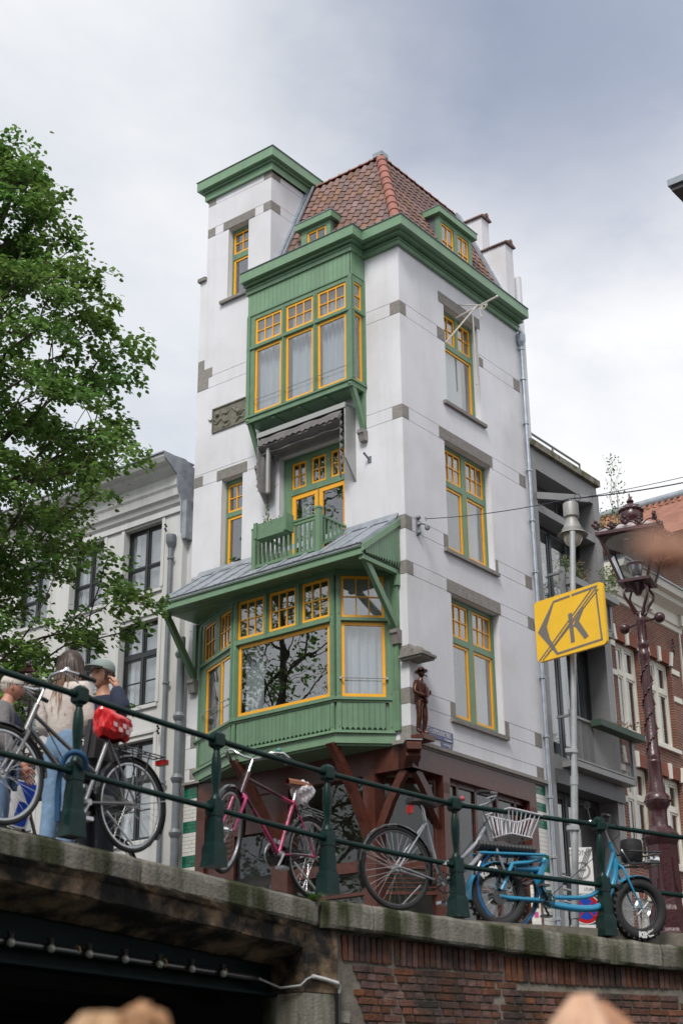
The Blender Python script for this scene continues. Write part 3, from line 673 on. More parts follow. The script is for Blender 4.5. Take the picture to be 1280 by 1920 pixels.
# dormers
def dormer(F, u0, u1, z0, z1, of, wins, back=1.5):
    m_ = MB()
    grid_panel(F, m_, u0, u1, z0, z1, [w[:4] for w in wins], of, of-.1)
    dm = m_.build('dormer', GREEN, house)
    m_ = MB(); F.mb(m_, u0-.1, u1+.1, of-back, of+.10, z1+.01, z1+.17); m_.build('dormer_fascia', GREEN2, dm)
    m_ = MB(); F.mb(m_, u0-.115, u1+.115, of-back, of+.115, z1+.17, z1+.185); m_.build('dormer_roof', LEAD, dm)
    m_ = MB(); F.mb(m_, u0+.002, u0+.03, of-back, of-.101, z0-.3, z1+.01); F.mb(m_, u1-.03, u1-.002, of-back, of-.101, z0-.3, z1+.01); m_.build('dormer_cheek', mat('slate_zinc', (.10, .115, .135), .6, var=.1), dm)
    m_ = MB(); F.mb(m_, u0+.03, u1-.03, of-.6, of-.58, z0, z1); m_.build('dormer_interior', DARKIN, dm)
    for w in wins:
        sash(F, dm, w[0]+.003, w[1]-.003, w[2]+.003, w[3]-.003, of-.02, w[4], w[5], YEL, .04, .022)
dormer(FL, 2.0, 2.84, 15.9, 17.02, -.28, [(2.13, 2.67, 16.2, 16.93, 2, 1)])
dormer(FR, 2.0, 3.32, 15.9, 17.30, -.28, [(2.10, 2.58, 16.3, 17.18, 2, 2), (2.74, 3.18, 16.3, 17.18, 2, 2)])

# ================================================================== lower bay, canopy, balcony
A_, B_, C_, D_ = (.35, 0), (1.13, .75), (3.68, .75), (5.33, 0)
def seg(p, q):
    P, Q = FL.P(p[0], p[1], 0), FL.P(q[0], q[1], 0); u = Q-P; l = u.length; u.normalize()
    n = Vector((u.y, -u.x, 0));
    if n.dot(-EB) < 0: n = -n
    return Fr(P.x, P.y, u.x, u.y, n.x, n.y), l
Fr1, l1 = seg(A_, B_); Fr2, l2 = seg(B_, C_); Fr3, l3 = seg(C_, D_)
def baywin(F, u0, u1, cells, **k): return window(F, house, u0, u1, 5.72, 8.22, 0, GREEN, cells, th=.1, name='bay_window')
wb1 = baywin(Fr1, .05, l1-.02, [(.15, .975, 5.77, 7.21, 1, 1, YEL, .06), (.15, .975, 7.30, 8.13, 3, 2, YEL, .05)])
curtain(Fr1, wb1, .15, .97, 5.75, 7.2, -.2, fold=.16, amp=.035); Fr1.box('blind', wb1, .15, .97, -.16, -.155, 7.28, 8.15, CURT)
c0 = 1.13
wb2 = baywin(Fr2, .02, l2-.02, [(.14, 2.43, 5.79, 7.21, 1, 1, YEL, .06), (.14, .82, 7.34, 8.13, 3, 2, YEL, .05), (.965, 1.655, 7.34, 8.13, 3, 2, YEL, .05), (1.775, 2.465, 7.34, 8.13, 3, 2, YEL, .05)])
curtain(Fr2, wb2, 1.95, 2.43, 5.75, 7.2, -.25, fold=.14, amp=.03); Fr2.box('blind', wb2, 1.78, 2.46, -.2, -.195, 7.3, 8.15, CURT)
Fr2.box('blind', wb2, .2, .8, -.2, -.195, 7.3, 8.15, mat('grey_blind', (.25, .25, .26), .9)); Fr2.box('blind', wb2, .97, 1.4, -.2, -.195, 7.3, 8.15, MATS['grey_blind'])
wb3 = baywin(Fr3, .02, l3-.05, [(.17, .66, 5.75, 7.13, 1, 1, YEL, .05), (.68, 1.42, 5.75, 7.13, 1, 1, YEL, .05), (.165, .735, 7.31, 8.08, 3, 2, YEL, .045), (.965, 1.55, 7.31, 8.08, 3, 2, YEL, .045)])
curtain(Fr3, wb3, .2, .65, 5.75, 7.2, -.2); curtain(Fr3, wb3, .7, 1.1, 5.75, 7.2, -.2)
b = MB(); b.tube([Fr1.P(.14, .05, 6.11), Fr1.P(.99, .05, 6.11)], .01, 6); b.tube([Fr3.P(.16, .05, 6.2), Fr3.P(1.5, .05, 6.2)], .009, 6)
for F_, uu in ((Fr1, (.14, .99)), (Fr3, (.16, 1.5))):
    for u in uu: F_.mb(b, u-.02, u+.02, 0, .055, 6.09 if F_ is Fr1 else 6.18, 6.13 if F_ is Fr1 else 6.22)
b.build('window_rail', SILV, house)
for F_, l_ in ((Fr1, l1), (Fr2, l2), (Fr3, l3)): F_.box('panel_backing', house, .0, l_, -.06, -.03, 5.08, 5.74, GREEN)
# poly helpers for the canted plan
def bayring(e, z0, z1, name, m=GREEN):
    b = MB(); k = e*.6
    poly = [(.35-k, .0), (.35-k, e*.4), (1.13-e*.45, .75+e), (3.68+e*.25, .75+e), (5.33+e*1.2, e*.3), (5.33+e*1.2, 0), (5.0, -.2), (.6, -.2)]
    b.prism([(u, -o) for u, o in poly], z0, z1, T=AB); return b.build(name, m, house)
bayring(.02, 4.90, 5.08, 'bay_base', GREEN2); bayring(.075, 5.08, 5.125, 'bay_base_ledge', GREEN2); bayring(-.03, 4.86, 4.9, 'bay_soffit')
bayring(.065, 5.70, 5.745, 'bay_cill'); bayring(.03, 5.66, 5.70, 'bay_cill_moulding'); bayring(.015, 8.14, 8.26, 'bay_head'); bayring(.05, 8.20, 8.235, 'bay_head_moulding')
boards(Fr1, house, .17, .975, .002, 5.13, 5.66, GREEN, .10, True); boards(Fr2, house, .13, 2.43, .002, 5.13, 5.66, GREEN, .10, True); boards(Fr3, house, .15, 1.62, .002, 5.13, 5.66, GREEN, .10, True)
b = MB()
for (F_, us) in ((Fr1, (.02, .13, l1-.10, l1-.02)), (Fr2, (.03, .115, l2-.09, l2-.02)), (Fr3, (.04, .14, l3-.14, l3-.04))):
    for u in us[0::2]:
        F_.mb(b, u, u+.085, -.01, .022, 5.12, 8.15)
    for (z0, z1) in ((5.2, 5.6), (5.82, 7.15), (7.36, 8.05)):
        for u in us[0::2]: F_.mb(b, u+.03, u+.055, .02, .034, z0, z1)
    F_.mb(b, .1, us[2], -.0, .05, 7.225, 7.285)
for u in (.85, .89): pass
for u in (.865, 1.69): Fr2.mb(b, u, u+.06, 0, .03, 7.3, 8.14)
b.box(.2, .36, -.06, 0, 5.12, 8.2, T=AB)
for u in (.22, .30): FL.mb(b, u, u+.02, .06, .07, 5.9, 7.9)
b.build('bay_post', GREEN, house)
# canopy
E0, E1, EO, EZ, RZ = .15, 5.40, 1.2, 8.42, 9.30
Bz = lambda o: EZ+(RZ-EZ)*(EO-o)/EO
b = MB()
def slab(u0, u1, oa, ob, t=.04):
    b.hexa([FL.P(u, o, Bz(o)+dz) for dz in (-t, 0) for o in (oa, ob) for u in (u0, u1)])
slab(E0, 1.44, 0, EO+.04); slab(3.12, E1, 0, EO+.04); slab(1.44, 3.12, .80, EO+.04)
FL.mb(b, 1.42, 3.14, 0, .82, 8.5, 8.58); b.hexa([FL.P(u, o, z) for z in (8.5, 8.6) for o in (0, .8) for u in (1.42, 1.45)])
cr = b.build('canopy_roof', LEAD, house)
for k in range(11):
    u = .22+k*.505
    if 1.4 < u < 3.15: oa = .86
    else: oa = 0.02
    m_ = MB(); m_.tube([FL.P(u, oa, Bz(oa)+.012), FL.P(u, EO+.05, Bz(EO+.05)+.012)], .028, 8); m_.build('lead_roll', LEAD, cr, smooth=50)
m_ = MB(); m_.quad(FL.P(E0, .01, Bz(0)+.10), FL.P(E1, .01, Bz(0)+.1), FL.P(E1, .09, Bz(.09)+.02), FL.P(E0, .09, Bz(.09)+.02)); m_.build('wall_flashing', LEAD, cr, recalc=False)
b = MB(); FL.mb(b, E0, E1, EO-.05, EO, EZ-.22, EZ-.03); FL.mb(b, E0-.0, E1, EO, EO+.03, EZ-.09, EZ-.02)
b.build('canopy_fascia', GREEN2, house)
b = MB(); FL.mb(b, E0-.01, E1+.02, EO-.02, EO+.055, EZ-.025, EZ-.012); b.build('canopy_edge', PIPE, house)
b = MB(); FL.mb(b, E0+.03, E1-.02, .0, EO-.05, 8.235, 8.255)
for k in range(4): FL.mb(b, E0+.03, E1-.02, .78+k*.1, .785+k*.1, 8.228, 8.24)
b.build('canopy_soffit', GREEN, house)
# gable ends
FG = Fr(*FL.P(E0, 0, 0).xy, -EB.x, -EB.y, -EA.x, -EA.y)
rake = lambda o: Bz(o)-.15
boards(FG, house, .03, 1.1, .01, 8.25, 9.1, GREEN, .082, True, ztop=rake, zbot=lambda u: 8.24)
m_ = MB(); m_.hexa([FG.P(o, dd, Bz(o)-dz) for dz in (.17, .035) for dd in (0, .045) for o in (0, EO+.0)]); FG.mb(m_, 0, EO-.05, -.10, 0, 8.12, 8.2); FG.mb(m_, .0, .1, -.08, .0, 7.9, 8.2); m_.build('rake_board', GREEN2, house)
FG2 = Fr(*FL.P(E1, 0, 0).xy, -EB.x, -EB.y, EA.x, EA.y)
m_ = MB(); m_.prism([(0, 8.24), (EO-.05, 8.24), (EO-.05, 8.4), (0, 9.24)], -.04, 0, T=lambda x, y, z: FG2.P(x, z, y)); m_.build('gable_board', GREEN, house)
bracket(FL, .23, 1.1, 8.2, 7.02, th=.14, bulge=.2); bracket(FL, 5.42, .97, 8.2, 7.02, th=.14, bulge=.2); corbel(FL, .23, 7.02, 6.75, .17); corbel(FL, 5.42, 7.02, 6.75, .17)
# balcony
b = MB(); FL.mb(b, 3.05, 3.15, .77, .87, 8.62, 9.52); FL.mb(b, 3.04, 3.16, .76, .88, 9.52, 9.55); bal = b.build('balcony_post', GREEN, house)
b = MB(); FL.mb(b, 1.40, 1.51, .77, .88, 8.60, 9.56); FL.mb(b, 1.39, 1.52, .76, .89, 9.56, 9.60); b.build('balcony_post', GREEN, house)
b = MB(); FL.mb(b, 1.51, 3.05, .79, .86, 9.42, 9.46); FL.mb(b, 1.51, 3.05, .80, .85, 9.35, 9.40); FL.mb(b, 1.51, 3.05, .80, .85, 8.70, 8.76)
FL.mb(b, 1.425, 1.485, 0, .77, 9.42, 9.46); FL.mb(b, 3.07, 3.13, 0, .77, 9.42, 9.46); FL.mb(b, 3.07, 3.13, 0, .77, 8.86, 8.90)
b.hexa([FL.P(u, o, z+(.8-o)*.68) for z in (8.78, 8.84) for o in (.0, .77) for u in (1.425, 1.485)])
b.build('balcony_rail', GREEN, house)
for k in range(13):
    u = 1.575+k*.118; FL.box('baluster', house, u-.024, u+.024, .81, .84, 8.76, 9.36, GREEN)
for k in range(5):
    o = .66-k*.13; FL.box('baluster', house, 1.44, 1.47, o-.025, o+.025, 8.82+(.8-o)*.68, 9.42, GREEN)
    FL.box('baluster', house, 3.085, 3.115, o-.025, o+.025, 8.6, 9.42, GREEN)
b = MB()
for (u0, u1, o0_, o1_, z0, z1) in ((2.10, 2.86, 1.05, 1.08, 9.22, 9.50), (2.10, 2.86, .87, .89, 9.22, 9.50), (2.10, 2.13, .89, 1.05, 9.22, 9.5), (2.83, 2.86, .89, 1.05, 9.22, 9.5), (2.10, 2.86, .87, 1.08, 9.18, 9.22), (2.82, 2.90, .86, 1.1, 9.2, 9.53), (2.06, 2.13, .86, 1.1, 9.2, 9.56)): FL.mb(b, u0, u1, o0_, o1_, z0, z1)
bxo = b.build('planter_box', GREEN, house)
FL.box('planter_soil', bxo, 2.13, 2.83, .9, 1.04, 9.4, 9.46, mat('soil', (.03, .02, .012), 1.))
b = MB(); rr = random.Random(5)
for k in range(150):
    u = 2.35+abs(rr.gauss(0, .13)); u = 2.55+rr.gauss(0, .09); o = 1.0+rr.gauss(0, .07); z = 9.48+abs(rr.gauss(0, .08)) if k % 3 else 9.48-rr.random()*.2
    if k < 40: z = 9.5+k*.011; u = 2.63+rr.gauss(0, .02+.03*(1-k/40)); o = 1.0+rr.gauss(0, .02)
    p = FL.P(u, o, z); dx = Vector((rr.gauss(0, 1), rr.gauss(0, 1), rr.gauss(0, 1))).normalized()*.022; dy = Vector((rr.gauss(0, 1), rr.gauss(0, 1), rr.gauss(0, 1))).normalized()*.022
    b.quad(p-dx, p+dy, p+dx, p-dy)
b.tube([FL.P(2.6, 1.0, 9.42), FL.P(2.62, 1.0, 9.7), FL.P(2.66, 1.0, 9.93)], [.006, .004, .002], 4)
b.build('trailing_plant', mat('straggly_leaf', (.16, .20, .07), .7), bxo, recalc=False)

# ================================================================== ground floor shopfront
b = MB()
# stone drip course above the beam
FR.mb(b, -.05, 4.64, .0, .09, 4.86, 4.91); FR.mb(b, -.03, 4.63, 0, .05, 4.91, 4.945); FR.mb(b, -.03, 4.63, 0, .04, 4.82, 4.86); FL.mb(b, -.05, .36, 0, .09, 4.862, 4.912); FL.mb(b, -.03, .36, 0, .05, 4.912, 4.946)
b.build('string_course', STONE, house); b = MB(); FL.mb(b, 5.15, 5.66, 0, .08, 4.86, 4.91)
b.build('string_course', STONE, house)
b = MB()
FR.mb(b, -.0, 4.22, -.3, .02, 4.42, 4.82); FL.mb(b, .0, 5.25, -.3, .0, 4.42, 4.86)
FR.mb(b, .93, 1.15, -.3, .03, 0, 4.42); FR.mb(b, 3.95, 4.22, -.3, .03, 0, 4.42); FL.mb(b, .83, 1.10, -.3, .02, 0, 4.42); FL.mb(b, 5.03, 5.26, -.3, .02, 0, 4.42); FL.mb(b, 2.9, 3.3, -.3, .0, 0, 4.42)
FL.mb(b, 1.1, 2.9, -.2, -.08, 2.72, 2.92); FL.mb(b, 1.1, 2.9, -.2, -.05, 2.3, 2.36); FL.mb(b, 1.1, 2.9, -.2, -.08, 0, .5)
for u in (1.571, 2.19, 2.95, 3.6): FR.mb(b, u-.035, u+.035, -.2, -.1, 0, 4.42)
FR.mb(b, 1.15, 3.95, -.22, -.1, 4.33, 4.42); FR.mb(b, 1.15, 3.95, -.2, -.1, 2.5, 2.6); FR.mb(b, 1.15, 3.95, -.2, -.1, 0, .7)
sf = b.build('shopfront_frame', RED, house)
for (u0, u1) in ((1.1, 2.9), (3.3, 5.03)):
    FL.box('shop_pane', sf, u0, u1, -.15, -.14, 2.9, 4.42, GLASSD); FL.box('shop_pane', sf, u0, u1, -.15, -.14, .5, 2.72, GLASSD)
for (u0, u1) in ((1.15, 1.54), (1.6, 2.16), (2.22, 2.92), (2.98, 3.57), (3.63, 3.95)):
    FR.box('shop_pane', sf, u0, u1, -.15, -.14, 2.6, 4.33, GLASSD); FR.box('shop_pane', sf, u0, u1, -.15, -.14, .7, 2.5, GLASSD)
# corner set back: chamfered shop window
Fc, lc = seg((1.0, -.15), (.0, -1.05))
P1, P2 = FL.P(1.0, -.15, 0), FR.P(1.0, -.15, 0); uu = (P2-P1); lc = uu.length; uu.normalize(); nn = Vector((uu.y, -uu.x, 0))
Fc = Fr(P1.x, P1.y, uu.x, uu.y, nn.x, nn.y)
b = MB(); Fc.mb(b, 0, lc, -.05, .05, 4.30, 4.42); Fc.mb(b, 0, lc, -.05, .04, 2.75, 2.9); Fc.mb(b, 0, lc, -.05, .04, 2.3, 2.36); Fc.mb(b, 0, .08, -.05, .05, 0, 4.3); Fc.mb(b, lc-.08, lc, -.05, .05, 0, 4.3); Fc.mb(b, 0, lc, -.04, .03, 0, .5)
for z in (2.42, 2.5, 2.58, 2.66): Fc.mb(b, .08, lc-.08, -.03, .02, z, z+.02)
b.build('corner_window_frame', RED, house)
Fc.box('shop_pane', sf, .08, lc-.08, -.01, .0, 2.9, 4.3, GLASSD); Fc.box('shop_pane', sf, .08, lc-.08, -.01, .0, .5, 2.3, GLASSD)
b = MB(); b.box(1.6, 1.66, 1.6, 4.5, 0, 4.8, T=AB); b.box(1.6, 5.3, 1.6, 1.66, 0, 4.8, T=AB); b.box(.3, 5.3, .3, 4.5, 4.4, 4.46, T=AB); b.build('shop_interior', mat('shop_wall', (.24, .23, .18), .9), house)
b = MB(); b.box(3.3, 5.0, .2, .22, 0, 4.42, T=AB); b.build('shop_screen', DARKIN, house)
# diagonal knee braces and the beam head
def brace(p, q, w, t, bow=.16, m=RED, side=None, name='knee_brace'):
    p = Vector(p); q = Vector(q); n = 10; d_ = (q-p); L_ = d_.length; dn = d_/L_
    sd = side if side is not None else Vector((0, 0, 1)).cross(dn).normalized(); nm = dn.cross(sd).normalized()
    m_ = MB()
    for k in range(n):
        c = []
        for kk in (k, k+1):
            x = kk/n; off = bow*sin(pi*x); wd = t*(1+.35*cos(2*pi*x*1.5)**2*.4)
            for s_ in (-.5, .5):
                for r_ in (-.5, .5): c.append(p+d_*x+nm*(off+wd*r_)+sd*w*s_)
        m_.hexa(c)
    return m_.build(name, m, house)
brace(FL.P(.83, -.1, 3.35), FL.P(.22, -.1, 4.42), .12, .15, bow=.03, side=EB)
brace(FR.P(1.0, -.1, 3.5), FR.P(.25, -.1, 4.42), .12, .15, bow=-.03, side=EA)
brace(FL.P(.95, .02, 3.2), FL.P(1.22, .78, 4.92), .13, .17, bow=-.07, side=EA)
brace(FL.P(3.1, .02, 3.2), FL.P(3.55, .8, 4.95), .13, .17, bow=-.07, side=EA)
b = MB(); hd = [(0, 4.84), (.50, 4.84), (.54, 4.78), (.54, 4.68), (.44, 4.66), (.46, 4.58), (.36, 4.5), (.30, 4.55), (.20, 4.44), (0, 4.44)]
dg = (-EA-EB).normalized(); sdv = Vector((-dg.y, dg.x, 0)); C0 = AB(.25, .25, 0)
b.prism(hd, -.13, .13, T=lambda x, y, z: C0+dg*x*1.25+sdv*z+Vector((0, 0, y))); b.build('carved_beam_head', RED, house)
b = MB(); b.prism([(0, 4.842), (.52, 4.842), (.52, 4.862), (0, 4.862)], -.15, .15, T=lambda x, y, z: C0+dg*x*1.27+sdv*z+Vector((0, 0, y))); b.build('lead_cover', LEAD, house)
# carved rosettes on posts
for F_, u in ((FR, 1.04), (FR, 4.08), (FL, .96), (FL, 5.15)):
    b = MB()
    for k in range(4):
        b.torus((0, 0, 0), .038, .008, 14, 5)
        b.v[-70:] = [tuple(F_.P(u+(.045 if k % 2 else -.045)+p[0], .024 if F_ is FL else .034, 4.26-(.1 if k > 1 else 0)+p[2])) for p in b.v[-70:]]
    b.build('carved_rosette', mat('worn_red_carving', (.20, .06, .04), .4), house)
# glazed tile strips
def tilestrip(F, u0, u1, zt, zb):
    F.box('tile_backing', house, u0, u1, -.2, .0, 0, 4.86, MORT)
    z = zt; r = 0; h = .075
    while z-h > zb:
        col = GTILE if (r % 9) in (0, 1, 2) else WTILE
        n = 2; off = .5 if r % 2 else 0
        x = u0+.004
        ws = [(u1-u0)*.5]*2 if r % 2 else [(u1-u0)*.28, (u1-u0)*.72-.0]
        for w in ws:
            F.box('glazed_brick', house, x, min(x+w-.008, u1-.002), .0, .01, z-h+.006, z, col); x += w
        z -= h; r += 1
tilestrip(FL, 5.27, 5.63, 4.80, 2.5)
def tilestrip2(F, u0, u1, zt, zb):
    F.box('tile_backing', house, u0, u1, -.2, .0, 0, 4.86, MORT); z = zt; r = 0; h = .085
    while z-h > zb:
        col = GTILE if (r % 4) in (0, 1) and r < 12 or (r//4) % 2 == 0 and r > 12 else WTILE
        ws = [(u1-u0)*.5]*2 if r % 2 else [(u1-u0)*.3, (u1-u0)*.7]; x = u0+.004
        for w in ws: F.box('glazed_brick', house, x, min(x+w-.008, u1-.002), .0, .01, z-h+.006, z, col); x += w
        z -= h; r += 1
tilestrip2(FR, 4.235, 4.6, 4.79, 1.6)
b = MB(); FL.mb(b, 4.3, 5.03, -.12, -.05, 0, 4.42); FL.mb(b, 3.3, 4.3, -.12, -.05, 3.7, 4.42)
b.build('shop_panel', RED, house)
for k in range(12): FL.box('louvre_slat', house, 4.35, 4.98, -.05, -.03, 4.30-k*.1, 4.34-k*.1, RED)
# ================================================================== SETTING: streets and water
b = MB()
GX = [(-6, .44), (-2.8, .42), (-1.9, .40), (-1.04, .36), (-.16, .28), (.97, .205), (2.4, .03), (3.4, -.02), (8, -.02)]
def gz(x): return float(np.interp(x, [g[0] for g in GX], [g[1] for g in GX]))
COPL = [(-30, -20, .5), (-3.6, 7.57, .36), (-2.254, 9.64, .346), (-1.466, 10.851, .325), (-.205, 12.348, .215), (.472, 12.941, .225), (1.453, 13.623, .157), (3.223, 14.547, .057), (6.5, 15.9, .0), (60, 26, .0)]
street = MB()
for (x0, y0, z0), (x1, y1, z1) in zip(COPL, COPL[1:]):
    street.quad((x0-.1, y0+.35, gz(x0)), (x1-.1, y1+.35, gz(x1)), (x1*1.3-.1, 300, 0.), (x0*1.3-.1, 300, 0.))
so = street.build('street', PAVE, recalc=False, kind='structure')
wmat = mat('canal_water', (.012, .018, .014), .06, bump=.5, bscale=1.4)
b = MB(); b.quad((-300, -300, -2.75), (300, -300, -2.75), (300, 40, -2.75), (-300, 40, -2.75)); b.build('canal_water', wmat, kind='structure', recalc=False)

# ================================================================== WHITE NEIGHBOUR
nb = thing('canal_house', 'ivory rendered terraced house with black window frames and a heavy lead-clad cornice', 'building', AB(9, 0, 0))
cols = [(6.56, 7.75), (8.40, 9.50), (10.22, 11.35), (12.0, 13.1)]
rows = [(9.36, 10.93), (6.78, 8.67), (3.93, 6.03)]
holes = [(a, c, z0, z1) for a, c in cols for z0, z1 in rows]
wall(FL, nb, 5.93, 15.5, 0, 11.2, holes, LSTUC, depth=.3, ends=True)
b = MB(); b.box(5.70, 15.5, .3, 8, 0, 11.4, T=AB); b.build('rear_volume', LSTUC, nb)
FL.box('joint_wall', nb, 5.66, 5.93, -.3, -.16, 0, 11.0, LSTUC)
for k in range(3): AB_ = None
b = MB(); b.quad(AB(5.68, .25, 11.2), AB(5.68, 3, 13.4), AB(15, 3, 13.4), AB(15, .25, 11.2)); b.quad(AB(5.68, .25, 11.2), AB(5.68, 3, 13.4), AB(5.68, 3, 11)); b.build('tiled_roof', ORTILE, nb, recalc=False)
for k in range(5):
    for j in range(4):
        M = Matrix.Translation(AB(5.95+.25*j, .45+.24*k, 11.42+.2*k)); b = MB(); b.tube([AB(5.8+.24*j, .3+.26*k, 11.34+.2*k), AB(5.8+.24*j, .62+.26*k, 11.62+.2*k)], .09, 8); b.build('roof_tile', ORTILE, nb, smooth=50)
prof = [(.0, 11.15), (.07, 11.2), (.10, 11.3), (.16, 11.34), (.18, 11.5), (.22, 11.56), (.22, 11.78), (.30, 11.84), (.40, 11.9), (.44, 11.98), (.58, 12.0), (.64, 12.1), (.64, 12.16), (-.1, 12.2), (-.3, 11.9), (-.3, 11.15)]
b = MB(); b.prism([(u, z) for u, z in prof], 5.97, 15.5, T=lambda x, y, z: FL.P(z, x, y)); b.build('cornice', LSTUC, nb)
b = MB(); p2 = [(.0, 10.42), (.05, 10.5), (.09, 11.2), (.12, 11.34), (.2, 11.5), (.24, 11.78), (.33, 11.84), (.46, 11.95), (.62, 12.05), (.66, 12.17), (0, 12.22), (-.3, 12.1), (-.32, 11.2), (-.3, 10.42), (-.15, 10.30)]
b.prism(p2, 5.93, 5.967, T=lambda x, y, z: FL.P(z, x, y)); b.build('lead_cheek', LEAD, nb)
b = MB(); FL.mb(b, 5.94, 15.5, -.3, .68, 12.17, 12.2); FL.mb(b, 5.80, 5.93, -.3, .05, 10.3, 11.2); b.build('lead_top', LEAD, nb)
b = MB(); FL.mb(b, 5.97, 15.5, 0, .05, 10.98, 11.06); FL.mb(b, 6.0, 15.5, 0, .03, 11.06, 11.12); b.build('string_moulding', LSTUC, nb)
for a, c in cols:
    for r, (z0, z1) in enumerate(rows):
        m_ = (a+c)/2; lo = z0+.05; hi = z1-.04
        if r == 0: tr = None; cells = [(a+.05, m_-.03, lo, lo+.58, 1, 1, BLACKF, .035), (m_+.03, c-.05, lo, lo+.58, 1, 1, BLACKF, .035), (a+.05, m_-.03, lo+.60, hi, 1, 1, BLACKF, .035), (m_+.03, c-.05, lo+.60, hi, 1, 1, BLACKF, .035)]
        else:
            tz = z0+(z1-z0)*.62
            cells = [(a+.05, m_-.03, lo, tz-.05, 1, 2, BLACKF, .035), (m_+.03, c-.05, lo, tz-.05, 1, 2, BLACKF, .035), (a+.05, m_-.02, tz+.05, hi, 1, 1, BLACKF, .035), (m_+.02, c-.05, tz+.05, hi, 1, 1, BLACKF, .035)]
        w = window(FL, nb, a+.015, c-.015, z0+.01, z1-.01, -.14, BLACKF, cells, th=.07)
        FL.box('window_sill', nb, a-.06, c+.06, -.13, .05, z0-.10, z0-.03, LSTUC)
        curtain(FL, w, a+.05, a+.3, z0+.05, z1-.05, -.27, fold=.08, amp=.02)
        curtain(FL, w, c-.25, c-.05, z0+.05, z1-.05, -.27, fold=.08, amp=.02)
        b = MB(); FL.mb(b, a-.09, a-.0, 0, .025, z0-.0, z1+.1); FL.mb(b, c, c+.09, 0, .025, z0, z1+.1); FL.mb(b, a-.09, c+.09, .0, .035, z1+.1, z1+.16); b.build('architrave', LSTUC, nb)
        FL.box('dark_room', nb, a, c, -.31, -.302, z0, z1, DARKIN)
# downpipes
def pipe(F, u, o, z0, z1, r, m, name, label, cat, clamps, swan=None, hopper=None, sides=10):
    t = thing(name, label, cat, F.P(u, o, z0)); b = MB(); b.tube([F.P(u, o, z0), F.P(u, o, z1)], r, sides); b.build('pipe', m, t, smooth=50)
    for z in clamps:
        b = MB(); b.tube([F.P(u, o, z-.03), F.P(u, o, z-.02), F.P(u, o, z+.02), F.P(u, o, z+.03)], [r*1.15, r*1.35, r*1.35, r*1.15], sides); b.box(u-r*.3, u+r*.3, -.0, o, z-.015, z+.015, T=F.P); b.box(u-r*2, u-r, o-.03, o+.01, z-.025, z+.025, T=F.P)
        b.build('pipe_clamp', m, t)
    if hopper:
        b = MB(); b.tube([F.P(u, o, hopper-.14), F.P(u, o, hopper-.04), F.P(u, o, hopper), F.P(u, o, hopper+.16)], [r*1.1, r*2, r*2.3, r*2.3], 10); b.build('hopper_head', m, t, smooth=40)
    return t
pipe(FR, 4.66, .08, .3, 15.36, .048, ZINC, 'downpipe', 'galvanised rainwater pipe running down the right edge of the white corner house', 'drainpipe', [14.9, 14.12, 13.0, 11.85, 10.65, 9.45, 8.3, 7.1, 5.85, 4.6, 3.4, 2.2], hopper=15.1)
p_ = pipe(FL, 6.20, .09, 3.3, 10.25, .05, PIPE, 'downpipe', 'slim grey rainwater pipe with hopper on the ivory house front', 'drainpipe', [9.9, 8.9, 7.1, 5.0], hopper=10.28)
b = MB()
for (u, z) in ((6.31, 10.62), (6.16, 8.95), (6.30, 6.1)):
    for k in range(4): b.sphere(FL.P(u+.03*(k % 2), .14, z-.06+k*.05), .028, 6, 5)
b.build('bracket_ornament', BLK, p_)
b = MB(); b.tube([FL.P(6.2, .09, 3.4), FL.P(6.2, .09, 3.1), FL.P(6.1, .12, 3.0), FL.P(5.9, .12, 3.02), FL.P(5.75, .12, 2.8)], .055, 8); b.build('swan_neck', PIPE, p_, smooth=50)
p_ = pipe(FL, 5.735, .12, 2.2, 8.0, .085, PIPE, 'downpipe', 'thick cast-iron soil pipe beside the green bay with flanged collars', 'drainpipe', [], hopper=None)
for z in (7.62, 6.28, 5.0, 3.9):
    b = MB(); b.tube([FL.P(5.735, .12, z-.08), FL.P(5.735, .12, z-.03), FL.P(5.735, .12, z+.02), FL.P(5.735, .12, z+.1)], [.09, .12, .135, .09], 12); b.mesh; b.build('pipe_collar', PIPE, p_, smooth=30)

# ================================================================== GREY MODERN HOUSE
gh = thing('modern_house', 'modern infill house with grey steel frame, glass fronts and mesh balconies', 'building', AB(0, 6.3, 0))
b = MB()
for u0, u1, o0_, o1_, z0, z1 in ((4.80, 4.98, -.6, .06, 0, 12.5), (7.58, 7.86, -.6, .06, 0, 12.3)): FR.mb(b, u0, u1, o0_, o1_, z0, z1)
b.build('steel_column', GRAYC, gh)
FR.box('roof_beam', gh, 4.8, 7.8, -.6, .05, 12.02, 12.5, GRAYC); FR.box('roof_slab', gh, 4.72, 7.84, -.8, .15, 12.503, 12.66, mat('lichen_concrete', (.19, .18, .15), .95, var=.3, vscale=9, bump=.4, col2=(.10, .10, .05), c2scale=4))
FR.box('floor_beam', gh, 4.98, 7.58, -.5, .03, 11.02, 11.2, GRAYC); FR.box('floor_beam', gh, 4.98, 7.58, -.5, .05, 8.5, 8.8, GRAYC); FR.box('floor_beam', gh, 4.98, 7.58, -.5, .05, 5.25, 5.55, GRAYC)
b = MB(); FR.mb(b, 4.98, 7.58, -3, -2.9, 0, 12); FR.mb(b, 4.98, 7.58, -3, -.5, 11.9, 12); b.build('interior_wall', DARKIN, gh)
b = MB(); b.box(.6, 5, 4.8, 4.86, 0, 12.5, T=AB); b.box(.6, 5, 7.76, 7.86, 0, 12.5, T=AB); b.build('side_wall', GRAYC, gh)
def gw(z0, z1, cells, m=BLACKF): return window(FR, gh, 4.98, 7.58, z0, z1, -.4, m, cells, th=.08, name='glass_front')
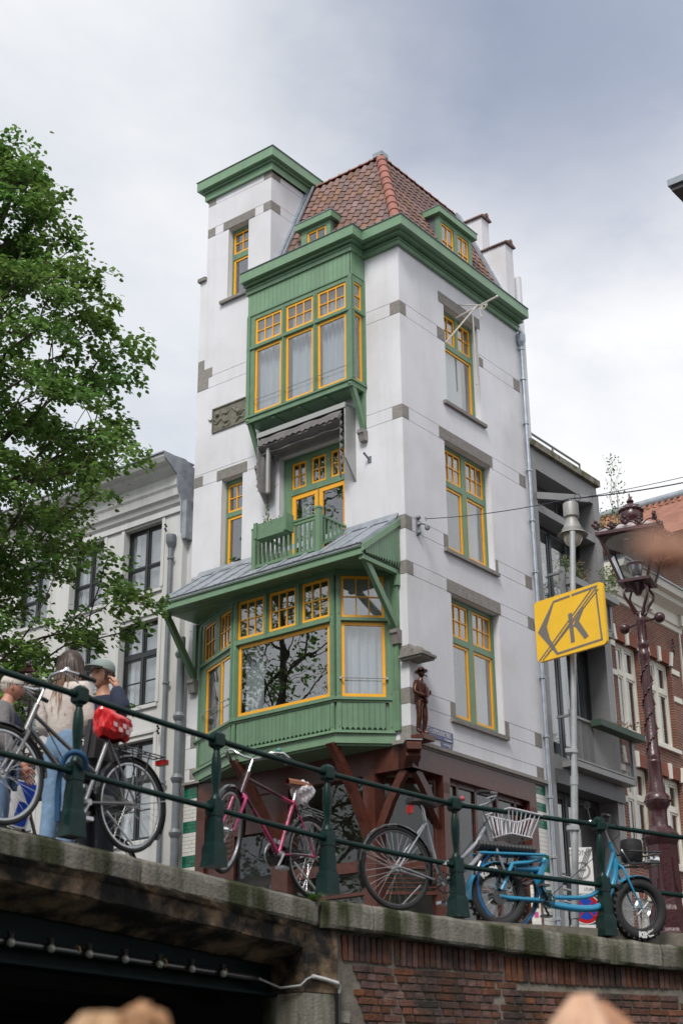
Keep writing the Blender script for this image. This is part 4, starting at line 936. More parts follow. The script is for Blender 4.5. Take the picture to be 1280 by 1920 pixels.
g1 = gw(8.8, 11.02, [(5.05, 6.15, 8.86, 10.96, 1, 1, PIPE, .04), (6.25, 7.0, 8.86, 10.96, 1, 1, PIPE, .04), (7.1, 7.5, 8.86, 10.96, 1, 1, BLACKF, .04)])
FR.box('frosted_panel', g1, 5.08, 6.12, -.5, -.49, 8.9, 10.2, CURT); FR.box('frosted_panel', g1, 6.28, 6.97, -.5, -.49, 8.9, 10.1, CURT); FR.box('white_board', g1, 6.85, 7.05, -.38, -.30, 8.9, 10.3, WHITE)
g0 = gw(11.2, 12.02, [(5.05, 7.5, 11.26, 11.96, 3, 1, DGRAY, .04)], DGRAY)
g2 = gw(5.55, 8.5, [(5.05, 6.2, 5.6, 8.45, 1, 1, PIPE, .05), (6.3, 7.1, 5.6, 8.45, 1, 1, PIPE, .05), (7.2, 7.5, 5.6, 8.45, 1, 1, BLACKF, .05)])
curtain(FR, g2, 6.2, 6.8, 5.6, 8.3, -.6, fold=.1)
g3 = gw(0, 5.25, [(5.05, 6.1, .1, 4.9, 1, 3, DGRAY, .06), (6.2, 7.5, .1, 4.9, 1, 3, DGRAY, .06)], DGRAY)
FR.box('fascia_sign_board', gh, 4.98, 7.86, -.3, .12, 4.95, 5.25, DGRAY)
for z in (2.9, 3.15, 2.65):
    b = MB(); b.tube([FR.P(5.0, -.2, z), FR.P(7.6, -.2, z)], .025, 6); b.build('security_bar', SILV, gh)
b = MB(); b.tube([FR.P(4.8, -.1, 13.0), FR.P(7.35, -.1, 13.0)], .028, 6)
for u in (4.9, 6.1, 7.35): b.tube([FR.P(u, -.1, 12.66), FR.P(u, -.1, 13.0)], .025, 6)
b.build('roof_rail', GRAYC, gh)
def balcony(u0, u1, zf, zr, depth, name):
    b = MB(); FR.mb(b, u0, u1, 0, depth, zf-.12, zf); FR.mb(b, u0-.02, u0+.10, depth-.06, depth+.0, zf-.35, zr+.1); FR.mb(b, u1-.1, u1+.02, depth-.06, depth, zf-.1, zr); FR.mb(b, u0, u1, depth-.05, depth, zr-.05, zr); FR.mb(b, u0, u1, depth-.05, depth, zf+.02, zf+.06); FR.mb(b, u0-.02, u0+.04, .0, depth, zr-.05, zr)
    bb = b.build('balcony_frame', GRAYC, gh); m_ = MB(); n = int((u1-u0)/.035)
    for k in range(n+1): FR.mb(m_, u0+k*.035, u0+k*.035+.006, depth-.03, depth-.024, zf+.05, zr-.05)
    for k in range(int((zr-zf)/.05)): FR.mb(m_, u0, u1, depth-.034, depth-.03, zf+.05+k*.05, zf+.056+k*.05)
    m_.build('mesh_infill', GRAYC, bb, kind='stuff'); return bb
b1_ = balcony(5.35, 7.5, 8.72, 9.62, .35, 'a'); b2_ = balcony(5.30, 8.0, 5.45, 6.42, .35, 'b')
b = MB(); FR.mb(b, 5.5, 7.4, .15, .4, 9.5, 9.62); FR.mb(b, 5.5, 7.5, .30, .55, 9.35, 9.48); b.build('plant_trough', GRAYC, b1_)
b = MB(); FR.mb(b, 6.1, 8.1, .34, .6, 6.30, 6.44); b.build('plant_trough', mat('dark_green_trough', (.03, .06, .04), .6), b2_)
b = MB(); b.beam(FR.P(4.95, .05, 11.35), FR.P(5.75, .9, 11.3), .06, .16); b.build('cable_arm', GRAYC, gh)
LEAFA = mat('roof_weed_yellow', (.36, .34, .04), .7, var=.3, vscale=9); LEAFB = mat('dry_heather', (.20, .13, .08), .8, var=.3, vscale=12); LEAFC = mat('weed_leaf', (.10, .16, .05), .7, var=.3, vscale=9)
def tuft(parent, c, rx, ry, h, n, m, size=.025, name='plant', stem=True, seed=1, kind=None, shape=0):
    rr = random.Random(seed); b = MB(); c = Vector(c)
    for k in range(n):
        t = rr.random(); w = (1-.6*t) if shape == 0 else (1-t)
        p = c+Vector((rr.gauss(0, rx*.5*w), rr.gauss(0, ry*.5*w), h*t))
        dx = Vector((rr.gauss(0, 1), rr.gauss(0, 1), rr.gauss(0, .6))).normalized()*size*rr.uniform(.6, 1.3); dy = Vector((rr.gauss(0, 1), rr.gauss(0, 1), rr.gauss(0, 1))).normalized()*size*.6
        b.quad(p-dx, p+dy, p+dx, p-dy)
    if stem:
        for k in range(6):
            b.tube([c, c+Vector((rr.gauss(0, rx*.3), rr.gauss(0, ry*.3), h*.5)), c+Vector((rr.gauss(0, rx*.6), rr.gauss(0, ry*.6), h*rr.uniform(.7, 1.05)))], [.008, .005, .002], 4)
    return b.build(name, m, parent, recalc=False, kind=kind)
for k, u in enumerate((5.62, 5.85, 6.2, 6.4)): tag(tuft(None, FR.P(u, .27, 9.6), .22, .22, .45+.1*(k % 2), 140, LEAFC if k % 2 == 0 else LEAFB, .03, 'potted_heather', seed=k), ['greenish heather at the near end of the upper balcony trough', 'reddish dry heather second along the upper balcony trough', 'tall green heather third along the upper balcony trough', 'rusty dry plant at the middle of the upper balcony'][k], 'plant', 'plants in the upper balcony trough')
for k, u in enumerate((7.3, 7.75)): tag(tuft(None, FR.P(u, .35, 9.5 if k == 0 else 9.9), .3, .3, .75-.2*k, 220, LEAFC, .03, 'balcony_shrub', seed=k+9), ['green shrub at the far end of the upper grey balcony', 'low green shrub where the grey house meets the brick cornice'][k], 'plant')
tag(tuft(None, FR.P(7.3, .45, 6.44), .9, .3, .18, 160, LEAFB, .025, 'trough_plant', seed=21), 'low dry plants in the dark green trough of the lower balcony', 'plant')

# ================================================================== BRICK HOUSE
bh = thing('brick_house', 'red-brown brick house with cream sash windows and a deep cream cornice', 'building', AB(0, 10, 0))
bc = [(8.20, 9.36), (9.83, 11.0)]; br = [(6.72, 8.85), (3.9, 5.97), (.9, 3.0)]
wall(FR, bh, 7.90, 12.1, 0, 9.95, [(a, c, z0, z1) for a, c in bc for z0, z1 in br], BRBR, depth=.25, ends=True)
b = MB(); b.box(.25, 6, 7.9, 12.1, 0, 10, T=AB); b.build('rear_volume', DARKIN, bh)
for a, c in bc:
    for z0, z1 in br:
        m_ = (a+c)/2; tz = z0+(z1-z0)*.66
        w = window(FR, bh, a+.01, c-.01, z0, z1-.005, -.12, WHITE, [(a+.08, m_-.06, z0+.09, tz-.05, 1, 1, WHITE, .05), (m_+.06, c-.08, z0+.09, tz-.05, 1, 1, WHITE, .05), (a+.08, m_-.06, tz+.05, z1-.1, 1, 1, WHITE, .05), (m_+.06, c-.08, tz+.05, z1-.1, 1, 1, WHITE, .05)], th=.1)
        FR.box('window_sill', bh, a-.05, c+.05, -.1, .07, z0-.09, z0, WHITE)
        FR.box('dark_room', bh, a, c, -.252, -.24, z0, z1, mat('grey_room', (.09, .09, .085), .9))
        # flat brick arch with white voussoirs
        n = 7
        for k in range(n):
            u0 = a-.10+(c-a+.2)*k/n; u1 = a-.10+(c-a+.2)*(k+1)/n-.006; s0 = (k-n/2)*.02; s1 = (k+1-n/2)*.02; wh = k in (0, 3, 6)
            mb_ = MB(); h0 = z1-.02 if wh else z1+.0; top = z1+(.34 if wh else .30); o_ = .05 if wh else .025
            if wh: u0 += .04; u1 -= .04
            mb_.prism([(u0, h0), (u1, h0), (u1+s1*1.4, top), (u0+s0*1.4, top)], -.04, o_, T=lambda x, y, z: FR.P(x, z, y)); mb_.build('voussoir' if not wh else 'white_voussoir', WHITE if wh else mat('arch_brick', (.22, .07, .045), .9, var=.25, vscale=22, rnd=.1), bh)
for z in (8.65, 7.95, 6.62, 5.75, 5.05, 3.8):
    for (u0, u1) in ((7.90, 8.16), (9.40, 9.79), (11.04, 11.45)):
        if z in (6.62, 3.8) : continue
        FR.box('white_band_stone', bh, u0, u1, -.02, .025, z, z+.13, WHITE)
FR.box('white_corner_strip', bh, 7.88, 7.93, -.02, .03, 0, 9.9, WHITE); FR.box('white_corner_strip', bh, 11.62, 11.68, -.02, .04, 0, 9.9, WHITE)
for z in (6.55, 9.0):
    pass
b = MB()
for (u, z) in ((8.0, 9.35), (11.2, 9.35), (8.0, 6.3), (11.2, 6.3)):
    for k in range(5): b.tube([FR.P(u+.05*sin(k*2.2), .03, z-.2+k*.09), FR.P(u-.04*sin(k*2.2), .06, z-.15+k*.09)], .018, 5)
b.build('wall_anchor', BLACKF, bh)
pr = [(0, 9.80), (.05, 9.82), (.07, 9.92), (.12, 9.95), (.12, 10.22), (.22, 10.27), (.38, 10.33), (.42, 10.42), (.55, 10.45), (.60, 10.60), (-.1, 10.66), (-.1, 9.8)]
b = MB(); b.prism(pr, 7.86, 11.75, T=lambda x, y, z: FR.P(z, x, y)); b.build('cornice', WHITE, bh)
b = MB()
for k in range(3): FR.mb(b, 8.05+k*1.72, 8.25+k*1.72, .1, .2, 9.96, 10.24)
b.build('cornice_bracket', WHITE, bh)
b = MB(); FR.mb(b, 7.86, 11.78, -.1, .64, 10.60, 10.64); b.build('gutter_edge', LEAD, bh)
b = MB(); b.quad(AB(-.1, 7.9, 10.6), AB(.7, 7.9, 12.1), AB(.7, 12.1, 12.1), AB(-.1, 12.1, 10.6)); b.quad(AB(-.1, 7.9, 10.6), AB(.7, 7.9, 12.1), AB(2, 7.9, 12.1), AB(2, 7.9, 10.6)); b.quad(AB(.7, 7.9, 12.1), AB(.7, 12.1, 12.1), AB(4, 12.1, 12.2), AB(4, 7.9, 12.2))
b.build('slate_mansard', mat('roof_slate', (.05, .052, .056), .6, var=.2), bh, recalc=False)
for r in range(8):
    for c in range(11):
        z = 10.62+r*.18; a = -.12+.8*(r*.18)/1.5; u = 7.93+c*.3+(.15 if r % 2 else 0)
        FR.box('slate', bh, u, u+.29, -a-.0, -a+.02, z, z+.19, MATS['roof_slate'])
b = MB(); b.box(.5, 1.15, 7.95, 8.6, 11, 13.05, T=AB); ch = b.build('chimney', BRBR, bh)
b = MB(); b.box(.45, 1.2, 7.90, 8.65, 12.95, 13.10, T=AB); b.box(.47, 1.18, 7.92, 8.63, 12.5, 12.56, T=AB); b.build('chimney_cap', BRBR2, ch)
for k in range(2): 
    b = MB(); b.lathe([(.09, 0), (.1, .2), (.12, .22), (.12, .28)], c=AB(.83, 8.12+.32*k, 13.1), n=10); b.build('chimney_pot', RTILE, ch, smooth=40)
tag(tuft(None, AB(.1, 8.1, 10.9), .9, .5, 1.1, 420, LEAFA, .045, 'roof_shrub', seed=31), 'yellow-green shrub sprouting beside the brick chimney', 'shrub')
tag(tuft(None, AB(.2, 9.3, 11.8), .45, .4, 2.2, 260, LEAFC, .04, 'roof_sapling', seed=33), 'spindly sapling growing on the brick house roof above the lantern', 'plant')
# far house with orange roof
fh = thing('far_house', 'dark brown brick house with orange pantile roof, farthest along the alley', 'building', AB(0, 13, 0))
wall(FR, fh, 12.1, 20, 0, 12.75, [(13.0, 14.1, 8.8, 10.6), (15.2, 16.3, 8.8, 10.6), (13.0, 14.1, 5.8, 7.8), (15.2, 16.3, 5.8, 7.8)], BRBR2, depth=.3, ends=True)
for (a, c, z0, z1) in ((13.0, 14.1, 8.8, 10.6), (15.2, 16.3, 8.8, 10.6), (13.0, 14.1, 5.8, 7.8), (15.2, 16.3, 5.8, 7.8)):
    window(FR, fh, a, c, z0, z1, -.1, WHITE, [(a+.08, c-.08, z0+.08, z1-.08, 2, 3, WHITE, .05)])
b = MB(); b.box(.01, 6, 12.1, 12.3, 0, 12.75, T=AB); b.box(.35, 6, 12.3, 20, 0, 12, T=AB); b.build('gable_wall', BRBR2, fh)
b = MB(); b.quad(AB(-.3, 12.0, 12.7), AB(6, 12.0, 12.7), AB(6, 14.2, 14.6), AB(-.3, 14.2, 14.6)); b.quad(AB(-.3, 12, 12.7), AB(-.3, 14.2, 14.6), AB(-.3, 16.4, 11.9))
orf = b.build('pantile_roof', ORTILE, fh, recalc=False)
for r in range(9):
    for c in range(24):
        t = r/9; p = AB(-.15+c*.19, 12.0+2.2*t, 11.93+2.7*t); q = AB(-.15+c*.19, 12.0+2.2*(t+.14), 11.90+2.7*(t+.14))
        b = MB(); b.tube([p, q], [.085, .07], 7); b.build('roof_tile', ORTILE, orf, smooth=50)
b = MB(); b.tube([AB(-.35, 14.2, 14.66), AB(6, 14.2, 14.66)], .14, 8); b.build('lead_ridge', LEAD, orf, smooth=50)

# ================================================================== HOUSE ACROSS THE ALLEY (its eave enters the frame)
oh = thing('alley_house', 'grey-brown brick house across the alley whose dark eave corner enters at the right edge', 'building', AB(-8, 2, 0))
FX = Fr(*AB(-7.35, 0, 0).xy, EB.x, EB.y, EA.x, EA.y)
hs = [(u, u+1.1, z, z+1.9) for u in (-.8, 1.2, 3.2) for z in (1.0, 4.2, 7.2, 10.0)]
wall(FX, oh, -1.7, 5, 0, 12.4, hs, brickmat('grey_brown_brickwork', (.17, .11, .085), (.13, .09, .07), (.3, .27, .24)), depth=.25, ends=True)
for (a, c, z0, z1) in hs: window(FX, oh, a, c, z0, z1, -.1, WHITE, [(a+.07, c-.07, z0+.07, z0+1.2, 1, 1, WHITE, .05), (a+.07, c-.07, z0+1.27, z1-.07, 2, 1, WHITE, .05)])
b = MB(); b.box(-15, -7.6, -1.7, 5, 0, 12.4, T=AB); b.build('rear_volume', BRBR2, oh)
b = MB(); b.box(-15, -7.02, -2.2, 5.3, 12.42, 12.5, T=AB); b.build('eave_board', DGRAY, oh)
b = MB(); b.box(-15, -6.98, -2.25, 5.3, 12.503, 12.62, T=AB); b.build('eave_gutter', LEAD, oh)

# ================================================================== TREES
BARK = mat('elm_bark', (.085, .07, .055), .95, var=.3, vscale=9, bump=.6, bscale=20)
def leafmat(name, c, tr):
    m = bpy.data.materials.new(name); m.use_nodes = True; nt = m.node_tree; n = nt.nodes; L = nt.links; MATS[name] = m
    b = n['Principled BSDF']; b.inputs['Roughness'].default_value = .5
    geo = n.new('ShaderNodeNewGeometry'); hs = n.new('ShaderNodeHueSaturation'); hs.inputs['Color'].default_value = (*c, 1)
    m1 = n.new('ShaderNodeMapRange'); m1.inputs[3].default_value = .55; m1.inputs[4].default_value = 1.6; L.new(geo.outputs['Random Per Island'], m1.inputs[0]); L.new(m1.outputs[0], hs.inputs['Value'])
    t = n.new('ShaderNodeTexNoise'); t.inputs['Scale'].default_value = .9; L.new(geo.outputs['Position'], t.inputs['Vector'])
    m2 = n.new('ShaderNodeMapRange'); m2.inputs[1].default_value = .3; m2.inputs[2].default_value = .7; m2.inputs[3].default_value = .475; m2.inputs[4].default_value = .52; L.new(t.outputs[0], m2.inputs[0]); L.new(m2.outputs[0], hs.inputs['Hue'])
    L.new(hs.outputs[0], b.inputs['Base Color'])
    tl = n.new('ShaderNodeBsdfTranslucent'); L.new(hs.outputs[0], tl.inputs[0]); mx = n.new('ShaderNodeMixShader'); mx.inputs[0].default_value = tr
    L.new(b.outputs[0], mx.inputs[1]); L.new(tl.outputs[0], mx.inputs[2]); L.new(mx.outputs[0], n['Material Output'].inputs[0]); return m
LEAF = leafmat('elm_leaf', (.125, .225, .052), .45)
ENV = [(3.0, 2.0), (3.8, 2.8), (5.2, 2.8), (6.4, 2.45), (7.6, 2.55), (8.8, 2.7), (9.6, 2.65), (10.2, 2.3), (10.8, 1.35), (11.6, .95), (12.6, .6), (13.4, .25)]
def env(z): return float(np.interp(z, [e[0] for e in ENV], [e[1] for e in ENV], left=0, right=0))
def make_tree(axis, seed, nattr=1050, lpc=78):
    rng = np.random.default_rng(seed); ax = Vector(axis)
    # limbs: ascending elm form
    nodes = []; par = []; 
    def lean(z): return Vector((-.5+.085*z, 0, 0)) if z > 4 else Vector((-.16, 0, 0))*(1-z/8)
    def spine(z): return ax+Vector((0, 0, z))+Vector((max(0, z-5)*.115, .0, 0))
    for k in range(24):
        z = k*.53; nodes.append(spine(z)+Vector((.06*sin(k*1.7), .06*cos(k*1.1), 0))); par.append(k-1)
    pts = []
    tries = 0
    while len(pts) < nattr and tries < 200000:
        tries += 1
        z = rng.uniform(3.2, 13.4); r = env(z); 
        a = rng.uniform(0, 2*pi); q = rng.random()**.45*r*(1+.22*sin(a*3+z*1.3)+.15*sin(a*5-z*2.1))
        if rng.random() > (r/3)**1.0+.15: continue
        p = spine(z)+Vector((q*cos(a), q*sin(a)*.95, 0)); pts.append(p)
    order = sorted(range(len(pts)), key=lambda i: (pts[i]-spine(pts[i].z)).length)
    N = [np.array(n) for n in nodes]; kids = [0]*len(N)
    arr = np.zeros((60000, 3)); arr[:len(N)] = N; cnt_ = len(N)
    tips = []
    for i in order:
        p = np.array(pts[i]); dd = arr[:cnt_]-p; d2 = (dd**2).sum(1)
        pen = np.where(dd[:, 2] > -.25*np.sqrt(d2), 6.0, 0)+np.where(np.arange(cnt_) < 5, 50, 0)     # join from below
        j = int(np.argmin(d2+pen)); s0 = arr[j].copy(); L_ = sqrt(d2[j]); n = max(1, int(L_/.28)); last = j
        for k in range(1, n+1):
            t = k/n; q = s0+(p-s0)*t; q[2] += .10*L_*sin(pi*t)*.6-.0; q[:2] += rng.normal(0, .02, 2); arr[cnt_] = q; par.append(last); last = cnt_; cnt_ += 1
        tips.append(last)
    w = np.zeros(cnt_); 
    for t in tips: w[t] += 1
    for k in range(cnt_-1, 0, -1): w[par[k]] += w[k] if par[k] >= 0 else 0
    rad = .0062*np.sqrt(np.maximum(w, .6))*1.15; rad[:6] = np.maximum(rad[:6], .17)
    tr = MB(); br_ = MB()
    for k in range(1, cnt_):
        pk = par[k]
        if pk < 0: continue
        m_ = tr if k < 24 else br_
        m_.tube([arr[pk], arr[k]], [rad[pk] if k < 24 else min(rad[pk], rad[k]*1.3), rad[k]], 8 if k < 24 else (5 if rad[k] > .02 else 3), cap=False)
    # leaves in flat drooping sprays
    V = []; F_ = []; c = 0
    base = np.array([[0, 0, 0], [.30, .42, .06], [.75, .34, .02], [1.15, 0, -.12], [.75, -.34, .02], [.30, -.42, .06]])
    faces = [(0, 1, 2, 3), (0, 3, 4, 5)]
    out = []
    nt = len(tips)
    for t in tips:
        o_ = arr[t]; ang0 = rng.uniform(0, 2*pi); ctr = np.array(spine(o_[2])); outd = o_-ctr; outd[2] = 0
        ol = np.linalg.norm(outd)+1e-6; outd /= ol
        nl = int(lpc*rng.uniform(.6, 1.3)); L_ = rng.uniform(.3, .62)
        for k in range(nl):
            s_ = rng.random(); side = rng.normal(0, .17); 
            sd = np.array([-outd[1], outd[0], 0]); 
            p = o_+outd*(s_*L_-.12)+sd*side*(1.1-s_*.6)+np.array([0, 0, rng.normal(0, .07)-.10*s_*s_])
            a = atan2(outd[1], outd[0])+rng.normal(0, .9); tilt = rng.normal(-.25, .35); roll = rng.normal(0, .45); sz = rng.uniform(.055, .098)
            ca, sa, ct, st, cr_, sr_ = cos(a), sin(a), cos(tilt), sin(tilt), cos(roll), sin(roll)
            Rz = np.array([[ca, -sa, 0], [sa, ca, 0], [0, 0, 1]]); Ry = np.array([[ct, 0, -st], [0, 1, 0], [st, 0, ct]]); Rx = np.array([[1, 0, 0], [0, cr_, -sr_], [0, sr_, cr_]])
            out.append((base*sz) @ (Rz @ Ry @ Rx).T+p)
    V = np.concatenate(out); nl = len(out)
    me = bpy.data.meshes.new('crown'); me.vertices.add(len(V)); me.vertices.foreach_set('co', V.astype(np.float32).ravel())
    idx = (np.arange(nl)[:, None, None]*6+np.array(faces)[None]).reshape(-1, 4)
    me.loops.add(idx.size); me.loops.foreach_set('vertex_index', idx.ravel().astype(np.int32)); me.polygons.add(len(idx)); me.polygons.foreach_set('loop_start', np.arange(0, idx.size, 4, dtype=np.int32)); me.update(calc_edges=True); me.validate()
    me.materials.append(LEAF)
    return tr, br_, me, nl
tr, br_, cme, nleaf = make_tree((-6.35, 20.3, .3), 4)
tree = thing('elm_tree', 'tall leafy elm at the left edge, in front of the ivory house', 'tree', (-6.35, 20.3, .3))
parts = [tr.build('trunk', BARK, tree, smooth=60, recalc=False), br_.build('branches', BARK, tree, smooth=60, recalc=False, kind='stuff')]
parts.append(shared('crown', cme, tree, Matrix.Identity(4))); parts[-1]['kind'] = 'stuff'
def copy_thing(root, M, label, group=None):
    r = root.copy(); COL.objects.link(r); r.matrix_basis = M; r['label'] = label; WM[r.name] = M.copy()
    if group: r['group'] = group
    for ch in root.children:
        c = ch.copy(); COL.objects.link(c); c.parent = r; c.matrix_parent_inverse = ch.matrix_parent_inverse.copy()
        for g in ch.children:
            q = g.copy(); COL.objects.link(q); q.parent = c; q.matrix_parent_inverse = g.matrix_parent_inverse.copy()
    return r
bpy.context.view_layer.update()
copy_thing(tree, Matrix.Translation((-11.6, 17.6, .2)) @ Matrix.Rotation(2.1, 4, 'Z') @ Matrix.Scale(1.25, 4), 'leafy elm beyond the left edge, mirrored in the bay window glass')
tr2, br2, cme2, _n = make_tree((-13.2, 24.6, .2), 9, nattr=430, lpc=34)
t2 = thing('elm_tree', 'open-crowned elm beyond the left edge, its trunk mirrored in the bay window', 'tree', (-13.2, 24.6, .2))
for o_ in (tr2.build('trunk', BARK, t2, smooth=60, recalc=False), br2.build('branches', BARK, t2, smooth=60, recalc=False, kind='stuff'), shared('crown', cme2, t2, Matrix.Identity(4))):
    if o_.name.startswith('crown'): o_['kind'] = 'stuff'
t2.matrix_basis = Matrix.Translation((-13.2, 24.6, .2)) @ Matrix.Scale(1.3, 4)

# ================================================================== FAR BANK BEHIND THE VIEWER (unseen, added to darken the low parts; also mirrored)
fbm = brickmat('far_bank_brick', (.16, .08, .06), (.12, .06, .045), (.28, .25, .22), frame='L')
for k in range(9):
    x0 = -34+k*7.4; h = 10.5+2.2*((k*7) % 3); F_ = Fr(x0, -17, 1, 0, 0, 1); t = thing('unseen_bank_house', 'unseen brown canal house behind the viewer, added to block low sky light', 'building', (x0+3.6, -18, 0), 'unseen canal houses added behind the viewer to block low sky')
    hs_ = [(u, u+1.1, z, z+1.8) for u in (.8, 3.0, 5.2) for z in (.8, 4.0, 7.0)]
    b = MB(); grid_panel(F_, b, 0, 7.2, -.5, h, hs_, 0, -.25); F_.mb(b, 0, 7.2, -8, -.26, -.5, h-.2); F_.mb(b, 0, 7.2, -1, .3, h, h+.3); b.build('front_wall', fbm, t)
    for (u0, u1, z0, z1) in hs_: F_.box('window', t, u0, u1, -.2, -.15, z0, z1, WHITE if False else BLACKF)
F_ = Fr(-45, -5.5, 1, 0, 0, 1); b = MB(); F_.mb(b, 0, 90, -11.4, 0, -3, -.5); b.build('far_quay', PAVE, kind='structure')
# ================================================================== QUAY, BRIDGE AND RAILING
cops = [Vector(p) for p in COPL[1:-1]]
def pathpt(s_):      # arc-length position on the coping line measured from the bridge end
    P = cops[3:]; acc = 0
    if s_ < 0:
        d = (cops[3]-cops[2]); d.z = 0; d.normalize(); return cops[3]+d*s_, d
    for a, c in zip(P, P[1:]):
        d = c-a; dz = d.z; d.z = 0; l = d.length
        if s_ <= acc+l or c is P[-1]: t = (s_-acc)/l; q = a.lerp(c, t); return q, d.normalized()
        acc += l
bridge = thing('bridge', 'old canal bridge with mossy stone edge and dark green girder under it', 'bridge', (-1.5, 11, -.3))
quay = thing('quay_wall', 'dark red brick quay wall with thick mossy coping stones', 'wall', (1.5, 13.8, -1))
def coping(p, q, z0, z1, parent, h, depth=.42, seed=0):
    p = Vector(p); q = Vector(q); d = (q-p); d.z = 0; L_ = d.length; d.normalize(); nb_ = Vector((-d.y, d.x, 0)); rr = random.Random(seed)
    n = max(3, int(L_/.1)); m_ = MB(); rows = []
    sec = [(depth, 0), (.05, 0), (.022, -.008), (.006, -.03), (0, -.07), (0, -h+.03), (.012, -h+.006), (.04, -h), (depth, -h)]
    for k in range(n+1):
        t = k/n; c = p.lerp(q, t); z = z0+(z1-z0)*t; row = []
        ends = .012 if k in (0, n) else 0
        for (o, dz) in sec:
            j = rr.gauss(0, .0035) if o < .3 else 0
            row.append(Vector((c.x, c.y, 0))+nb_*(o+j+ends)+Vector((0, 0, z+dz+j-(ends if dz == 0 else 0))))
        rows.append(row)
    for a, c in zip(rows, rows[1:]):
        for j in range(len(sec)): m_.quad(a[j], a[(j+1) % len(sec)], c[(j+1) % len(sec)], c[j])
    m_.quad(*rows[0]); m_.quad(*rows[-1])
    m_.build('coping_stone', COPE, parent, smooth=35)
def atx(x):
    for a, c in zip(cops, cops[1:]):
        if a.x-1e-4 <= x <= c.x+1e-4: return a.lerp(c, (x-a.x)/(c.x-a.x))
js = [-3.6, -2.9, -1.47, -.205]
for k, (a, c) in enumerate(zip(js, js[1:])):
    p, q = atx(a), atx(c); g = (q-p).normalized()*.007; coping(p+g, q-g, p.z, q.z, bridge, .205+.0*k, seed=k)
js = [-.19, .245, 1.425, 3.0, 4.6, 6.4]
zq = [.238, .232, .163, .075, .03, .01]
for k, (a, c) in enumerate(zip(js, js[1:])):
    mids = [x.x for x in cops if a < x.x < c]; xs_ = [a]+mids+[c]
    for x0, x1 in zip(xs_, xs_[1:]):
        p, q = atx(x0), atx(x1); g = (q-p).normalized()*.007
        z0 = float(np.interp(x0, js, zq)); z1 = float(np.interp(x1, js, zq))
        coping(p+(g if x0 == a else g*0), q-(g if x1 == c else g*0), z0, z1, quay, .235, seed=10+k)
# stained concrete band below the bridge coping, crumbling
m_ = MB(); rr = random.Random(2); P = []; N = 60
a, c = Vector((-3.6, 7.57, 0)), Vector((-.205, 12.348, 0)); d = (c-a).normalized(); nb_ = Vector((-d.y, d.x, 0))
for k in range(N+1):
    t = k/N; q = a.lerp(c, t); zt = np.interp(q.x, [-3.6, -2.25, -1.47, -.205], [.16, .145, .12, .01]); zb = np.interp(q.x, [-3.6, -2.3, -1.47, -.38, -.2], [.05, -.01, -.075, -.17, -.19])
    r = [q+nb_*.42+Vector((0, 0, zt)), q+nb_*(.03+rr.random()*.015)+Vector((0, 0, zt+.0)), q+nb_*(.045+rr.random()*.03)+Vector((0, 0, zt-.035)), q+nb_*(.07+rr.random()*.02)+Vector((0, 0, zt-.05)), q+nb_*(.075+rr.random()*.025)+Vector((0, 0, zb+.02+rr.random()*.012)), q+nb_*.12+Vector((0, 0, zb+rr.random()*.012)), q+nb_*.42+Vector((0, 0, zb-.10))]
    P.append(r)
for a_, c_ in zip(P, P[1:]):
    for j in range(6): m_.quad(a_[j], a_[j+1], c_[j+1], c_[j])
m_.build('crumbling_edge', OLDST, bridge, recalc=False)
Fb = Fr(-3.6+nb_.x*.45, 7.57+nb_.y*.45, d.x, d.y, d.y, -d.x); LB = (c-a).length
def bq(u): return float(np.interp(u, [0, LB], [.0, 1]))
# girder: web, flanges, deck beams
b = MB()
def sl(u0, u1, o0_, o1_, za, zb, zc, zd):   # za,zb at u0 (bottom,top) ; zc,zd at u1
    b.hexa([Fb.P(u0, o0_, za), Fb.P(u1, o0_, zc), Fb.P(u0, o1_, za), Fb.P(u1, o1_, zc), Fb.P(u0, o0_, zb), Fb.P(u1, o0_, zd), Fb.P(u0, o1_, zb), Fb.P(u1, o1_, zd)])
sl(-2, LB, -.03, 0, -.38, .05, -.50, -.10); sl(-2, LB, -.12, .1, -.41, -.385, -.53, -.505); sl(-2, LB, -.12, .06, .0, .03, -.16, -.13)
b.build('edge_girder', STEELD, bridge)
for k in range(7):
    b = MB(); o_ = -.75-.8*k
    b.hexa([Fb.P(u, o_+dd, z+(-.12 if u > 0 else 0)) for z in (-.42-.01*k, -.1) for dd in (-.1, .1) for u in (-4, LB+.3)]); b.build('deck_beam', mat('near_black_beam', (.016, .015, .014), .8, var=.4), bridge)  # beams are near-black with a random tone
b = MB(); b.hexa([Fb.P(u, o_, z) for z in (.0, .1) for o_ in (-8, -.15) for u in (-6, LB+.4)]); b.build('deck', mat('near_black_concrete', (.02, .02, .02), .95), bridge)  # plain near-black concrete, shared with the abutment
# abutment behind
b = MB(); b.hexa([Fb.P(u, o_, z) for z in (-3, 0) for o_ in (-9, -.12) for u in (LB+.05, LB+.6)]); b.build('abutment', MATS['near_black_concrete'], bridge)
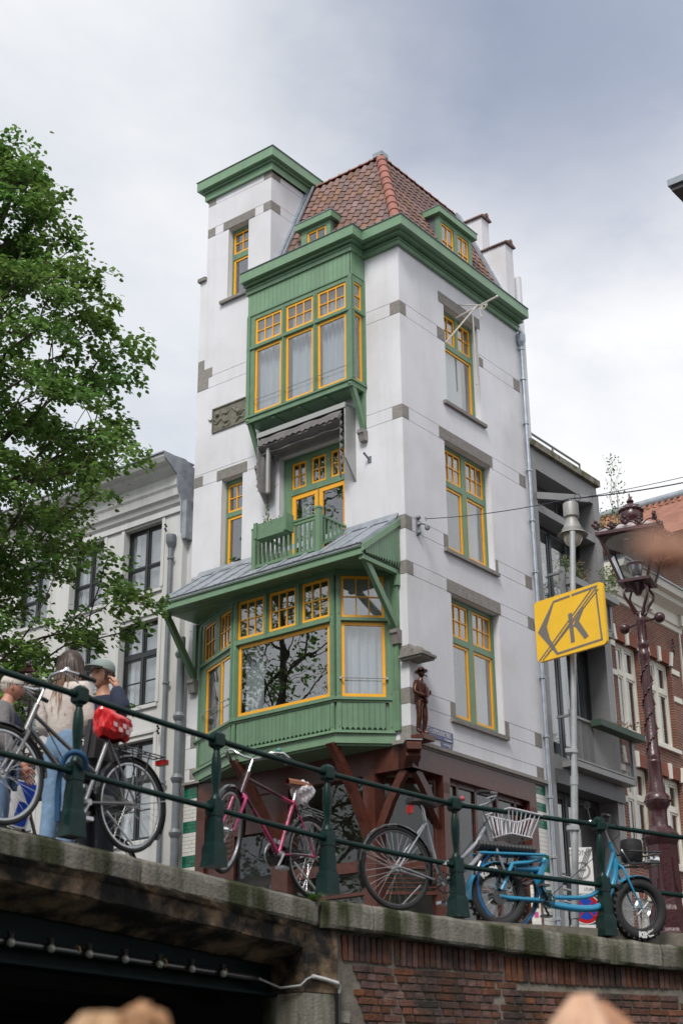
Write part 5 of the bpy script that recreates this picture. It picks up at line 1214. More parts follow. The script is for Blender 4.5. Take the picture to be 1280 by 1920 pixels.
# pier quoins at the end of the bridge
def qpt(s_, back, z): 
    q, dd = pathpt(s_); return Vector((q.x-dd.y*back, q.y+dd.x*back, z))
zt = .02
for k, (h, w0, w1) in enumerate(((.53, -.11, .235), (.42, -.14, .24), (.5, -.10, .235), (.5, -.14, .24), (.5, -.1, .235), (.5, -.1, .24))):
    b = MB(); j = .004*(k % 3)
    b.hexa([qpt(u, o_, z) for z in (zt-h+.008, zt) for o_ in (.06+j, .5) for u in (w0, w1)]); b.build('pier_stone', OLDST if k != 1 else mat('pale_stained_stone', (.25, .24, .2), .95, var=.3, vscale=7, bump=.5, col2=(.04, .045, .02), c2scale=3, c2lo=.45, c2hi=.58, streak=True), quay); zt -= h
for (s0, s1, z0, z1) in ((.245, .30, -.62, -.27), (.245, .40, -.72, -.63), (.245, .36, -.83, -.73), (.245, .45, -.95, -.84)):
    b = MB(); b.hexa([qpt(u, o_, z) for z in (z0, z1) for o_ in (.10, .3) for u in (s0, s1)]); b.build('pier_stone', MATS['pale_stained_stone'], quay)
# mortar bed and bricks
m_ = MB(); ss = [.24+.25*k for k in range(33)]
for s0, s1 in zip(ss, ss[1:]): m_.quad(qpt(s0, .128, -2.8), qpt(s1, .128, -2.8), qpt(s1, .128, .2), qpt(s0, .128, .2))
m_.build('mortar_bed', MORTQ, quay, recalc=False)
bmesh_ = unitcube(BRICK, .0); bb_ = MB(); bb_.box(-.5, .5, -.5, .5, -.5, .5); brme = bb_.mesh('brick', BRICK); bmx = bmesh.new(); bmx.from_mesh(brme); bmesh.ops.bevel(bmx, geom=bmx.edges[:], offset=.06, segments=1, affect='EDGES'); bmx.to_mesh(brme); bmx.free()
bricks = []; rr = random.Random(11)
def addbrick(s_, w, zc, h):
    q, dd = pathpt(s_); bk = .125+rr.uniform(-.006, .006); c = Vector((q.x-dd.y*bk, q.y+dd.x*bk, zc)); n_ = Vector((-dd.y, dd.x, 0))
    M = Matrix(((dd.x*w, n_.x*.03, 0, c.x), (dd.y*w, n_.y*.03, 0, c.y), (0, 0, h, zc), (0, 0, 0, 1))) @ Matrix.Rotation(rr.gauss(0, .008), 4, 'Y')
    bricks.append((M, c))
s_ = .30
def topz(s_): return float(np.interp(pathpt(s_)[0].x, js, zq))-.235
while s_ < 6.5:
    if s_ > .30:
        t = topz(s_); zlow = -.245 if s_ < 2.15 else -.33
        h = t-zlow-.0; addbrick(s_, .052, (t+zlow)/2, min(h-.01, .21)) if h > .05 else None
    s_ += .064
for r in range(40):
    z = -.285-.0635*r; s_ = .46+((r*.37) % .11) if r < 6 else .5+((r*.37) % .11); 
    if r >= 6 and r < 9: s_ += .05
    head = r % 2
    while s_ < 6.5:
        w = .10 if (head and rr.random() < .85) or rr.random() < .12 else .212
        zlow = -.245 if s_ < 2.15 else -.33
        if z+.03 < zlow and rr.random() < .992: addbrick(s_+w/2, w-.007, z, .050)
        s_ += w+.009
    # fill beside the pier
    s_ = .31
vis = [k for k, (M, c) in enumerate(bricks) if c.z > -.98 and c.x < 3.6]
vis = set(sorted(vis, key=lambda k: bricks[k][1].length)[:300])
rest = MB()
for k, (M, c) in enumerate(bricks):
    if k in vis: shared('brick', brme, quay, M)
    else:
        i = len(rest.v); rest.v += [tuple(M @ v.co) for v in brme.vertices]; rest.f += [tuple(i+j for j in pl.vertices) for pl in brme.polygons]
rest.build('brick_rest', BRICK, quay, kind='stuff', recalc=False)
b = MB(); q, dd = pathpt(1.0); b.torus((0, 0, 0), .028, .006, 14, 6); b.v = [tuple(Vector((q.x+p[0], q.y, -.90))+Vector((0, 0, p[2]))+Vector((dd.y, -dd.x, 0))*-.08) for p in b.v]; b.build('mooring_ring', SILV, quay, smooth=60)
# conduit on the pier
cp = thing('conduit', 'white plastic cable conduit running from the bulb string across the stone pier', 'conduit', qpt(0, .03, -.5))
b = MB(); b.tube([qpt(-.06, .03, -.385), qpt(.07, .03, -.40), qpt(.21, .03, -.425)], .018, 8); b.build('white_tube', mat('white_plastic', (.55, .55, .55), .4), cp, smooth=50)
b = MB(); b.tube([Fb.P(LB-.35, .09, -.40), Fb.P(LB-.2, .2, -.47), qpt(-.18, .05, -.46), qpt(-.12, .04, -.41), qpt(-.06, .03, -.385)], .009, 6); b.tube([qpt(.21, .03, -.425), qpt(.235, .03, -.44), qpt(.23, .04, -.52)], .013, 6); b.build('loose_cable', mat('grey_cable', (.3, .3, .3), .5), cp, smooth=60)
b = MB(); b.tube([qpt(.225, .05, -.53), qpt(.23, .05, -2.7)], .026, 8); b.tube([qpt(.225, .05, -.50), qpt(.225, .05, -.54)], .03, 8); b.build('black_pipe', BLK, cp, smooth=50)
# string of bulbs
sb = thing('bulb_string', 'row of clear round bulbs on a black pipe along the bridge girder', 'string lights', Fb.P(3, .1, -.3))
b = MB(); b.tube([Fb.P(-1, .07, -.27), Fb.P(LB-.32, .07, -.40)], .03, 8); b.build('lamp_pipe', BLK, sb, smooth=50)
bulb = MB(); bulb.sphere((0, 0, 0), .030, 12, 8); bme = bulb.mesh('bulb', mat('clear_bulb_glass', (.25, .25, .22), .08, coat=.6), smooth=80)
cap_ = MB(); cap_.lathe([(.02, 0), (.022, .03), (.03, .05)], n=8); cme_ = cap_.mesh('socket', BLK)
for k in range(10):
    u = 1.75+k*.365; z = -.27-.13*(u+1)/(LB+.68)-.01; shared('bulb', bme, sb, Matrix.Translation(Fb.P(u, .125, z))); shared('socket', cme_, sb, Matrix.Translation(Fb.P(u, .115, z+.02)))
for u in (2.3, 3.5, 4.4, 5.1): b = MB(); b.tube([Fb.P(u, .07, -.27-.022*u), Fb.P(u+.01, .07, -.27-.022*u)], .037, 8); b.build('cable_tie', mat('tan_tape', (.3, .2, .1), .7), sb)
# fern tuft in the coping joint
rr = random.Random(8); b = MB(); c = Vector((-.235, 12.33, .20))
for k in range(46):
    a = rr.uniform(0, 2*pi); l = rr.uniform(.04, .10); e = c+Vector((cos(a)*l, sin(a)*l*.6-.02, rr.uniform(.0, .075)))
    for t in (.4, .6, .8, 1.0):
        p = c.lerp(e, t)+Vector((0, 0, .02*sin(pi*t))); w = .011; s_ = Vector((-sin(a), cos(a), .2))*w; f = Vector((cos(a), sin(a), .1))*w*1.3
        b.quad(p-s_, p+f*.4, p+s_, p-f)
tag(b.build('fern_tuft', mat('bright_fern', (.16, .36, .02), .6), recalc=False), 'bright green fern tuft growing in the coping joint below a railing post', 'plant')
# ---- railing
POSTS = [(-2.85, 9.38, .45, 1.585), (-1.93, 10.443, .402, 1.511), (-1.01, 11.505, .355, 1.430), (-.145, 12.499, .284, 1.380), (1.007, 13.463, .207, 1.297), (2.452, 14.24, .123, 1.243), (3.95, 14.98, .05, 1.165)]
rail = thing('railing', 'dark green cast-iron railing along the bridge and quay edge', 'railing', (0, 12.6, .25))
for k, (x, y, z0, z1) in enumerate(POSTS):
    nx = POSTS[min(k+1, 6)]; pv = POSTS[max(k-1, 0)]; yaw = atan2(nx[1]-pv[1], nx[0]-pv[0]); H = z1-z0
    T = lambda px, py, pz, x=x, y=y, yaw=yaw, z0=z0, H=H: (x+px*cos(yaw)-py*sin(yaw), y+px*sin(yaw)+py*cos(yaw), z0+pz*H/1.1)
    b = MB()
    b.lathe([(0.0777, 0), (0.074, .03), (0.06956, .06), (0.06956, .15), (0.06512, .165), (0.0555, .19)], n=4, sq=True, T=T)
    b.lathe([(0.05328, .17), (0.05032, .3), (0.04292, .40)], n=4, sq=True, T=T)
    b.lathe([(0.04884, .40), (0.04884, .415), (0.04884, .515), (0.0444, .53)], n=4, sq=True, T=T)
    b.lathe([(0.03552, .52), (0.04292, .535), (0.03848, .555), (0.02664, .575), (0.02516, .60), (0.03108, .66), (0.03848, .74), (0.04144, .80), (0.037, .87), (0.02664, .92), (0.0222, .935), (0.0296, .945), (0.0296, .955), (0.02516, .97)], n=14, T=T)
    b.lathe([(0.0296, .955), (0.04588, .975), (0.04736, .985), (0.04736, 1.06), (0.0444, 1.07), (0.0222, 1.095), (0.0037, 1.10)], n=4, sq=True, T=T)
    for s_ in (0, 1, 2, 3):      # recessed panels on the shaft
        pass
    b.build('railing_post', CASTG, rail, smooth=25)
for (x0, y0, a0, b0), (x1, y1, a1, b1) in zip(POSTS, POSTS[1:]):
    for fz in (.93, .42):
        za = a0+(b0-a0)*fz; zb = a1+(b1-a1)*fz; b = MB(); pts = [(x0+(x1-x0)*t, y0+(y1-y0)*t, za+(zb-za)*t-.004*sin(pi*t)) for t in (0, .25, .5, .75, 1)]
        b.tube(pts, .024, 12); dv = Vector((x1-x0, y1-y0, zb-za)).normalized()
        for (p, s_) in ((Vector((x0, y0, za)), 1), (Vector((x1, y1, zb)), -1)): b.tube([p+dv*s_*.055, p+dv*s_*.085], .030, 10)
        b.build('rail', CASTG, rail, smooth=50)
# ================================================================== FIGURE HELPERS
def skin(name, verts, edges, m, parent=None, sub=2, M=None, smooth=True, root=0):
    me = bpy.data.meshes.new('sk'); me.from_pydata([v[:3] for v in verts], edges, []); o = bpy.data.objects.new('sk', me); COL.objects.link(o)
    md = o.modifiers.new('s', 'SKIN'); md.use_smooth_shade = True
    for k, v in enumerate(verts):
        sv = me.skin_vertices[0].data[k]; sv.radius = (v[3], v[4] if len(v) > 4 else v[3]); sv.use_root = (k == root)
    ss_ = o.modifiers.new('b', 'SUBSURF'); ss_.levels = sub; ss_.render_levels = sub
    bpy.context.view_layer.update(); dg_ = bpy.context.evaluated_depsgraph_get()
    m2 = bpy.data.meshes.new_from_object(o.evaluated_get(dg_)); bpy.data.objects.remove(o); m2.materials.clear()
    for mm in (m if isinstance(m, list) else [m]): m2.materials.append(mm)
    m2.polygons.foreach_set('use_smooth', [True]*len(m2.polygons)); m2.name = name
    return shared(name, m2, parent, M if M is not None else Matrix.Identity(4))
def skinmat(name, c): return mat(name, c, .5, var=.08, vscale=30)
def head_mesh(mb, T, s=1., ears=True, nose=1., beard=0.):
    """head centre at origin, faces +X, z up"""
    n, m_ = 32, 22; base = len(mb.v)
    for i in range(m_+1):
        th = pi*i/m_; cz = -cos(th); sr = sin(th)
        for j in range(n):
            ph = 2*pi*j/n; cx, cy = cos(ph)*sr, sin(ph)*sr
            x, y, z = cx*.098, cy*.076, cz*.118
            f = max(0, cx)
            if cz < 0:
                k = -cz; y *= 1-.34*k*k; x *= (1-.42*k) if cx < 0 else (1-.06*k); z *= 1.0
            if cx > .2:
                x -= .012*(cx-.2)                                   # flatter face
                g = lambda yy, zz, sy, sz: math.exp(-((y-yy)/sy)**2-((z-zz)/sz)**2)
                x += .026*nose*g(0, -.018, .011, .022)+.010*nose*g(0, .005, .008, .02)
                x -= .012*(g(.031, .008, .013, .011)+g(-.031, .008, .013, .011))
                x += .006*g(0, .030, .05, .010)+.009*g(0, -.058, .024, .008)-.004*g(0, -.066, .02, .004)+.010*g(0, -.098, .022, .014)
                x += (.004+beard*.02)*(g(.035, -.04, .02, .03)+g(-.035, -.04, .02, .03))+beard*.03*g(0, -.09, .04, .03)
            mb.v.append(tuple(T(x*s, y*s, z*s)))
    for i in range(m_):
        for j in range(n): mb.f.append((base+i*n+j, base+i*n+(j+1) % n, base+(i+1)*n+(j+1) % n, base+(i+1)*n+j))
    if ears:
        for sy in (-1, 1): mb.lathe([(.001, -.034), (.014, -.026), (.011, 0), (.018, .018), (.014, .03), (.001, .036)], n=8, T=lambda x, y, z: T((x*.9-.004-z*.12)*s, (sy*.076+y*.45)*s, (z-.005)*s))
def frame_fn(c, yaw, pitch=0., roll=0.):
    R_ = (Matrix.Rotation(yaw, 3, 'Z') @ Matrix.Rotation(-pitch, 3, 'Y') @ Matrix.Rotation(roll, 3, 'X')); c = Vector(c)
    return lambda x, y, z: c+R_ @ Vector((x, y, z))
def hand_skin(name, wrist, fwd, side, m, parent, s=1., curl=.5, M=None):
    """palm and five fingers; fwd = direction of the fingers, side = towards the thumb"""
    w = Vector(wrist); f = Vector(fwd).normalized(); t = Vector(side); t = (t-f*t.dot(f)).normalized(); nn_ = f.cross(t)
    V = []; E_ = []
    def add(p, r, par=None):
        V.append((*p, r*s)); 
        if par is not None: E_.append((par, len(V)-1))
        return len(V)-1
    a = add(w-f*.03*s, .024); b_ = add(w+f*.03*s, .026, a); c_ = add(w+f*.06*s, .028, b_)
    for k, (off, L_) in enumerate(((.030, .072), (.010, .080), (-.011, .074), (-.030, .058))):
        cu = curl[k] if isinstance(curl, (tuple, list)) else curl
        p = w+f*.085*s+t*off*s; k0 = add(p, .0095, c_); q = p; ang = cu*.5; last = k0
        for j in range(3):
            dirv = f*cos(ang)-nn_*sin(ang); q = q+dirv*(L_/3)*s; last = add(q, .0085-.0008*j, last); ang += cu*.6
    p = w+f*.035*s+t*.034*s; k0 = add(p, .012, b_); q = p; dirv = (f*.7+t*.7-nn_*.2).normalized(); last = k0
    for j in range(2): q = q+dirv*.028*s; last = add(q, .0105-.001*j, last); dirv = (dirv+f*.4).normalized()
    return skin(name, V, E_, m, parent, sub=2, M=M, root=0)

# ================================================================== BRONZE STATUE, HOOD AND PLAQUES
hd_ = thing('stone_canopy', 'carved grey stone canopy on the house corner above the bronze man', 'canopy', AB(-.15, .1, 6.5))
b = MB(); A1_, A2_, B1_, B2_ = -.40, .14, -.15, .32
b.prism([(A1_, B1_), (A2_, B1_), (A2_, 0.05), (.05, B2_), (A1_, B2_)], 6.44, 6.49, T=AB); b.prism([(A1_+.03, B1_+.03), (A2_-.03, B1_+.03), (A2_-.03, 0.05), (.05, B2_-.03), (A1_+.03, B2_-.03)], 6.40, 6.44, T=AB); b.build('canopy_slab', STONE, hd_)
def gable(a0, a1, b0, b1, z, h, name='carved_gable'):
    m_ = MB(); P = [(a0, b0), (a1, b0), (a1, b1), (a0, b1)]; ca, cb_ = (a0+a1)/2, (b0+b1)/2
    m_.hexa([AB(a, bb, z) for bb in (b0, b1) for a in (a0, a1)]+[AB(a, bb, z+h*.55) for bb in (b0, b1) for a in (a0, a1)]); m_.hexa([AB(a, bb, z+h*.55) for bb in (b0, b1) for a in (a0, a1)]+[AB(a, bb, z+h) for bb in (b0, b1) for a in (ca-.012, ca+.012)])
    m_.build(name, STONE, hd_)
gable(-.30, -.12, -.05, .25, 6.49, .14); gable(-.12, .0, -.10, .2, 6.49, .20); gable(-.33, -.27, -.1, .02, 6.49, .1); gable(-.02, .12, -.09, 0, 6.49, .15); gable(-.3, -.02, .2, .29, 6.49, .13)
st = thing('statue', 'bronze pipe-smoking man in a brimmed hat standing on a ledge at the house corner', 'statue', AB(-.17, .08, 4.98))
yaw = atan2(-.62, .78); Ts = frame_fn(AB(-.20, .06, 4.97), yaw)
S_ = .70
def ps(x, y, z, *r): p = Ts(x*S_, y*S_, z*S_); return (*p, *[q*S_*1.2 for q in (r if len(r) == 1 else (max(r), max(r)*.88))])
V = [ps(0, 0, .95, .14, .12), ps(0, 0, 1.12, .13, .12), ps(-.01, 0, 1.3, .16, .13), ps(-.01, 0, 1.42, .09), ps(.01, 0, 1.50, .055), ps(.02, 0, 1.56, .05),
     ps(0, .09, .86, .095), ps(.05, .10, .50, .068), ps(.0, .09, .12, .05), ps(.13, .12, .05, .042),
     ps(0, -.09, .86, .095), ps(.02, -.11, .50, .068), ps(-.03, -.13, .12, .05), ps(.10, -.16, .05, .042),
     ps(-.02, .19, 1.38, .065), ps(.0, .25, 1.12, .055), ps(.20, .12, 1.12, .045), ps(.24, .06, 1.17, .035),
     ps(-.02, -.19, 1.38, .065), ps(.0, -.27, 1.10, .055), ps(.20, -.12, 1.0, .045), ps(.25, -.03, 1.02, .035)]
Ed = [(0, 1), (1, 2), (2, 3), (3, 4), (4, 5), (0, 6), (6, 7), (7, 8), (8, 9), (0, 10), (10, 11), (11, 12), (12, 13), (2, 14), (14, 15), (15, 16), (16, 17), (2, 18), (18, 19), (19, 20), (20, 21)]
skin('body', V, Ed, BRONZE, st)
V = [ps(0, 0, .80, .19, .17), ps(0, 0, .95, .165, .145), ps(0, 0, 1.12, .15, .135), ps(-.01, 0, 1.3, .185, .145), ps(-.01, 0, 1.42, .10)]
skin('coat', V, [(0, 1), (1, 2), (2, 3), (3, 4)], BRONZE, st)
b = MB(); head_mesh(b, lambda x, y, z: Ts(x+.02*S_, y, z+1.66*S_), S_*1.02, beard=1.0); b.build('head', BRONZE, st, smooth=60)
b = MB(); b.lathe([(.17, 0), (.175, .012), (.11, .02), (.095, .06), (.075, .10), (.02, .115)], n=20, T=lambda x, y, z: Ts((x*1.05+.02)*S_, y*S_, (z+1.70+x*.12)*S_)); b.build('hat', BRONZE, st, smooth=50)
b = MB(); b.tube([Ts(.11*S_, 0, 1.60*S_), Ts(.19*S_, -.0, 1.57*S_), Ts(.20*S_, 0, 1.54*S_)], [.006, .008, .018], 6); b.tube([Ts(.19*S_, 0, 1.62*S_), Ts(.30*S_, -.0, 1.68*S_)], .004, 4); b.build('pipe', BRONZE, st)
b = MB()
for z in (1.02, 1.12, 1.22): b.sphere(Ts(.15*S_, .03*S_, z*S_), .014, 6, 5)
b.lathe([(.13, 0), (.14, .02), (.03, .03)], n=16, T=lambda x, y, z: Ts((z+.27)*S_*1.0, (x*.6-.10)*S_, (y+1.08)*S_)); b.build('buttons', BRONZE, st)
b = MB(); b.hexa([Ts(x, y, z) for z in (-.10, -.0) for y in (-.17, .17) for x in (-.13, .16)]); b.build('plinth', RED, st)
NAVY = mat('street_sign_blue', (.012, .03, .17), .3, coat=.3); SWHITE = mat('sign_white', (.75, .75, .75), .4)
sn = thing('street_nameplate', 'navy street nameplate with white letters behind the bronze man', 'street sign', FR.P(.85, .02, 5.17))
FR.box('plate', sn, .30, 1.32, .008, .022, 5.085, 5.275, NAVY)
text_on(FR, sn, 'GASTHUISMOLENSTEEG', .80, .024, 5.20, .125, SWHITE, sx=.66); text_on(FR, sn, 'Centrum', 1.16, .024, 5.115, .07, SWHITE, sx=.9)
sn = thing('small_plaque', 'small navy plaque with tiny white text below the street nameplate', 'sign', FR.P(1.1, .02, 5.0)); FR.box('plate', sn, .94, 1.29, .008, .018, 4.965, 5.05, NAVY)
text_on(FR, sn, 'DE 9 STRAATJES', 1.12, .020, 5.015, .045, SWHITE, sx=.72); text_on(FR, sn, 'zonder', 1.2, .020, 4.98, .022, SWHITE)
# ---- hoist arm by the top window
ho = thing('hoist_arm', 'white iron swing hoist with curl and hook beside the top alley window', 'hoist', FR.P(2.1, 0, 14.4)); CRM = mat('cream_iron', (.60, .58, .52), .5)
b = MB(); P0, PT = FR.P(2.085, .0, 14.58), FR.P(2.085, 1.06, 14.72)
b.tube([P0, PT], .022, 6); b.tube([FR.P(2.23, 0, 14.98), FR.P(2.06, .57, 14.68)], .013, 6); b.tube([FR.P(1.66, .0, 13.80), FR.P(2.0, .50, 14.55), FR.P(2.06, .6, 14.68)], .018, 6); b.tube([FR.P(2.70, .06, 13.2), FR.P(2.68, .06, 14.9)], .018, 6); b.sphere(PT, .03, 8, 6)
b.build('arm', CRM, ho, smooth=50)
b = MB(); sp = [FR.P(2.085, .72+cos(t)*.085*(1-t/16), 14.60+sin(t)*.085*(1-t/16)) for t in [k*.45 for k in range(26)]]; b.tube(sp, .011, 5); b.build('curl', CRM, ho, smooth=60)
b = MB(); b.tube([FR.P(2.085, .62, 14.62), FR.P(2.085, .62, 14.44)], .008, 5); b.tube([FR.P(2.085, .62+.045*cos(t), 14.39+.045*sin(t)) for t in [1.5-k*.5 for k in range(10)]], .010, 5); b.build('hook', CRM, ho, smooth=60)
# ---- span wire with hanging lamp
an = thing('wall_anchor_bracket', 'grey iron wall anchor with pulley holding the span wire', 'bracket', FR.P(.4, 0, 9.2))
b = MB(); FR.mb(b, .34, .42, 0, .03, 9.0, 9.38); b.build('plate', PIPE, an)
b = MB(); 
for z in (9.36, 9.22, 9.05): b.sphere(FR.P(.38, .05, z), .045, 8, 6)
b.tube([FR.P(.38, .04, 9.25), FR.P(.42, .18, 9.2), FR.P(.42, .2, 9.1)], .022, 6); b.tube([FR.P(.42, .2, 9.13), FR.P(.46, .2, 9.13)], .055, 10); b.torus((0, 0, 0), .03, .008, 12, 5); b.v[-60:] = [tuple(FR.P(.46+p[0], .16, 9.33+p[2])) for p in b.v[-60:]]
b.build('pulley', PIPE, an, smooth=40)
LT = Vector((3.672, 21.69, 7.70))
sw = thing('span_wire', 'thin steel span wire from the house corner to the right edge', 'cable', LT)
b = MB(); w0 = FR.P(.46, .17, 9.33); q1 = Vector((3.378, 24.771, 8.99))
def sag(a, c, s_, n=14): return [a.lerp(c, k/n)-Vector((0, 0, s_*4*(k/n)*(1-k/n))) for k in range(n+1)]
L2 = LT+Vector((0, 0, .08)); W2 = Vector((5.2, 20.3, 8.05)); W3 = AB(-7.3, 1.2, 8.9)
b.tube(sag(w0, L2, .06), .008, 4); b.tube(sag(L2, W3, .12), .011, 4); b.tube(sag(L2+Vector((.1, 0, 0)), W3+Vector((0, 0, .1)), .06), .006, 4); b.tube([L2+Vector((.12+.05*cos(t), 0, .02+.06*sin(t))) for t in [k*.6 for k in range(11)]], .006, 4)
b.build('wire', mat('blue_black_cable', (.03, .03, .06), .5), sw, smooth=60)
hl = thing('hanging_lamp', 'grey street lamp with pale globe hanging on the span wire behind the yellow sign pole', 'street lamp', LT)
LG = mat('lamp_grey', (.30, .30, .29), .5, .2); c = tuple(LT)
b = MB(); b.lathe([(.02, .04), (.05, .02), (.115, -.005), (.125, -.03), (.125, -.24), (.11, -.26), (.10, -.27), (.10, -.30), (.14, -.42), (.155, -.45), (.17, -.455), (.17, -.5), (.12, -.505), (.05, -.5)], c=c, n=20); b.build('housing', LG, hl, smooth=35)
b = MB(); b.lathe([(.15, -.49), (.20, -.52), (.245, -.555), (.243, -.56), (.16, -.52)], c=c, n=24); b.build('brim', LG, hl, smooth=40)
b = MB(); b.lathe([(.135, -.505), (.15, -.56), (.145, -.63), (.11, -.70), (.05, -.745), (.005, -.755)], c=c, n=20); b.build('globe', mat('opal_glass', (.62, .58, .48), .15), hl, smooth=60)
b = MB(); b.tube([(c[0], c[1], c[2]+.03), (c[0], c[1], c[2]+.10)], .02, 6); b.sphere((c[0]-.04, c[1], c[2]+.08), .03, 6, 5); b.build('hanger', PIPE, hl)

# ================================================================== YELLOW SIGN ON ITS POLE
ks = thing('sign_pole', 'leaning galvanised pole carrying a yellow sign with a crossed-out letter K', 'sign', (2.2, 14.48, .2))
pt, pb = Vector((2.446, 14.444, 4.30)), Vector((2.185, 14.49, .05)); GALV = mat('galvanised_pole', (.40, .42, .43), .45, .5, var=.15, vscale=8)
b = MB(); b.tube([pb, pb.lerp(pt, .37)], .036, 12); b.tube([pb.lerp(pt, .37), pt], .031, 12); b.tube([pb.lerp(pt, .365), pb.lerp(pt, .385)], .042, 12); b.build('pole', GALV, ks, smooth=50)
YSG = mat('yellow_sign_face', (.88, .52, .02), .35, var=.05, vscale=6); GSG = mat('sign_grey_print', (.17, .15, .14), .4)
u = Vector((.61, -.65, 0)).normalized(); nrm = Vector((-u.y*-1, 0, 0)); nrm = Vector((u.y, -u.x, 0)); C = Vector((2.335, 14.265, 3.22)); tl = radians(1.0)
def KS(x, y, z): return C+u*(x)+nrm*z+Vector((0, 0, y))
W, H = .89, .655
poly = []
for cx, cy, a0 in ((W/2-.04, H/2-.04, 0), (-W/2+.04, H/2-.04, pi/2), (-W/2+.04, -H/2+.04, pi), (W/2-.04, -H/2+.04, 1.5*pi)):
    for k in range(5): a = a0+pi/2*k/4; poly.append((cx+.04*cos(a), cy+.04*sin(a)))
b = MB(); b.prism(poly, 0, .035, T=KS); b.build('sign_panel', YSG, ks)
def kp(pts, z=.037):
    m_ = MB(); m_.prism([((x-.5)*W, (y-.5)*H) for x, y in pts], .03, z, T=KS); return m_
def uni(lst):
    m_ = MB()
    for p, z in lst: q = kp(p, z); i = len(m_.v); m_.v += q.v; m_.f += [tuple(i+k for k in f) for f in q.f]
    return m_
arrow = [([(.287, .93), (.30, .905), (.17, .54), (.207, .33), (.034, .487)], .0370), ([(.207, .33), (.034, .487), (.29, .04), (.31, .075)], .0372), ([(.287, .93), (.30, .895), (.535, .91), (.53, .945)], .0374), ([(.56, .945), (.56, .91), (.93, .93), (.93, .965)], .0376), ([(.915, .965), (.895, .93), (.925, .10), (.95, .07)], .0378), ([(.95, .07), (.925, .10), (.31, .075), (.29, .04)], .0380)]
uni(arrow).build('arrow_outline', GSG, ks)
uni([([(.49, .64), (.545, .65), (.56, .17), (.505, .165)], .0382), ([(.565, .44), (.62, .52), (.76, .20), (.70, .165)], .0384), ([(.55, .42), (.60, .40), (.73, .68), (.67, .68)], .0386)]).build('letter_k', GSG, ks)
uni([([(.02+d_, .02+max(0, d_-.06)), (.042+d_, .02+max(0, d_-.06)), (.862+d_*.8, .93-d_*.35), (.84+d_*.8, .93-d_*.35)], .0388+.0002*k) for k, d_ in enumerate((0, .055, .11))]).build('diagonal_bars', GSG, ks)
b = MB()
for f in (.83, .93): 
    c_ = pb.lerp(pt, f-.10); b.beam(c_-u*.2, c_+u*.2, .02, .03)
b.build('sign_strap', GALV, ks)
b = MB(); c_ = pb.lerp(pt, .265); b.tube([c_-Vector((0, 0, .03)), c_+Vector((0, 0, .03))], .045, 10); b.box(c_.x-.08, c_.x+.04, c_.y-.05, c_.y+.02, c_.z-.02, c_.z+.02); c_ = pb.lerp(pt, .07); b.tube([c_-Vector((0, 0, .03)), c_+Vector((0, 0, .03))], .045, 10)
c_ = pb.lerp(pt, .445); b.tube([c_-Vector((0, 0, .02)), c_+Vector((0, 0, .02))], .042, 10); b.box(c_.x-.09, c_.x, c_.y-.04, c_.y, c_.z-.015, c_.z+.025)
b.build('pole_clamp', GALV, ks)

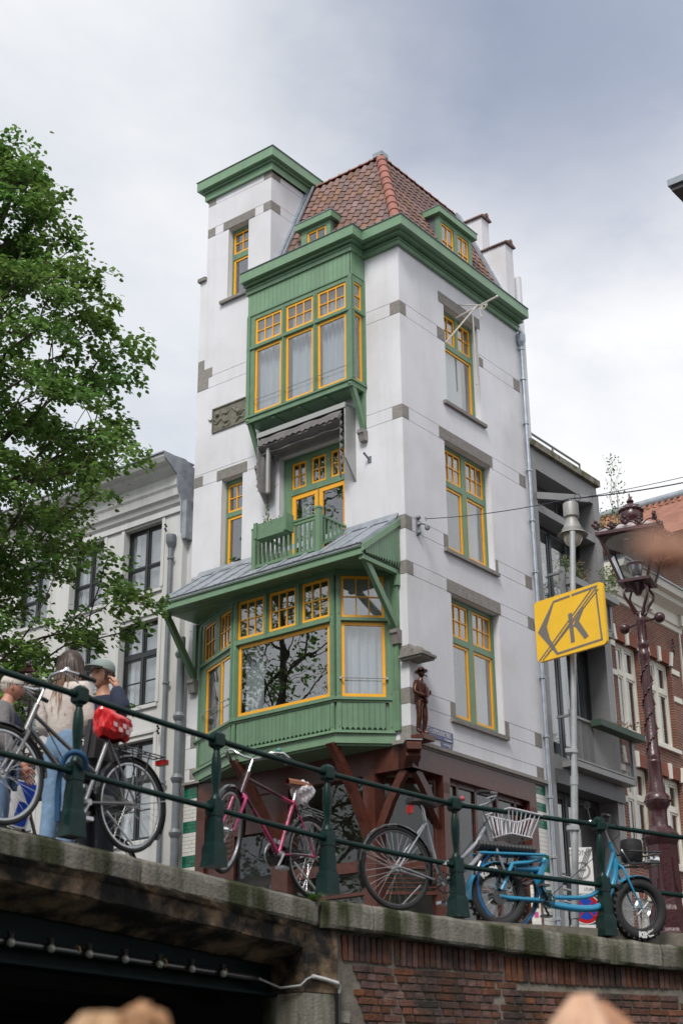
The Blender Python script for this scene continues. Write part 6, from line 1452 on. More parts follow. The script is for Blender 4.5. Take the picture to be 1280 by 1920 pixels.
# ================================================================== ORNATE LANTERN POSTS
def lantern_top(T, parent, sc_=1.):
    """four-sided lantern, bottom at z=0"""
    r0, r1, h = .145*sc_, .295*sc_, .475*sc_
    b = MB()
    b.lathe([(r0+.03, -.02), (r0+.03, .01), (r0, .02)], n=4, sq=True, T=T); b.lathe([(r1+.0, h), (r1+.035, h+.015), (r1+.035, h+.05), (r1, h+.06)], n=4, sq=True, T=T)
    for k in range(4):
        a = pi/4+k*pi/2; q = sqrt(2); b.tube([T(r0*q*cos(a), r0*q*sin(a), 0), T(r1*q*cos(a), r1*q*sin(a), h)], .016*sc_, 6)
    b.build('lantern_frame', BROWNP, parent)
    for k in range(4):
        a = k*pi/2; ca, sa = cos(a), sin(a); g = MB()
        def W_(d, w, z): return T(ca*d-sa*w, sa*d+ca*w, z)
        g.quad(W_(r0-.006, -r0, .01), W_(r0-.006, r0, .01), W_(r1-.006, r1, h), W_(r1-.006, -r1, h)); g.build('lantern_pane', glass('lantern_glass', base=.10, tint=(.9, .93, .95)) if 'lantern_glass' not in MATS else MATS['lantern_glass'], parent, recalc=False)
    b = MB(); b.lathe([(r1+.02, h+.055), (r1*.62, h+.15*sc_), (r1*.35, h+.20*sc_)], n=4, sq=True, T=T); b.build('lantern_roof', mat('dull_grey_roof', (.42, .36, .36), .45, var=.1), parent)
    b = MB(); b.lathe([(r1*.34, h+.19*sc_), (.10*sc_, h+.21*sc_), (.125*sc_, h+.24*sc_), (.13*sc_, h+.30*sc_), (.115*sc_, h+.34*sc_), (.135*sc_, h+.36*sc_), (.11*sc_, h+.40*sc_), (.05*sc_, h+.43*sc_), (.03*sc_, h+.45*sc_), (.042*sc_, h+.47*sc_), (.015*sc_, h+.51*sc_), (.003, h+.56*sc_)], n=14, T=T)
    for k in range(12):
        a = k*pi/6; b.sphere(T(.125*sc_*cos(a), .125*sc_*sin(a), h+.36*sc_), .02*sc_, 5, 4)
    b.build('crown_finial', BROWNP, parent, smooth=35)
    b = MB()
    for k in range(4):
        a = k*pi/2; ca, sa = cos(a), sin(a)
        def W_(d, w, z): return T(ca*d-sa*w, sa*d+ca*w, z)
        b.tube([W_(r1+.02, w*r1*1.05, h+.085*sc_+.028*sc_*sin(abs(w)*9.4)) for w in [x/8 for x in range(-8, 9)]], .008*sc_, 4)
        for w in (-1.08, -.5, 0, .5):
            for (dw, dz, rr_) in ((0, .05, .030), (-.03, .075, .022), (.03, .075, .022), (0, .10, .022)): b.sphere(W_(r1+.02, w*r1+dw*sc_, h+.05*sc_+dz*sc_*(1.2 if w in (-1.08, 0) else .8)), rr_*sc_, 6, 4)
    b.build('gallery_ornament', BROWNP, parent, smooth=40)
    b = MB(); b.lathe([(.03, .02), (.03, .08), (.055, .10), (.07, .16), (.075, .2), (.11, .215), (.11, .22), (.06, .19)], n=14, T=lambda x, y, z: T(x*sc_, y*sc_, z*sc_)); b.build('lamp_holder', SILV, parent, smooth=40)
    b = MB(); b.lathe([(.02, h-.03), (.20*sc_, h-.06), (.29*sc_, h-.005), (.30*sc_, h)], n=18, T=T); b.build('reflector', mat('reflector_white', (.6, .58, .54), .4), parent, smooth=50)
def lamp_post(x, y, z0, zh, yaw, label, full=True):
    t = thing('lamp_post', label, 'street lamp', (x, y, z0), 'ornate maroon lantern posts'); cy, sy = cos(yaw), sin(yaw)
    T = lambda px, py, pz: (x+px*cy-py*sy, y+px*sy+py*cy, pz)
    TL = lambda px, py, pz: T(px, py, pz+zh)
    lantern_top(TL, t)
    k = zh-3.79
    b = MB()
    for q in range(4):
        a = pi/4+q*pi/2; ca, sa = cos(a), sin(a)
        b.tube([T(ca*.05, sa*.05, 3.44+k), T(ca*.10, sa*.10, 3.53+k), T(ca*.17, sa*.17, 3.62+k), T(ca*.18, sa*.18, 3.68+k), T(ca*.13, sa*.13, 3.74+k), T(ca*.17, sa*.17, 3.79+k)], [.024, .018, .016, .014, .014, .014], 6)
    b.lathe([(.03, 3.66+k), (.05, 3.70+k), (.10, 3.75+k), (.12, 3.78+k)], n=12, T=T); b.build('bracket_scroll', BROWNP, t, smooth=50)
    b = MB(); 
    for s_ in (-1, 1): b.tube([T(0, 0, 3.36+k), T(.17*s_, .04, 3.36+k+.03*s_)], .014, 6); b.sphere(T(.19*s_, .04, 3.36+k+.035*s_), .058, 12, 8)
    b.build('ladder_ball', BROWNP, t, smooth=60)
    z = z0
    b = MB(); pr = [(0.21, 0), (0.21, .08), (0.189, .10), (0.175, .13), (0.175, .30), (0.1575, .33), (0.1505, .36), (0.1435, .85), (0.147, .93), (0.175, .97), (0.1834, 1.0), (0.1785, 1.04), (0.147, 1.07), (0.119, 1.10), (0.1085, 1.12)]
    b.lathe([(r, z0+zz*(1.0)) for r, zz in pr], n=8, T=T); b.build('base_plinth', BROWNP, t, smooth=20)
    b = MB(); pr = [(0.119, 1.12), (0.1085, 1.16), (0.084, 1.2), (0.0826, 1.36), (0.0875, 1.39), (0.119, 1.43), (0.1295, 1.47), (0.1225, 1.52), (0.0875, 1.56), (0.084, 1.60), (0.0735, 1.64), (0.07, 1.85), (0.0735, 1.86), (0.0735, 1.88), (0.0665, 1.89), (0.0686, 1.92), (0.0686, 1.94), (0.063, 1.95), (0.0525, 2.6), (0.049, 2.85+k*0), (0.0476, 2.95), (0.0595, 2.98), (0.0616, 3.02), (0.049, 3.04), (0.0504, 3.07), (0.0616, 3.09), (0.063, 3.12), (0.0455, 3.15), (0.0434, 3.34+k), (0.0504, 3.36+k), (0.0525, 3.40+k), (0.042, 3.42+k), (0.0385, 3.47+k)]
    b.lathe(pr, n=16, c=(0, 0, 0), T=T)
    for q in range(10):
        a = q*2*pi/10; b.tube([T(.048*cos(a), .048*sin(a), 3.15), T(.045*cos(a), .045*sin(a), 3.33+k)], .005, 4)
    b.build('shaft', BROWNP, t, smooth=35)
    b = MB(); rr = random.Random(4)     # ivy relief winding on the shaft
    for s_ in (0, pi):
        pts = []
        for q in range(60):
            zz = 1.95+q*.017; a = s_+q*.21; r = .065-.011*(zz-1.95); pts.append(T(r*cos(a), r*sin(a), zz))
            if q % 3 == 0: b.sphere(T((r+.004)*cos(a+.25), (r+.004)*sin(a+.25), zz+.01), .013, 5, 4)
        b.tube(pts, .008, 5)
    for q in range(26):
        a = q*2*pi/26; b.sphere(T(.128*cos(a), .128*sin(a), 1.475), .011, 5, 4); b.sphere(T(.182*cos(a), .182*sin(a), z0+1.01), .010, 5, 4)
    b.build('relief_ornament', BROWNP, t, smooth=50, kind='stuff')
    b = MB()
    for q in range(8):
        a = q*pi/4+pi/8; ca, sa = cos(a), sin(a); W_ = lambda d, w, zz: T(ca*d-sa*w, sa*d+ca*w, zz); d0 = .137
        b.hexa([W_(d, w, zz) for zz in (z0+.42, z0+.80) for d in (d0-.01, d0+.008) for w in (-.035, .035)])
        b.prism([(-.028, .60), (0.0196, .60), (0.0196, .52), (0, .46), (-.028, .52)], d0+.008, d0+.018, T=lambda x_, y_, z_: W_(z_, x_, z0+y_))
    b.build('shield_panel', BROWNP, t)
    return t
lp = lamp_post(3.131, 14.669, .10, 3.79, radians(-25), 'maroon cast-iron lantern post right of the yellow sign')
lp.matrix_basis = Matrix.Translation((3.131*1.07, 14.669*1.07, 1.60*1.07-1.5)) @ Matrix.Scale(1.07, 4)
lamp_post(-4.33, 19.5, .2, 3.46, radians(-25), 'maroon lantern post partly hidden behind the old man and the woman at the left')

# ================================================================== SMALL TRAFFIC SIGNS
zs = thing('parking_sign', 'end-of-zone plate over a no-stopping disc and a 12.00-18.00 plate behind the blue bicycle', 'sign', (2.66, 16.8, .2))
FZ = Fr(2.66, 16.8, 1, -.02, 0, -1); FZ.rev = False; D_ = 17
def fzbox(n_, u0, u1, o0_, o1_, z0, z1, m): return FZ.box(n_, zs, u0, u1, o0_, o1_, z0, z1, m)
b = MB(); b.tube([(2.66, 16.84, 0), (2.66, 16.84, 1.60)], .03, 8); b.build('post', GALV, zs, smooth=50)
fzbox('zone_plate', -.12, .13, 0, .01, .88, 1.39, SWHITE)
def flat(T, pts, m, name, parent, z=.002):
    m_ = MB(); m_.prism(pts, 0, z, T=T); return m_.build(name, m, parent)
def disc(T, c, r, m, name, parent, z0, z1, n=28, r2=None):
    m_ = MB(); pts = [(c[0]+r*cos(2*pi*k/n), c[1]+r*sin(2*pi*k/n)) for k in range(n)]; m_.prism(pts, z0, z1, T=T); return m_.build(name, m, parent)
TZ = lambda x, y, z: FZ.P(x, .01+z, y)
GREYP = mat('zone_grey_print', (.28, .28, .28), .5); SRED = mat('sign_red', (.5, .01, .015), .35); SBLUE = mat('sign_blue', (.01, .06, .42), .35)
me = textmesh('ZONE', .09, GREYP); FZM = lambda x, y, z: Matrix(((1, 0, 0, FZ.P(x, 0, 0).x), (0, 0, -1, FZ.P(x, .01+z, 0).y), (0, 1, 0, y), (0, 0, 0, 1)))
shared('lettering', me, zs, FZM(-.0, 1.33, .003))
disc(TZ, (0, 1.13), .10, GREYP, 'ring', zs, 0, .002); disc(TZ, (0, 1.13), .075, SWHITE, 'ring_centre', zs, .002, .003); flat(TZ, [(-.05, 1.14), (.05, 1.15), (.05, 1.125), (-.05, 1.12)], GREYP, 'bar', zs, .0045)
for k in range(4): flat(lambda x, y, z: TZ(x, y, z+.004), [(-.09+.018*k, .99), (-.083+.018*k, .99), (.08+.018*k, 1.38), (.073+.018*k, 1.38)], BLACKF, 'diagonal_stripe', zs, .001+.0002*k)
shared('lettering', textmesh('17,40', .05, GREYP), zs, FZM(.06, .925, .003))
disc(TZ, (.02, .71), .165, SWHITE, 'sign_disc', zs, -.008, 0); disc(TZ, (.02, .71), .155, SRED, 'red_ring', zs, 0, .002); disc(TZ, (.02, .71), .115, SBLUE, 'blue_centre', zs, .002, .004)
for s_ in (1, -1): flat(lambda x, y, z: TZ(x, y, z+.004), [(.02-.09*s_-.012, .71-.09), (.02-.09*s_+.012, .71-.09), (.02+.09*s_+.012, .71+.09), (.02+.09*s_-.012, .71+.09)], SRED, 'red_bar', zs, .002 if s_ > 0 else .003)
fzbox('time_plate', -.16, .20, 0, .01, .40, .54, SWHITE); shared('lettering', textmesh('12.00-18.00', .075, mat('sign_black', (.02, .02, .02), .5), bold=.002), zs, FZM(.02, .47, .003))
# stickered post left of it
sp_ = thing('sticker_post', 'thin white post covered with stickers beside the shop tiles', 'post', (2.15, 16.5, .1)); FS_ = Fr(2.10, 16.6, 1, 0, 0, -1)
FS_.box('post', sp_, -.05, .05, -.02, .0, .1, .95, WHITE)
rr = random.Random(9)
for k in range(6): FS_.box('sticker', sp_, -.04+rr.random()*.02, .02+rr.random()*.025, 0, .002+.0005*k, .3+.1*k, .36+.1*k, mat('sticker_%s' % ('pink', 'black', 'white')[k % 3], ((.5, .08, .25), (.02, .02, .02), (.6, .6, .6))[k % 3], .5))
# blue arrow sign behind the old man
bsn = thing('one_way_sign', 'tilted blue one-way sign with a white arrow behind the parked bicycle at the left', 'sign', (-2.85, 12.8, .4))
Mt = frame_fn((-2.83, 12.75, 1.17), 0, 0, 0); tl = radians(-14)
def TB(x, y, z): return Vector((-2.86, 12.75, 1.12))+Vector((x*cos(tl)-y*sin(tl), -.02-z, x*sin(tl)+y*cos(tl)))
def rr_poly(w, h, r, n=4):
    p = []
    for cx, cy, a0 in ((w/2-r, h/2-r, 0), (-w/2+r, h/2-r, pi/2), (-w/2+r, -h/2+r, pi), (w/2-r, -h/2+r, 1.5*pi)):
        for k in range(n+1): a = a0+pi/2*k/n; p.append((cx+r*cos(a), cy+r*sin(a)))
    return p
b = MB(); b.prism(rr_poly(.33, .40, .03), 0, .02, T=TB); b.build('plate', SWHITE, bsn); b = MB(); b.prism(rr_poly(.305, .375, .022), .02, .0225, T=TB); b.build('blue_field', SBLUE, bsn)
b = MB(); b.prism([(-.035, -.16), (.035, -.16), (.035, .02), (.11, .02), (0, .16), (-.11, .02), (-.035, .02)], .0225, .0245, T=TB); b.build('arrow', SWHITE, bsn); b = MB(); b.tube([(-2.83, 12.80, .3), (-2.83, 12.80, 1.3)], .03, 8); b.build('post', GALV, bsn)
# ================================================================== BICYCLES
def spline(P, m=6):
    P = [Vector(p) for p in P]; out = []
    for k in range(len(P)-1):
        p0, p1, p2, p3 = P[max(k-1, 0)], P[k], P[k+1], P[min(k+2, len(P)-1)]
        for q in range(m):
            t = q/m; out.append(.5*((2*p1)+(p2-p0)*t+(2*p0-5*p1+4*p2-p3)*t*t+(3*p1-p0-3*p2+p3)*t**3))
    return out+[P[-1]]
WHL = {}
SPK = mat('steel_spokes', (.55, .55, .56), .25, .9)
def wheel_meshes(R, tr, tyre_m, rim_m, key):
    if key in WHL: return WHL[key]
    b = MB(); b.torus((0, 0, 0), R-tr, tr, 56, 8); ty = b.mesh('tyre', tyre_m, smooth=60)
    b = MB(); b.torus((0, 0, 0), R-2*tr-.004, .012, 56, 6, squash=1.0); ri = b.mesh('rim', rim_m, smooth=60)
    b = MB(); n = 32; rr_ = R-2*tr-.008
    for k in range(n):
        a = 2*pi*k/n; o = (.35 if k % 4 < 2 else -.35); s_ = 1 if k % 2 else -1
        b.tube([(rr_*cos(a), 0, rr_*sin(a)), (.022*cos(a+o*3), .03*s_, .022*sin(a+o*3))], .0016, 3, cap=False)
    sp = b.mesh('spokes', SPK, recalc=False)
    b = MB(); b.tube([(0, -.055, 0), (0, -.03, 0), (0, -.028, 0), (0, .028, 0), (0, .03, 0), (0, .055, 0)], [.012, .012, .03, .03, .012, .012], 12); hb = b.mesh('wheel', SILV, smooth=40)
    WHL[key] = (hb, ty, ri, sp); return WHL[key]
def wheel(root, c, ms, steer=Matrix.Identity(4)):
    M = steer @ Matrix.Translation(c) @ Matrix.Rotation(random.random()*6, 4, 'Y'); w = shared('wheel', ms[0], root, M)
    shared('tyre', ms[1], w, M); shared('rim', ms[2], w, M); s_ = shared('spokes', ms[3], w, M); s_['kind'] = 'stuff'
def guard(root, c, R, a0, a1, m, w=.028, steer=Matrix.Identity(4), name='mudguard'):
    b = MB(); n = 26
    for k in range(n):
        t0, t1 = a0+(a1-a0)*k/n, a0+(a1-a0)*(k+1)/n
        for (y0, r0, y1, r1) in ((-w, R-.012, -w*.5, R), (-w*.5, R, w*.5, R+.003), (w*.5, R+.003, w, R-.012)):
            b.quad((c[0]+r0*cos(t0), y0, c[2]+r0*sin(t0)), (c[0]+r1*cos(t0), y1, c[2]+r1*sin(t0)), (c[0]+r1*cos(t1), y1, c[2]+r1*sin(t1)), (c[0]+r0*cos(t1), y0, c[2]+r0*sin(t1)))
    return b.build(name, m, root, smooth=60, M=steer, recalc=False)
def bike(name, label, rear, front, R, frame_m, tyre_m=RUB, rim_m=SILV, tr=.019, style='step', steer=0., front_tyre=None, fork_m=None, lean=0., guard_m=None, saddle='plain', kit=()):
    rear = Vector(rear); front = Vector(front); d_ = front-rear; wb = d_.length; yaw = atan2(d_.y, d_.x); pit = -math.asin(d_.z/wb)
    Mr = Matrix.Translation(rear) @ Matrix.Rotation(yaw, 4, 'Z') @ Matrix.Rotation(pit, 4, 'Y') @ Matrix.Rotation(lean, 4, 'X') @ Matrix.Translation((0, 0, -R))
    root = thing(name, label, 'bicycle', (0, 0, 0), group=None)
    s = R/.35; H0 = R
    bbp = Vector((.46*s, 0, R-.06*s)); st_ = Vector((.27*s, 0, .80*s)); sd = Vector((.235*s, 0, .93*s)); hb = Vector((wb-.19*s, 0, R+.36*s)); ht = Vector((wb-.26*s, 0, R+.53*s)); fh = Vector((wb, 0, R))
    if style == 'fat':
        bbp = Vector((.50, 0, R+.0)); st_ = Vector((.30, 0, R+.36)); sd = Vector((.34, 0, R+.44)); hb = Vector((wb-.21, 0, R+.42)); ht = Vector((wb-.28, 0, R+.60))
    ax = (ht-hb).normalized(); SM = Matrix.Translation(hb) @ Matrix.Rotation(steer, 4, ax) @ Matrix.Translation(-hb)
    wm_ = wheel_meshes(R, tr, tyre_m, rim_m, (R, tr, tyre_m.name)); wf = wheel_meshes(R, tr, front_tyre or tyre_m, rim_m, (R, tr, (front_tyre or tyre_m).name))
    wheel(root, (0, 0, R), wm_); wheel(root, (wb, 0, R), wf, SM)
    gm = guard_m or BLK
    b = MB(); t_ = .017*s
    b.tube([bbp, st_], t_, 10); b.tube([hb-ax*.02, ht+ax*.02], t_*1.3, 10)
    if style == 'diamond': b.tube([ht-ax*.04, st_+Vector((0, 0, -.03))], t_, 10); b.tube([hb+ax*.02, bbp], t_*1.1, 10)
    elif style == 'step': b.tube([hb+ax*.02, bbp], t_*1.15, 10); b.tube([ht-ax*.06, bbp.lerp(st_, .45)], t_*.9, 10)
    elif style == 'swoop':
        b.tube([hb+ax*.0, hb.lerp(bbp, .35)+Vector((-.02, 0, -.07)), bbp.lerp(hb, .3)+Vector((0, 0, -.03)), bbp], t_*1.3, 10)
        b.tube([ht-ax*.03, Vector((wb-.34*s, 0, R+.34*s)), Vector((wb-.52*s, 0, R+.16*s)), bbp.lerp(st_, .30)], t_*1.2, 10)
    elif style == 'fat':
        b.tube(spline([hb+ax*.04, hb+Vector((-.05, 0, -.17)), Vector((wb-.40, 0, R+.02)), Vector((wb-.60, 0, R-.04)), bbp+Vector((.10, 0, -.03)), bbp]), .034, 10); b.tube(spline([hb+ax*.10, Vector((wb-.36, 0, R+.24)), Vector((wb-.55, 0, R+.08)), bbp+Vector((.1, 0, .04))]), .022, 10)
        b.tube([bbp, bbp+Vector((-.04, 0, .14)), st_+Vector((.16, 0, -.10)), st_+Vector((.22, 0, .02))], .04, 10)
        for y in (-.075, .075): b.tube([Vector((0, y, R+.05)), Vector((.12, y, R+.30)), st_+Vector((.0, y*.6, -.03)), st_+Vector((.15, y*.5, .02))], .02, 8); b.tube([Vector((-.22, y, R+.37)), st_+Vector((.18, y, .05))], .014, 8)
        b.tube([Vector((.1, 0, R+.26)), st_+Vector((.2, 0, -.07))], .03, 8)
    for y in (-1, 1):
        b.tube([(0, y*.055*s, R), (.12*s, y*.05*s, R-.012*s), bbp+Vector((0, y*.02, 0))], .010*s if style != 'fat' else .022, 8)
        if style != 'fat': b.tube([(0, y*.055*s, R), st_+Vector((0, y*.018, -.03))], .008*s, 8)
    b.build('frame', frame_m, root, smooth=50)
    b = MB(); fw = .055*s+tr*.7-.01
    for y in (-1, 1): b.tube([hb-ax*.02+Vector((0, y*.02, 0)), hb-ax*.05+Vector((.0, y*fw, 0)), hb.lerp(fh, .6)+Vector((-.008, y*fw, 0)), fh+Vector((0, y*fw, 0))], [.016*s, .014*s, .012*s, .009*s], 8)
    b.tube([hb-ax*.05+Vector((0, -fw, 0)), hb-ax*.05+Vector((0, fw, 0))], .015*s, 8); b.build('fork', fork_m or frame_m, root, smooth=50, M=SM)
    # bars
    up = ht+ax*.16*s; bars = MB()
    bars.tube([ht, up], .011*s, 8); gr = [MB(), MB()]
    if 'flat' in kit:
        for y in (-1, 1): bars.tube([up, up+Vector((.0, y*.10, .06)), up+Vector((-.05, y*.2, .10)), up+Vector((-.12, y*.29, .09))], .010, 8); gr[y > 0].tube([up+Vector((-.09, y*.25, .09)), up+Vector((-.20, y*.33, .08))], .016, 8)
    else:
        for y in (-1, 1):
            bars.tube([up, up+Vector((.03, y*.08, .01)), up+Vector((.06, y*.17, .05)), up+Vector((.0, y*.26, .07)), up+Vector((-.14, y*.29, .05))], .011, 8)
            gr[y > 0].tube([up+Vector((-.10, y*.285, .055)), up+Vector((-.24, y*.30, .03))], .017, 8)
            bars.tube([up+Vector((.0, y*.25, .05)), up+Vector((-.12, y*.26, .00))], .006, 5)
    bars.build('handlebar', SILV if 'dull' in kit else CHROME, root, smooth=60, M=SM); [setattr(g_, 'name', g_.name) for g_ in [q_.build('grip', RUB, root, smooth=60, M=SM) for q_ in gr]]
    b = MB(); b.sphere(up+Vector((-.05, .20, .10)), .026, 10, 6); b.build('bell', mat('teal_bell', (.05, .22, .18), .3) if 'tealbell' in kit else (mat('pink_bell', (.4, .05, .07), .4) if 'pinkbell' in kit else CHROME), root, smooth=60, M=SM)
    b = MB(); b.tube([up+Vector((0, .18, .05)), up+Vector((.12, .1, -.02)), hb+Vector((.08, .03, .05)), hb+Vector((.02, .02, -.05))], .004, 4); b.tube([up+Vector((0, -.18, .05)), up+Vector((.10, -.1, -.05)), ht.lerp(bbp, .3), bbp], .004, 4); b.build('brake_cable', RUB, root, smooth=60)
    # seat
    if style != 'fat':
        b = MB(); b.tube([st_-(sd-st_)*.3, sd], .012*s, 8); b.build('seat_post', CHROME, root, smooth=50)
        b = MB(); T = lambda x, y, z: sd+Vector((x, y, z))*s
        pr = []
        for k in range(9):
            x = -.13+.27*k/8; w = .095*(1-.75*max(0, (k-2)/6)**.8) if k > 1 else (.07, .092)[k]; pr.append((x, w, .045-.01*abs(k-4)/4))
        for (xa, wa, za), (xb, wb_, zb_) in zip(pr, pr[1:]):
            for (f0, h0), (f1, h1) in zip(((-1, -.03), (-.92, 0), (-.5, .012), (0, .006)), ((-.92, 0), (-.5, .012), (0, .006), (.5, .012))): pass
            ring0 = [T(xa, wa*f, za+h) for f, h in ((-1, -.035), (-.95, -.005), (-.5, .012), (0, .006), (.5, .012), (.95, -.005), (1, -.035))]; ring1 = [T(xb, wb_*f, zb_+h) for f, h in ((-1, -.035), (-.95, -.005), (-.5, .012), (0, .006), (.5, .012), (.95, -.005), (1, -.035))]
            for k in range(6): b.quad(ring0[k], ring0[k+1], ring1[k+1], ring1[k])
            b.quad(ring0[0], ring0[6], ring1[6], ring1[0])
        b.quad(*[T(pr[0][0], pr[0][1]*f, pr[0][2]+h) for f, h in ((-1, -.035), (-.95, -.005), (-.5, .012), (0, .006), (.5, .012), (.95, -.005), (1, -.035))])
        b.build('saddle', mat('saddle_tan', (.25, .09, .04), .5) if 'tansaddle' in kit else RUB, root, smooth=50)
    # drive
    b = MB(); b.tube([bbp+Vector((0, -.05, 0)), bbp+Vector((0, .05, 0))], .024*s, 10); b.tube([bbp+Vector((0, .055, 0)), bbp+Vector((.09*s, .06, -.14*s))], .010, 6); b.tube([bbp+Vector((0, -.055, 0)), bbp+Vector((-.09*s, -.06, .14*s))], .010, 6)
    b.box(.09*s+bbp.x-.045, .09*s+bbp.x+.045, .07, .15, bbp.z-.155*s, bbp.z-.13*s); b.box(-.09*s+bbp.x-.045, -.09*s+bbp.x+.045, -.15, -.07, bbp.z+.13*s, bbp.z+.155*s)
    b.build('crank', BLK if style == 'fat' else SILV, root, smooth=40)
    b = MB(); b.torus((bbp.x, -.045, bbp.z), .085*s, .006, 28, 5); 
    for k in range(5): a = k*2*pi/5; b.tube([(bbp.x, -.045, bbp.z), (bbp.x+.08*s*cos(a), -.045, bbp.z+.08*s*sin(a))], .006, 4)
    b.build('chainring', BLK, root)
    if 'case' in kit:
        b = MB(); P = [(bbp.x+.10*cos(t), bbp.z+.10*sin(t)) for t in [(-1.4+2.8*k/10) for k in range(11)]]+[(.0, R+.05), (-.05, R+.02), (-.05, R-.03), (0, R-.055)]; b.prism(P, -.065, -.035, T=lambda x, y, z: (x, z, y)); b.build('chain_case', BLK, root)
        if 'whitecase' in kit: b = MB(); b.torus((bbp.x, -.068, bbp.z), .098, .007, 20, 5, a0=-1.5, a1=1.5); b.build('case_rim', SILV, root)
    guard(root, (0, 0, R), R+.022, radians(-15 if style != 'fat' else 60), radians(215 if style != 'fat' else 190), gm, w=.028 if style != 'fat' else .06); guard(root, (wb, 0, R), R+.022, radians(5) if style != 'fat' else radians(60), radians(175) if style != 'fat' else radians(130), gm, w=.028 if style != 'fat' else .06, steer=SM)
    b = MB()
    for y in (-.055, .055): b.tube([(0, y, R), ((R+.02)*cos(2.9), y*.6, R+(R+.02)*sin(2.9))], .003, 4)
    if style != 'fat':
        for y in (-.06, .06): b.tube([(wb, y, R), (wb+(R+.02)*cos(.4), y*.6, R+(R+.02)*sin(.4))], .003, 4)
    b.build('guard_stay', SILV, root)
    if 'rack' in kit:
        b = MB(); zr = 2*R+.06*s
        for y in (-.06, 0, .06): b.tube([(.14, y, zr), (-.30, y, zr)], .006, 5)
        for x in (.1, -.1, -.29): b.tube([(x, -.065, zr), (x, .065, zr)], .006, 5)
        for y in (-.065, .065): b.tube([(.0, y, R), (-.12, y, zr)], .006, 5); b.tube([(.0, y, R), (.08, y, zr)], .005, 5)
        b.build('luggage_rack', BLK, root, smooth=50)
    if 'lamp' in kit:
        b = MB(); z_ = 2*R+.05*s; b.box(-.35, -.30, -.05, .05, z_-.04, z_+.0); b.build('rear_reflector', mat('red_reflector', (.35, .01, .01), .25), root)
    if 'seatlamp' in kit:
        b = MB(); b.box(sd.x-.15, sd.x-.11, -.03, .03, sd.z-.10, sd.z-.03); b.build('rear_light', mat('red_reflector', (.35, .01, .01), .25), root)
    if 'stand' in kit:
        b = MB(); b.tube([(.30, .05, R-.1), (.12, .17, .02)], .009, 6); b.build('kick_stand', SILV, root)
    root.matrix_basis = Mr
    return root, Mr, SM, dict(bb=bbp, st=st_, sd=sd, hb=hb, ht=ht, up=up, wb=wb, R=R)
GREYF = mat('grey_metallic_frame', (.20, .20, .205), .35, .5); PINKF = mat('magenta_frame', (.055, .014, .025), .35, coat=.2, col2=(.40, .03, .12), c2scale=4, c2lo=.54, c2hi=.60); BLUEF = mat('cyan_blue_frame', (.02, .24, .42), .28, coat=.3); SLVF = mat('silver_grey_frame', (.30, .31, .34), .35, .4)
DARKF = mat('black_brown_frame', (.03, .026, .024), .4)
# 1: grey bicycle with red saddle cover
r1, M1, S1, k1 = bike('bicycle', 'grey town bicycle under the red saddle cover, parked in front of the couple', (-1.636, 11.231, .784), (-2.40, 10.19, .800), .36, GREYF, style='step', kit=('rack', 'lamp', 'case', 'whitecase', 'stand', 'dull'), steer=-.15)
def put(mb, name, m, kit_M, label, cat, loc, smooth=50, recalc=True, kind=None):
    o = mb.build(name, m, None, smooth=smooth, M=kit_M, recalc=recalc); tag(o, label, cat); return o
REDP = mat('red_plastic_cover', (.62, .015, .02), .3, coat=.3, var=.1); REDW = mat('white_print', (.7, .55, .55), .4)
b = MB(); n = 48; rings = []
for k in range(15):
    t = k/14; row = []
    for j in range(n):
        a = 2*pi*j/n; rx = float(np.interp(t, [0, .1, .3, .5, .8, 1], [.05, .15, .178, .165, .158, .125])); ry = float(np.interp(t, [0, .1, .3, .5, .8, 1], [.03, .085, .125, .115, .108, .06]))
        w = 1+(.035*sin(a*5+k*.5)+.025*sin(a*11-k*.8)+.02*sin(a*17+k*1.1))*min(1, t*3)
        row.append((k1['sd'].x+rx*w*cos(a), ry*w*sin(a), k1['sd'].z+.085+.02*sin(a*2+1)*(1-t)-.22*t+.012*sin(a*4)+.03*cos(a)*(1-t)))
    rings.append(row)
for a_, c_ in zip(rings, rings[1:]):
    for j in range(n): b.quad(a_[j], a_[(j+1) % n], c_[(j+1) % n], c_[j])
b.quad(*rings[0]); put(b, 'saddle_cover', REDP, M1, 'crumpled bright red plastic cover with white checks over the grey bicycle saddle', 'saddle cover', None, smooth=80)
b = MB()
for s_ in (-1, 1):
    for i in range(5):
        for j in range(2):
            if (i+j) % 2: continue
            x = k1['sd'].x-.12+i*.045; z = k1['sd'].z-.03-j*.035; y = s_*(.128-abs(x-k1['sd'].x)*.25); b.quad((x, y, z), (x+.04, y, z+.004), (x+.036, y, z-.03), (x-.004, y, z-.034))
tag(b.build('check_print', REDW, None, M=M1 @ Matrix.Translation((0, 0, 0)), recalc=False), 'white checks printed on the red saddle cover', 'print')
bpy.data.objects['check_print'].parent = bpy.data.objects['saddle_cover']; bpy.data.objects['check_print'].matrix_parent_inverse = Matrix.Identity(4); bpy.data.objects['check_print'].matrix_basis = Matrix.Identity(4); del bpy.data.objects['check_print']['category']; del bpy.data.objects['check_print']['label']
# blue lock loop on the post
b = MB(); b.tube(spline([(-2.02, 10.38, .50), (-2.03, 10.37, .75), (-2.0, 10.35, .93), (-1.93, 10.33, .985), (-1.86, 10.36, .96), (-1.85, 10.42, .88)]), .021, 8); tag(b.build('cable_lock', mat('blue_lock_sleeve', (.008, .06, .15), .75), smooth=60), 'thick blue lock sleeve looped around the leftmost railing post', 'lock')
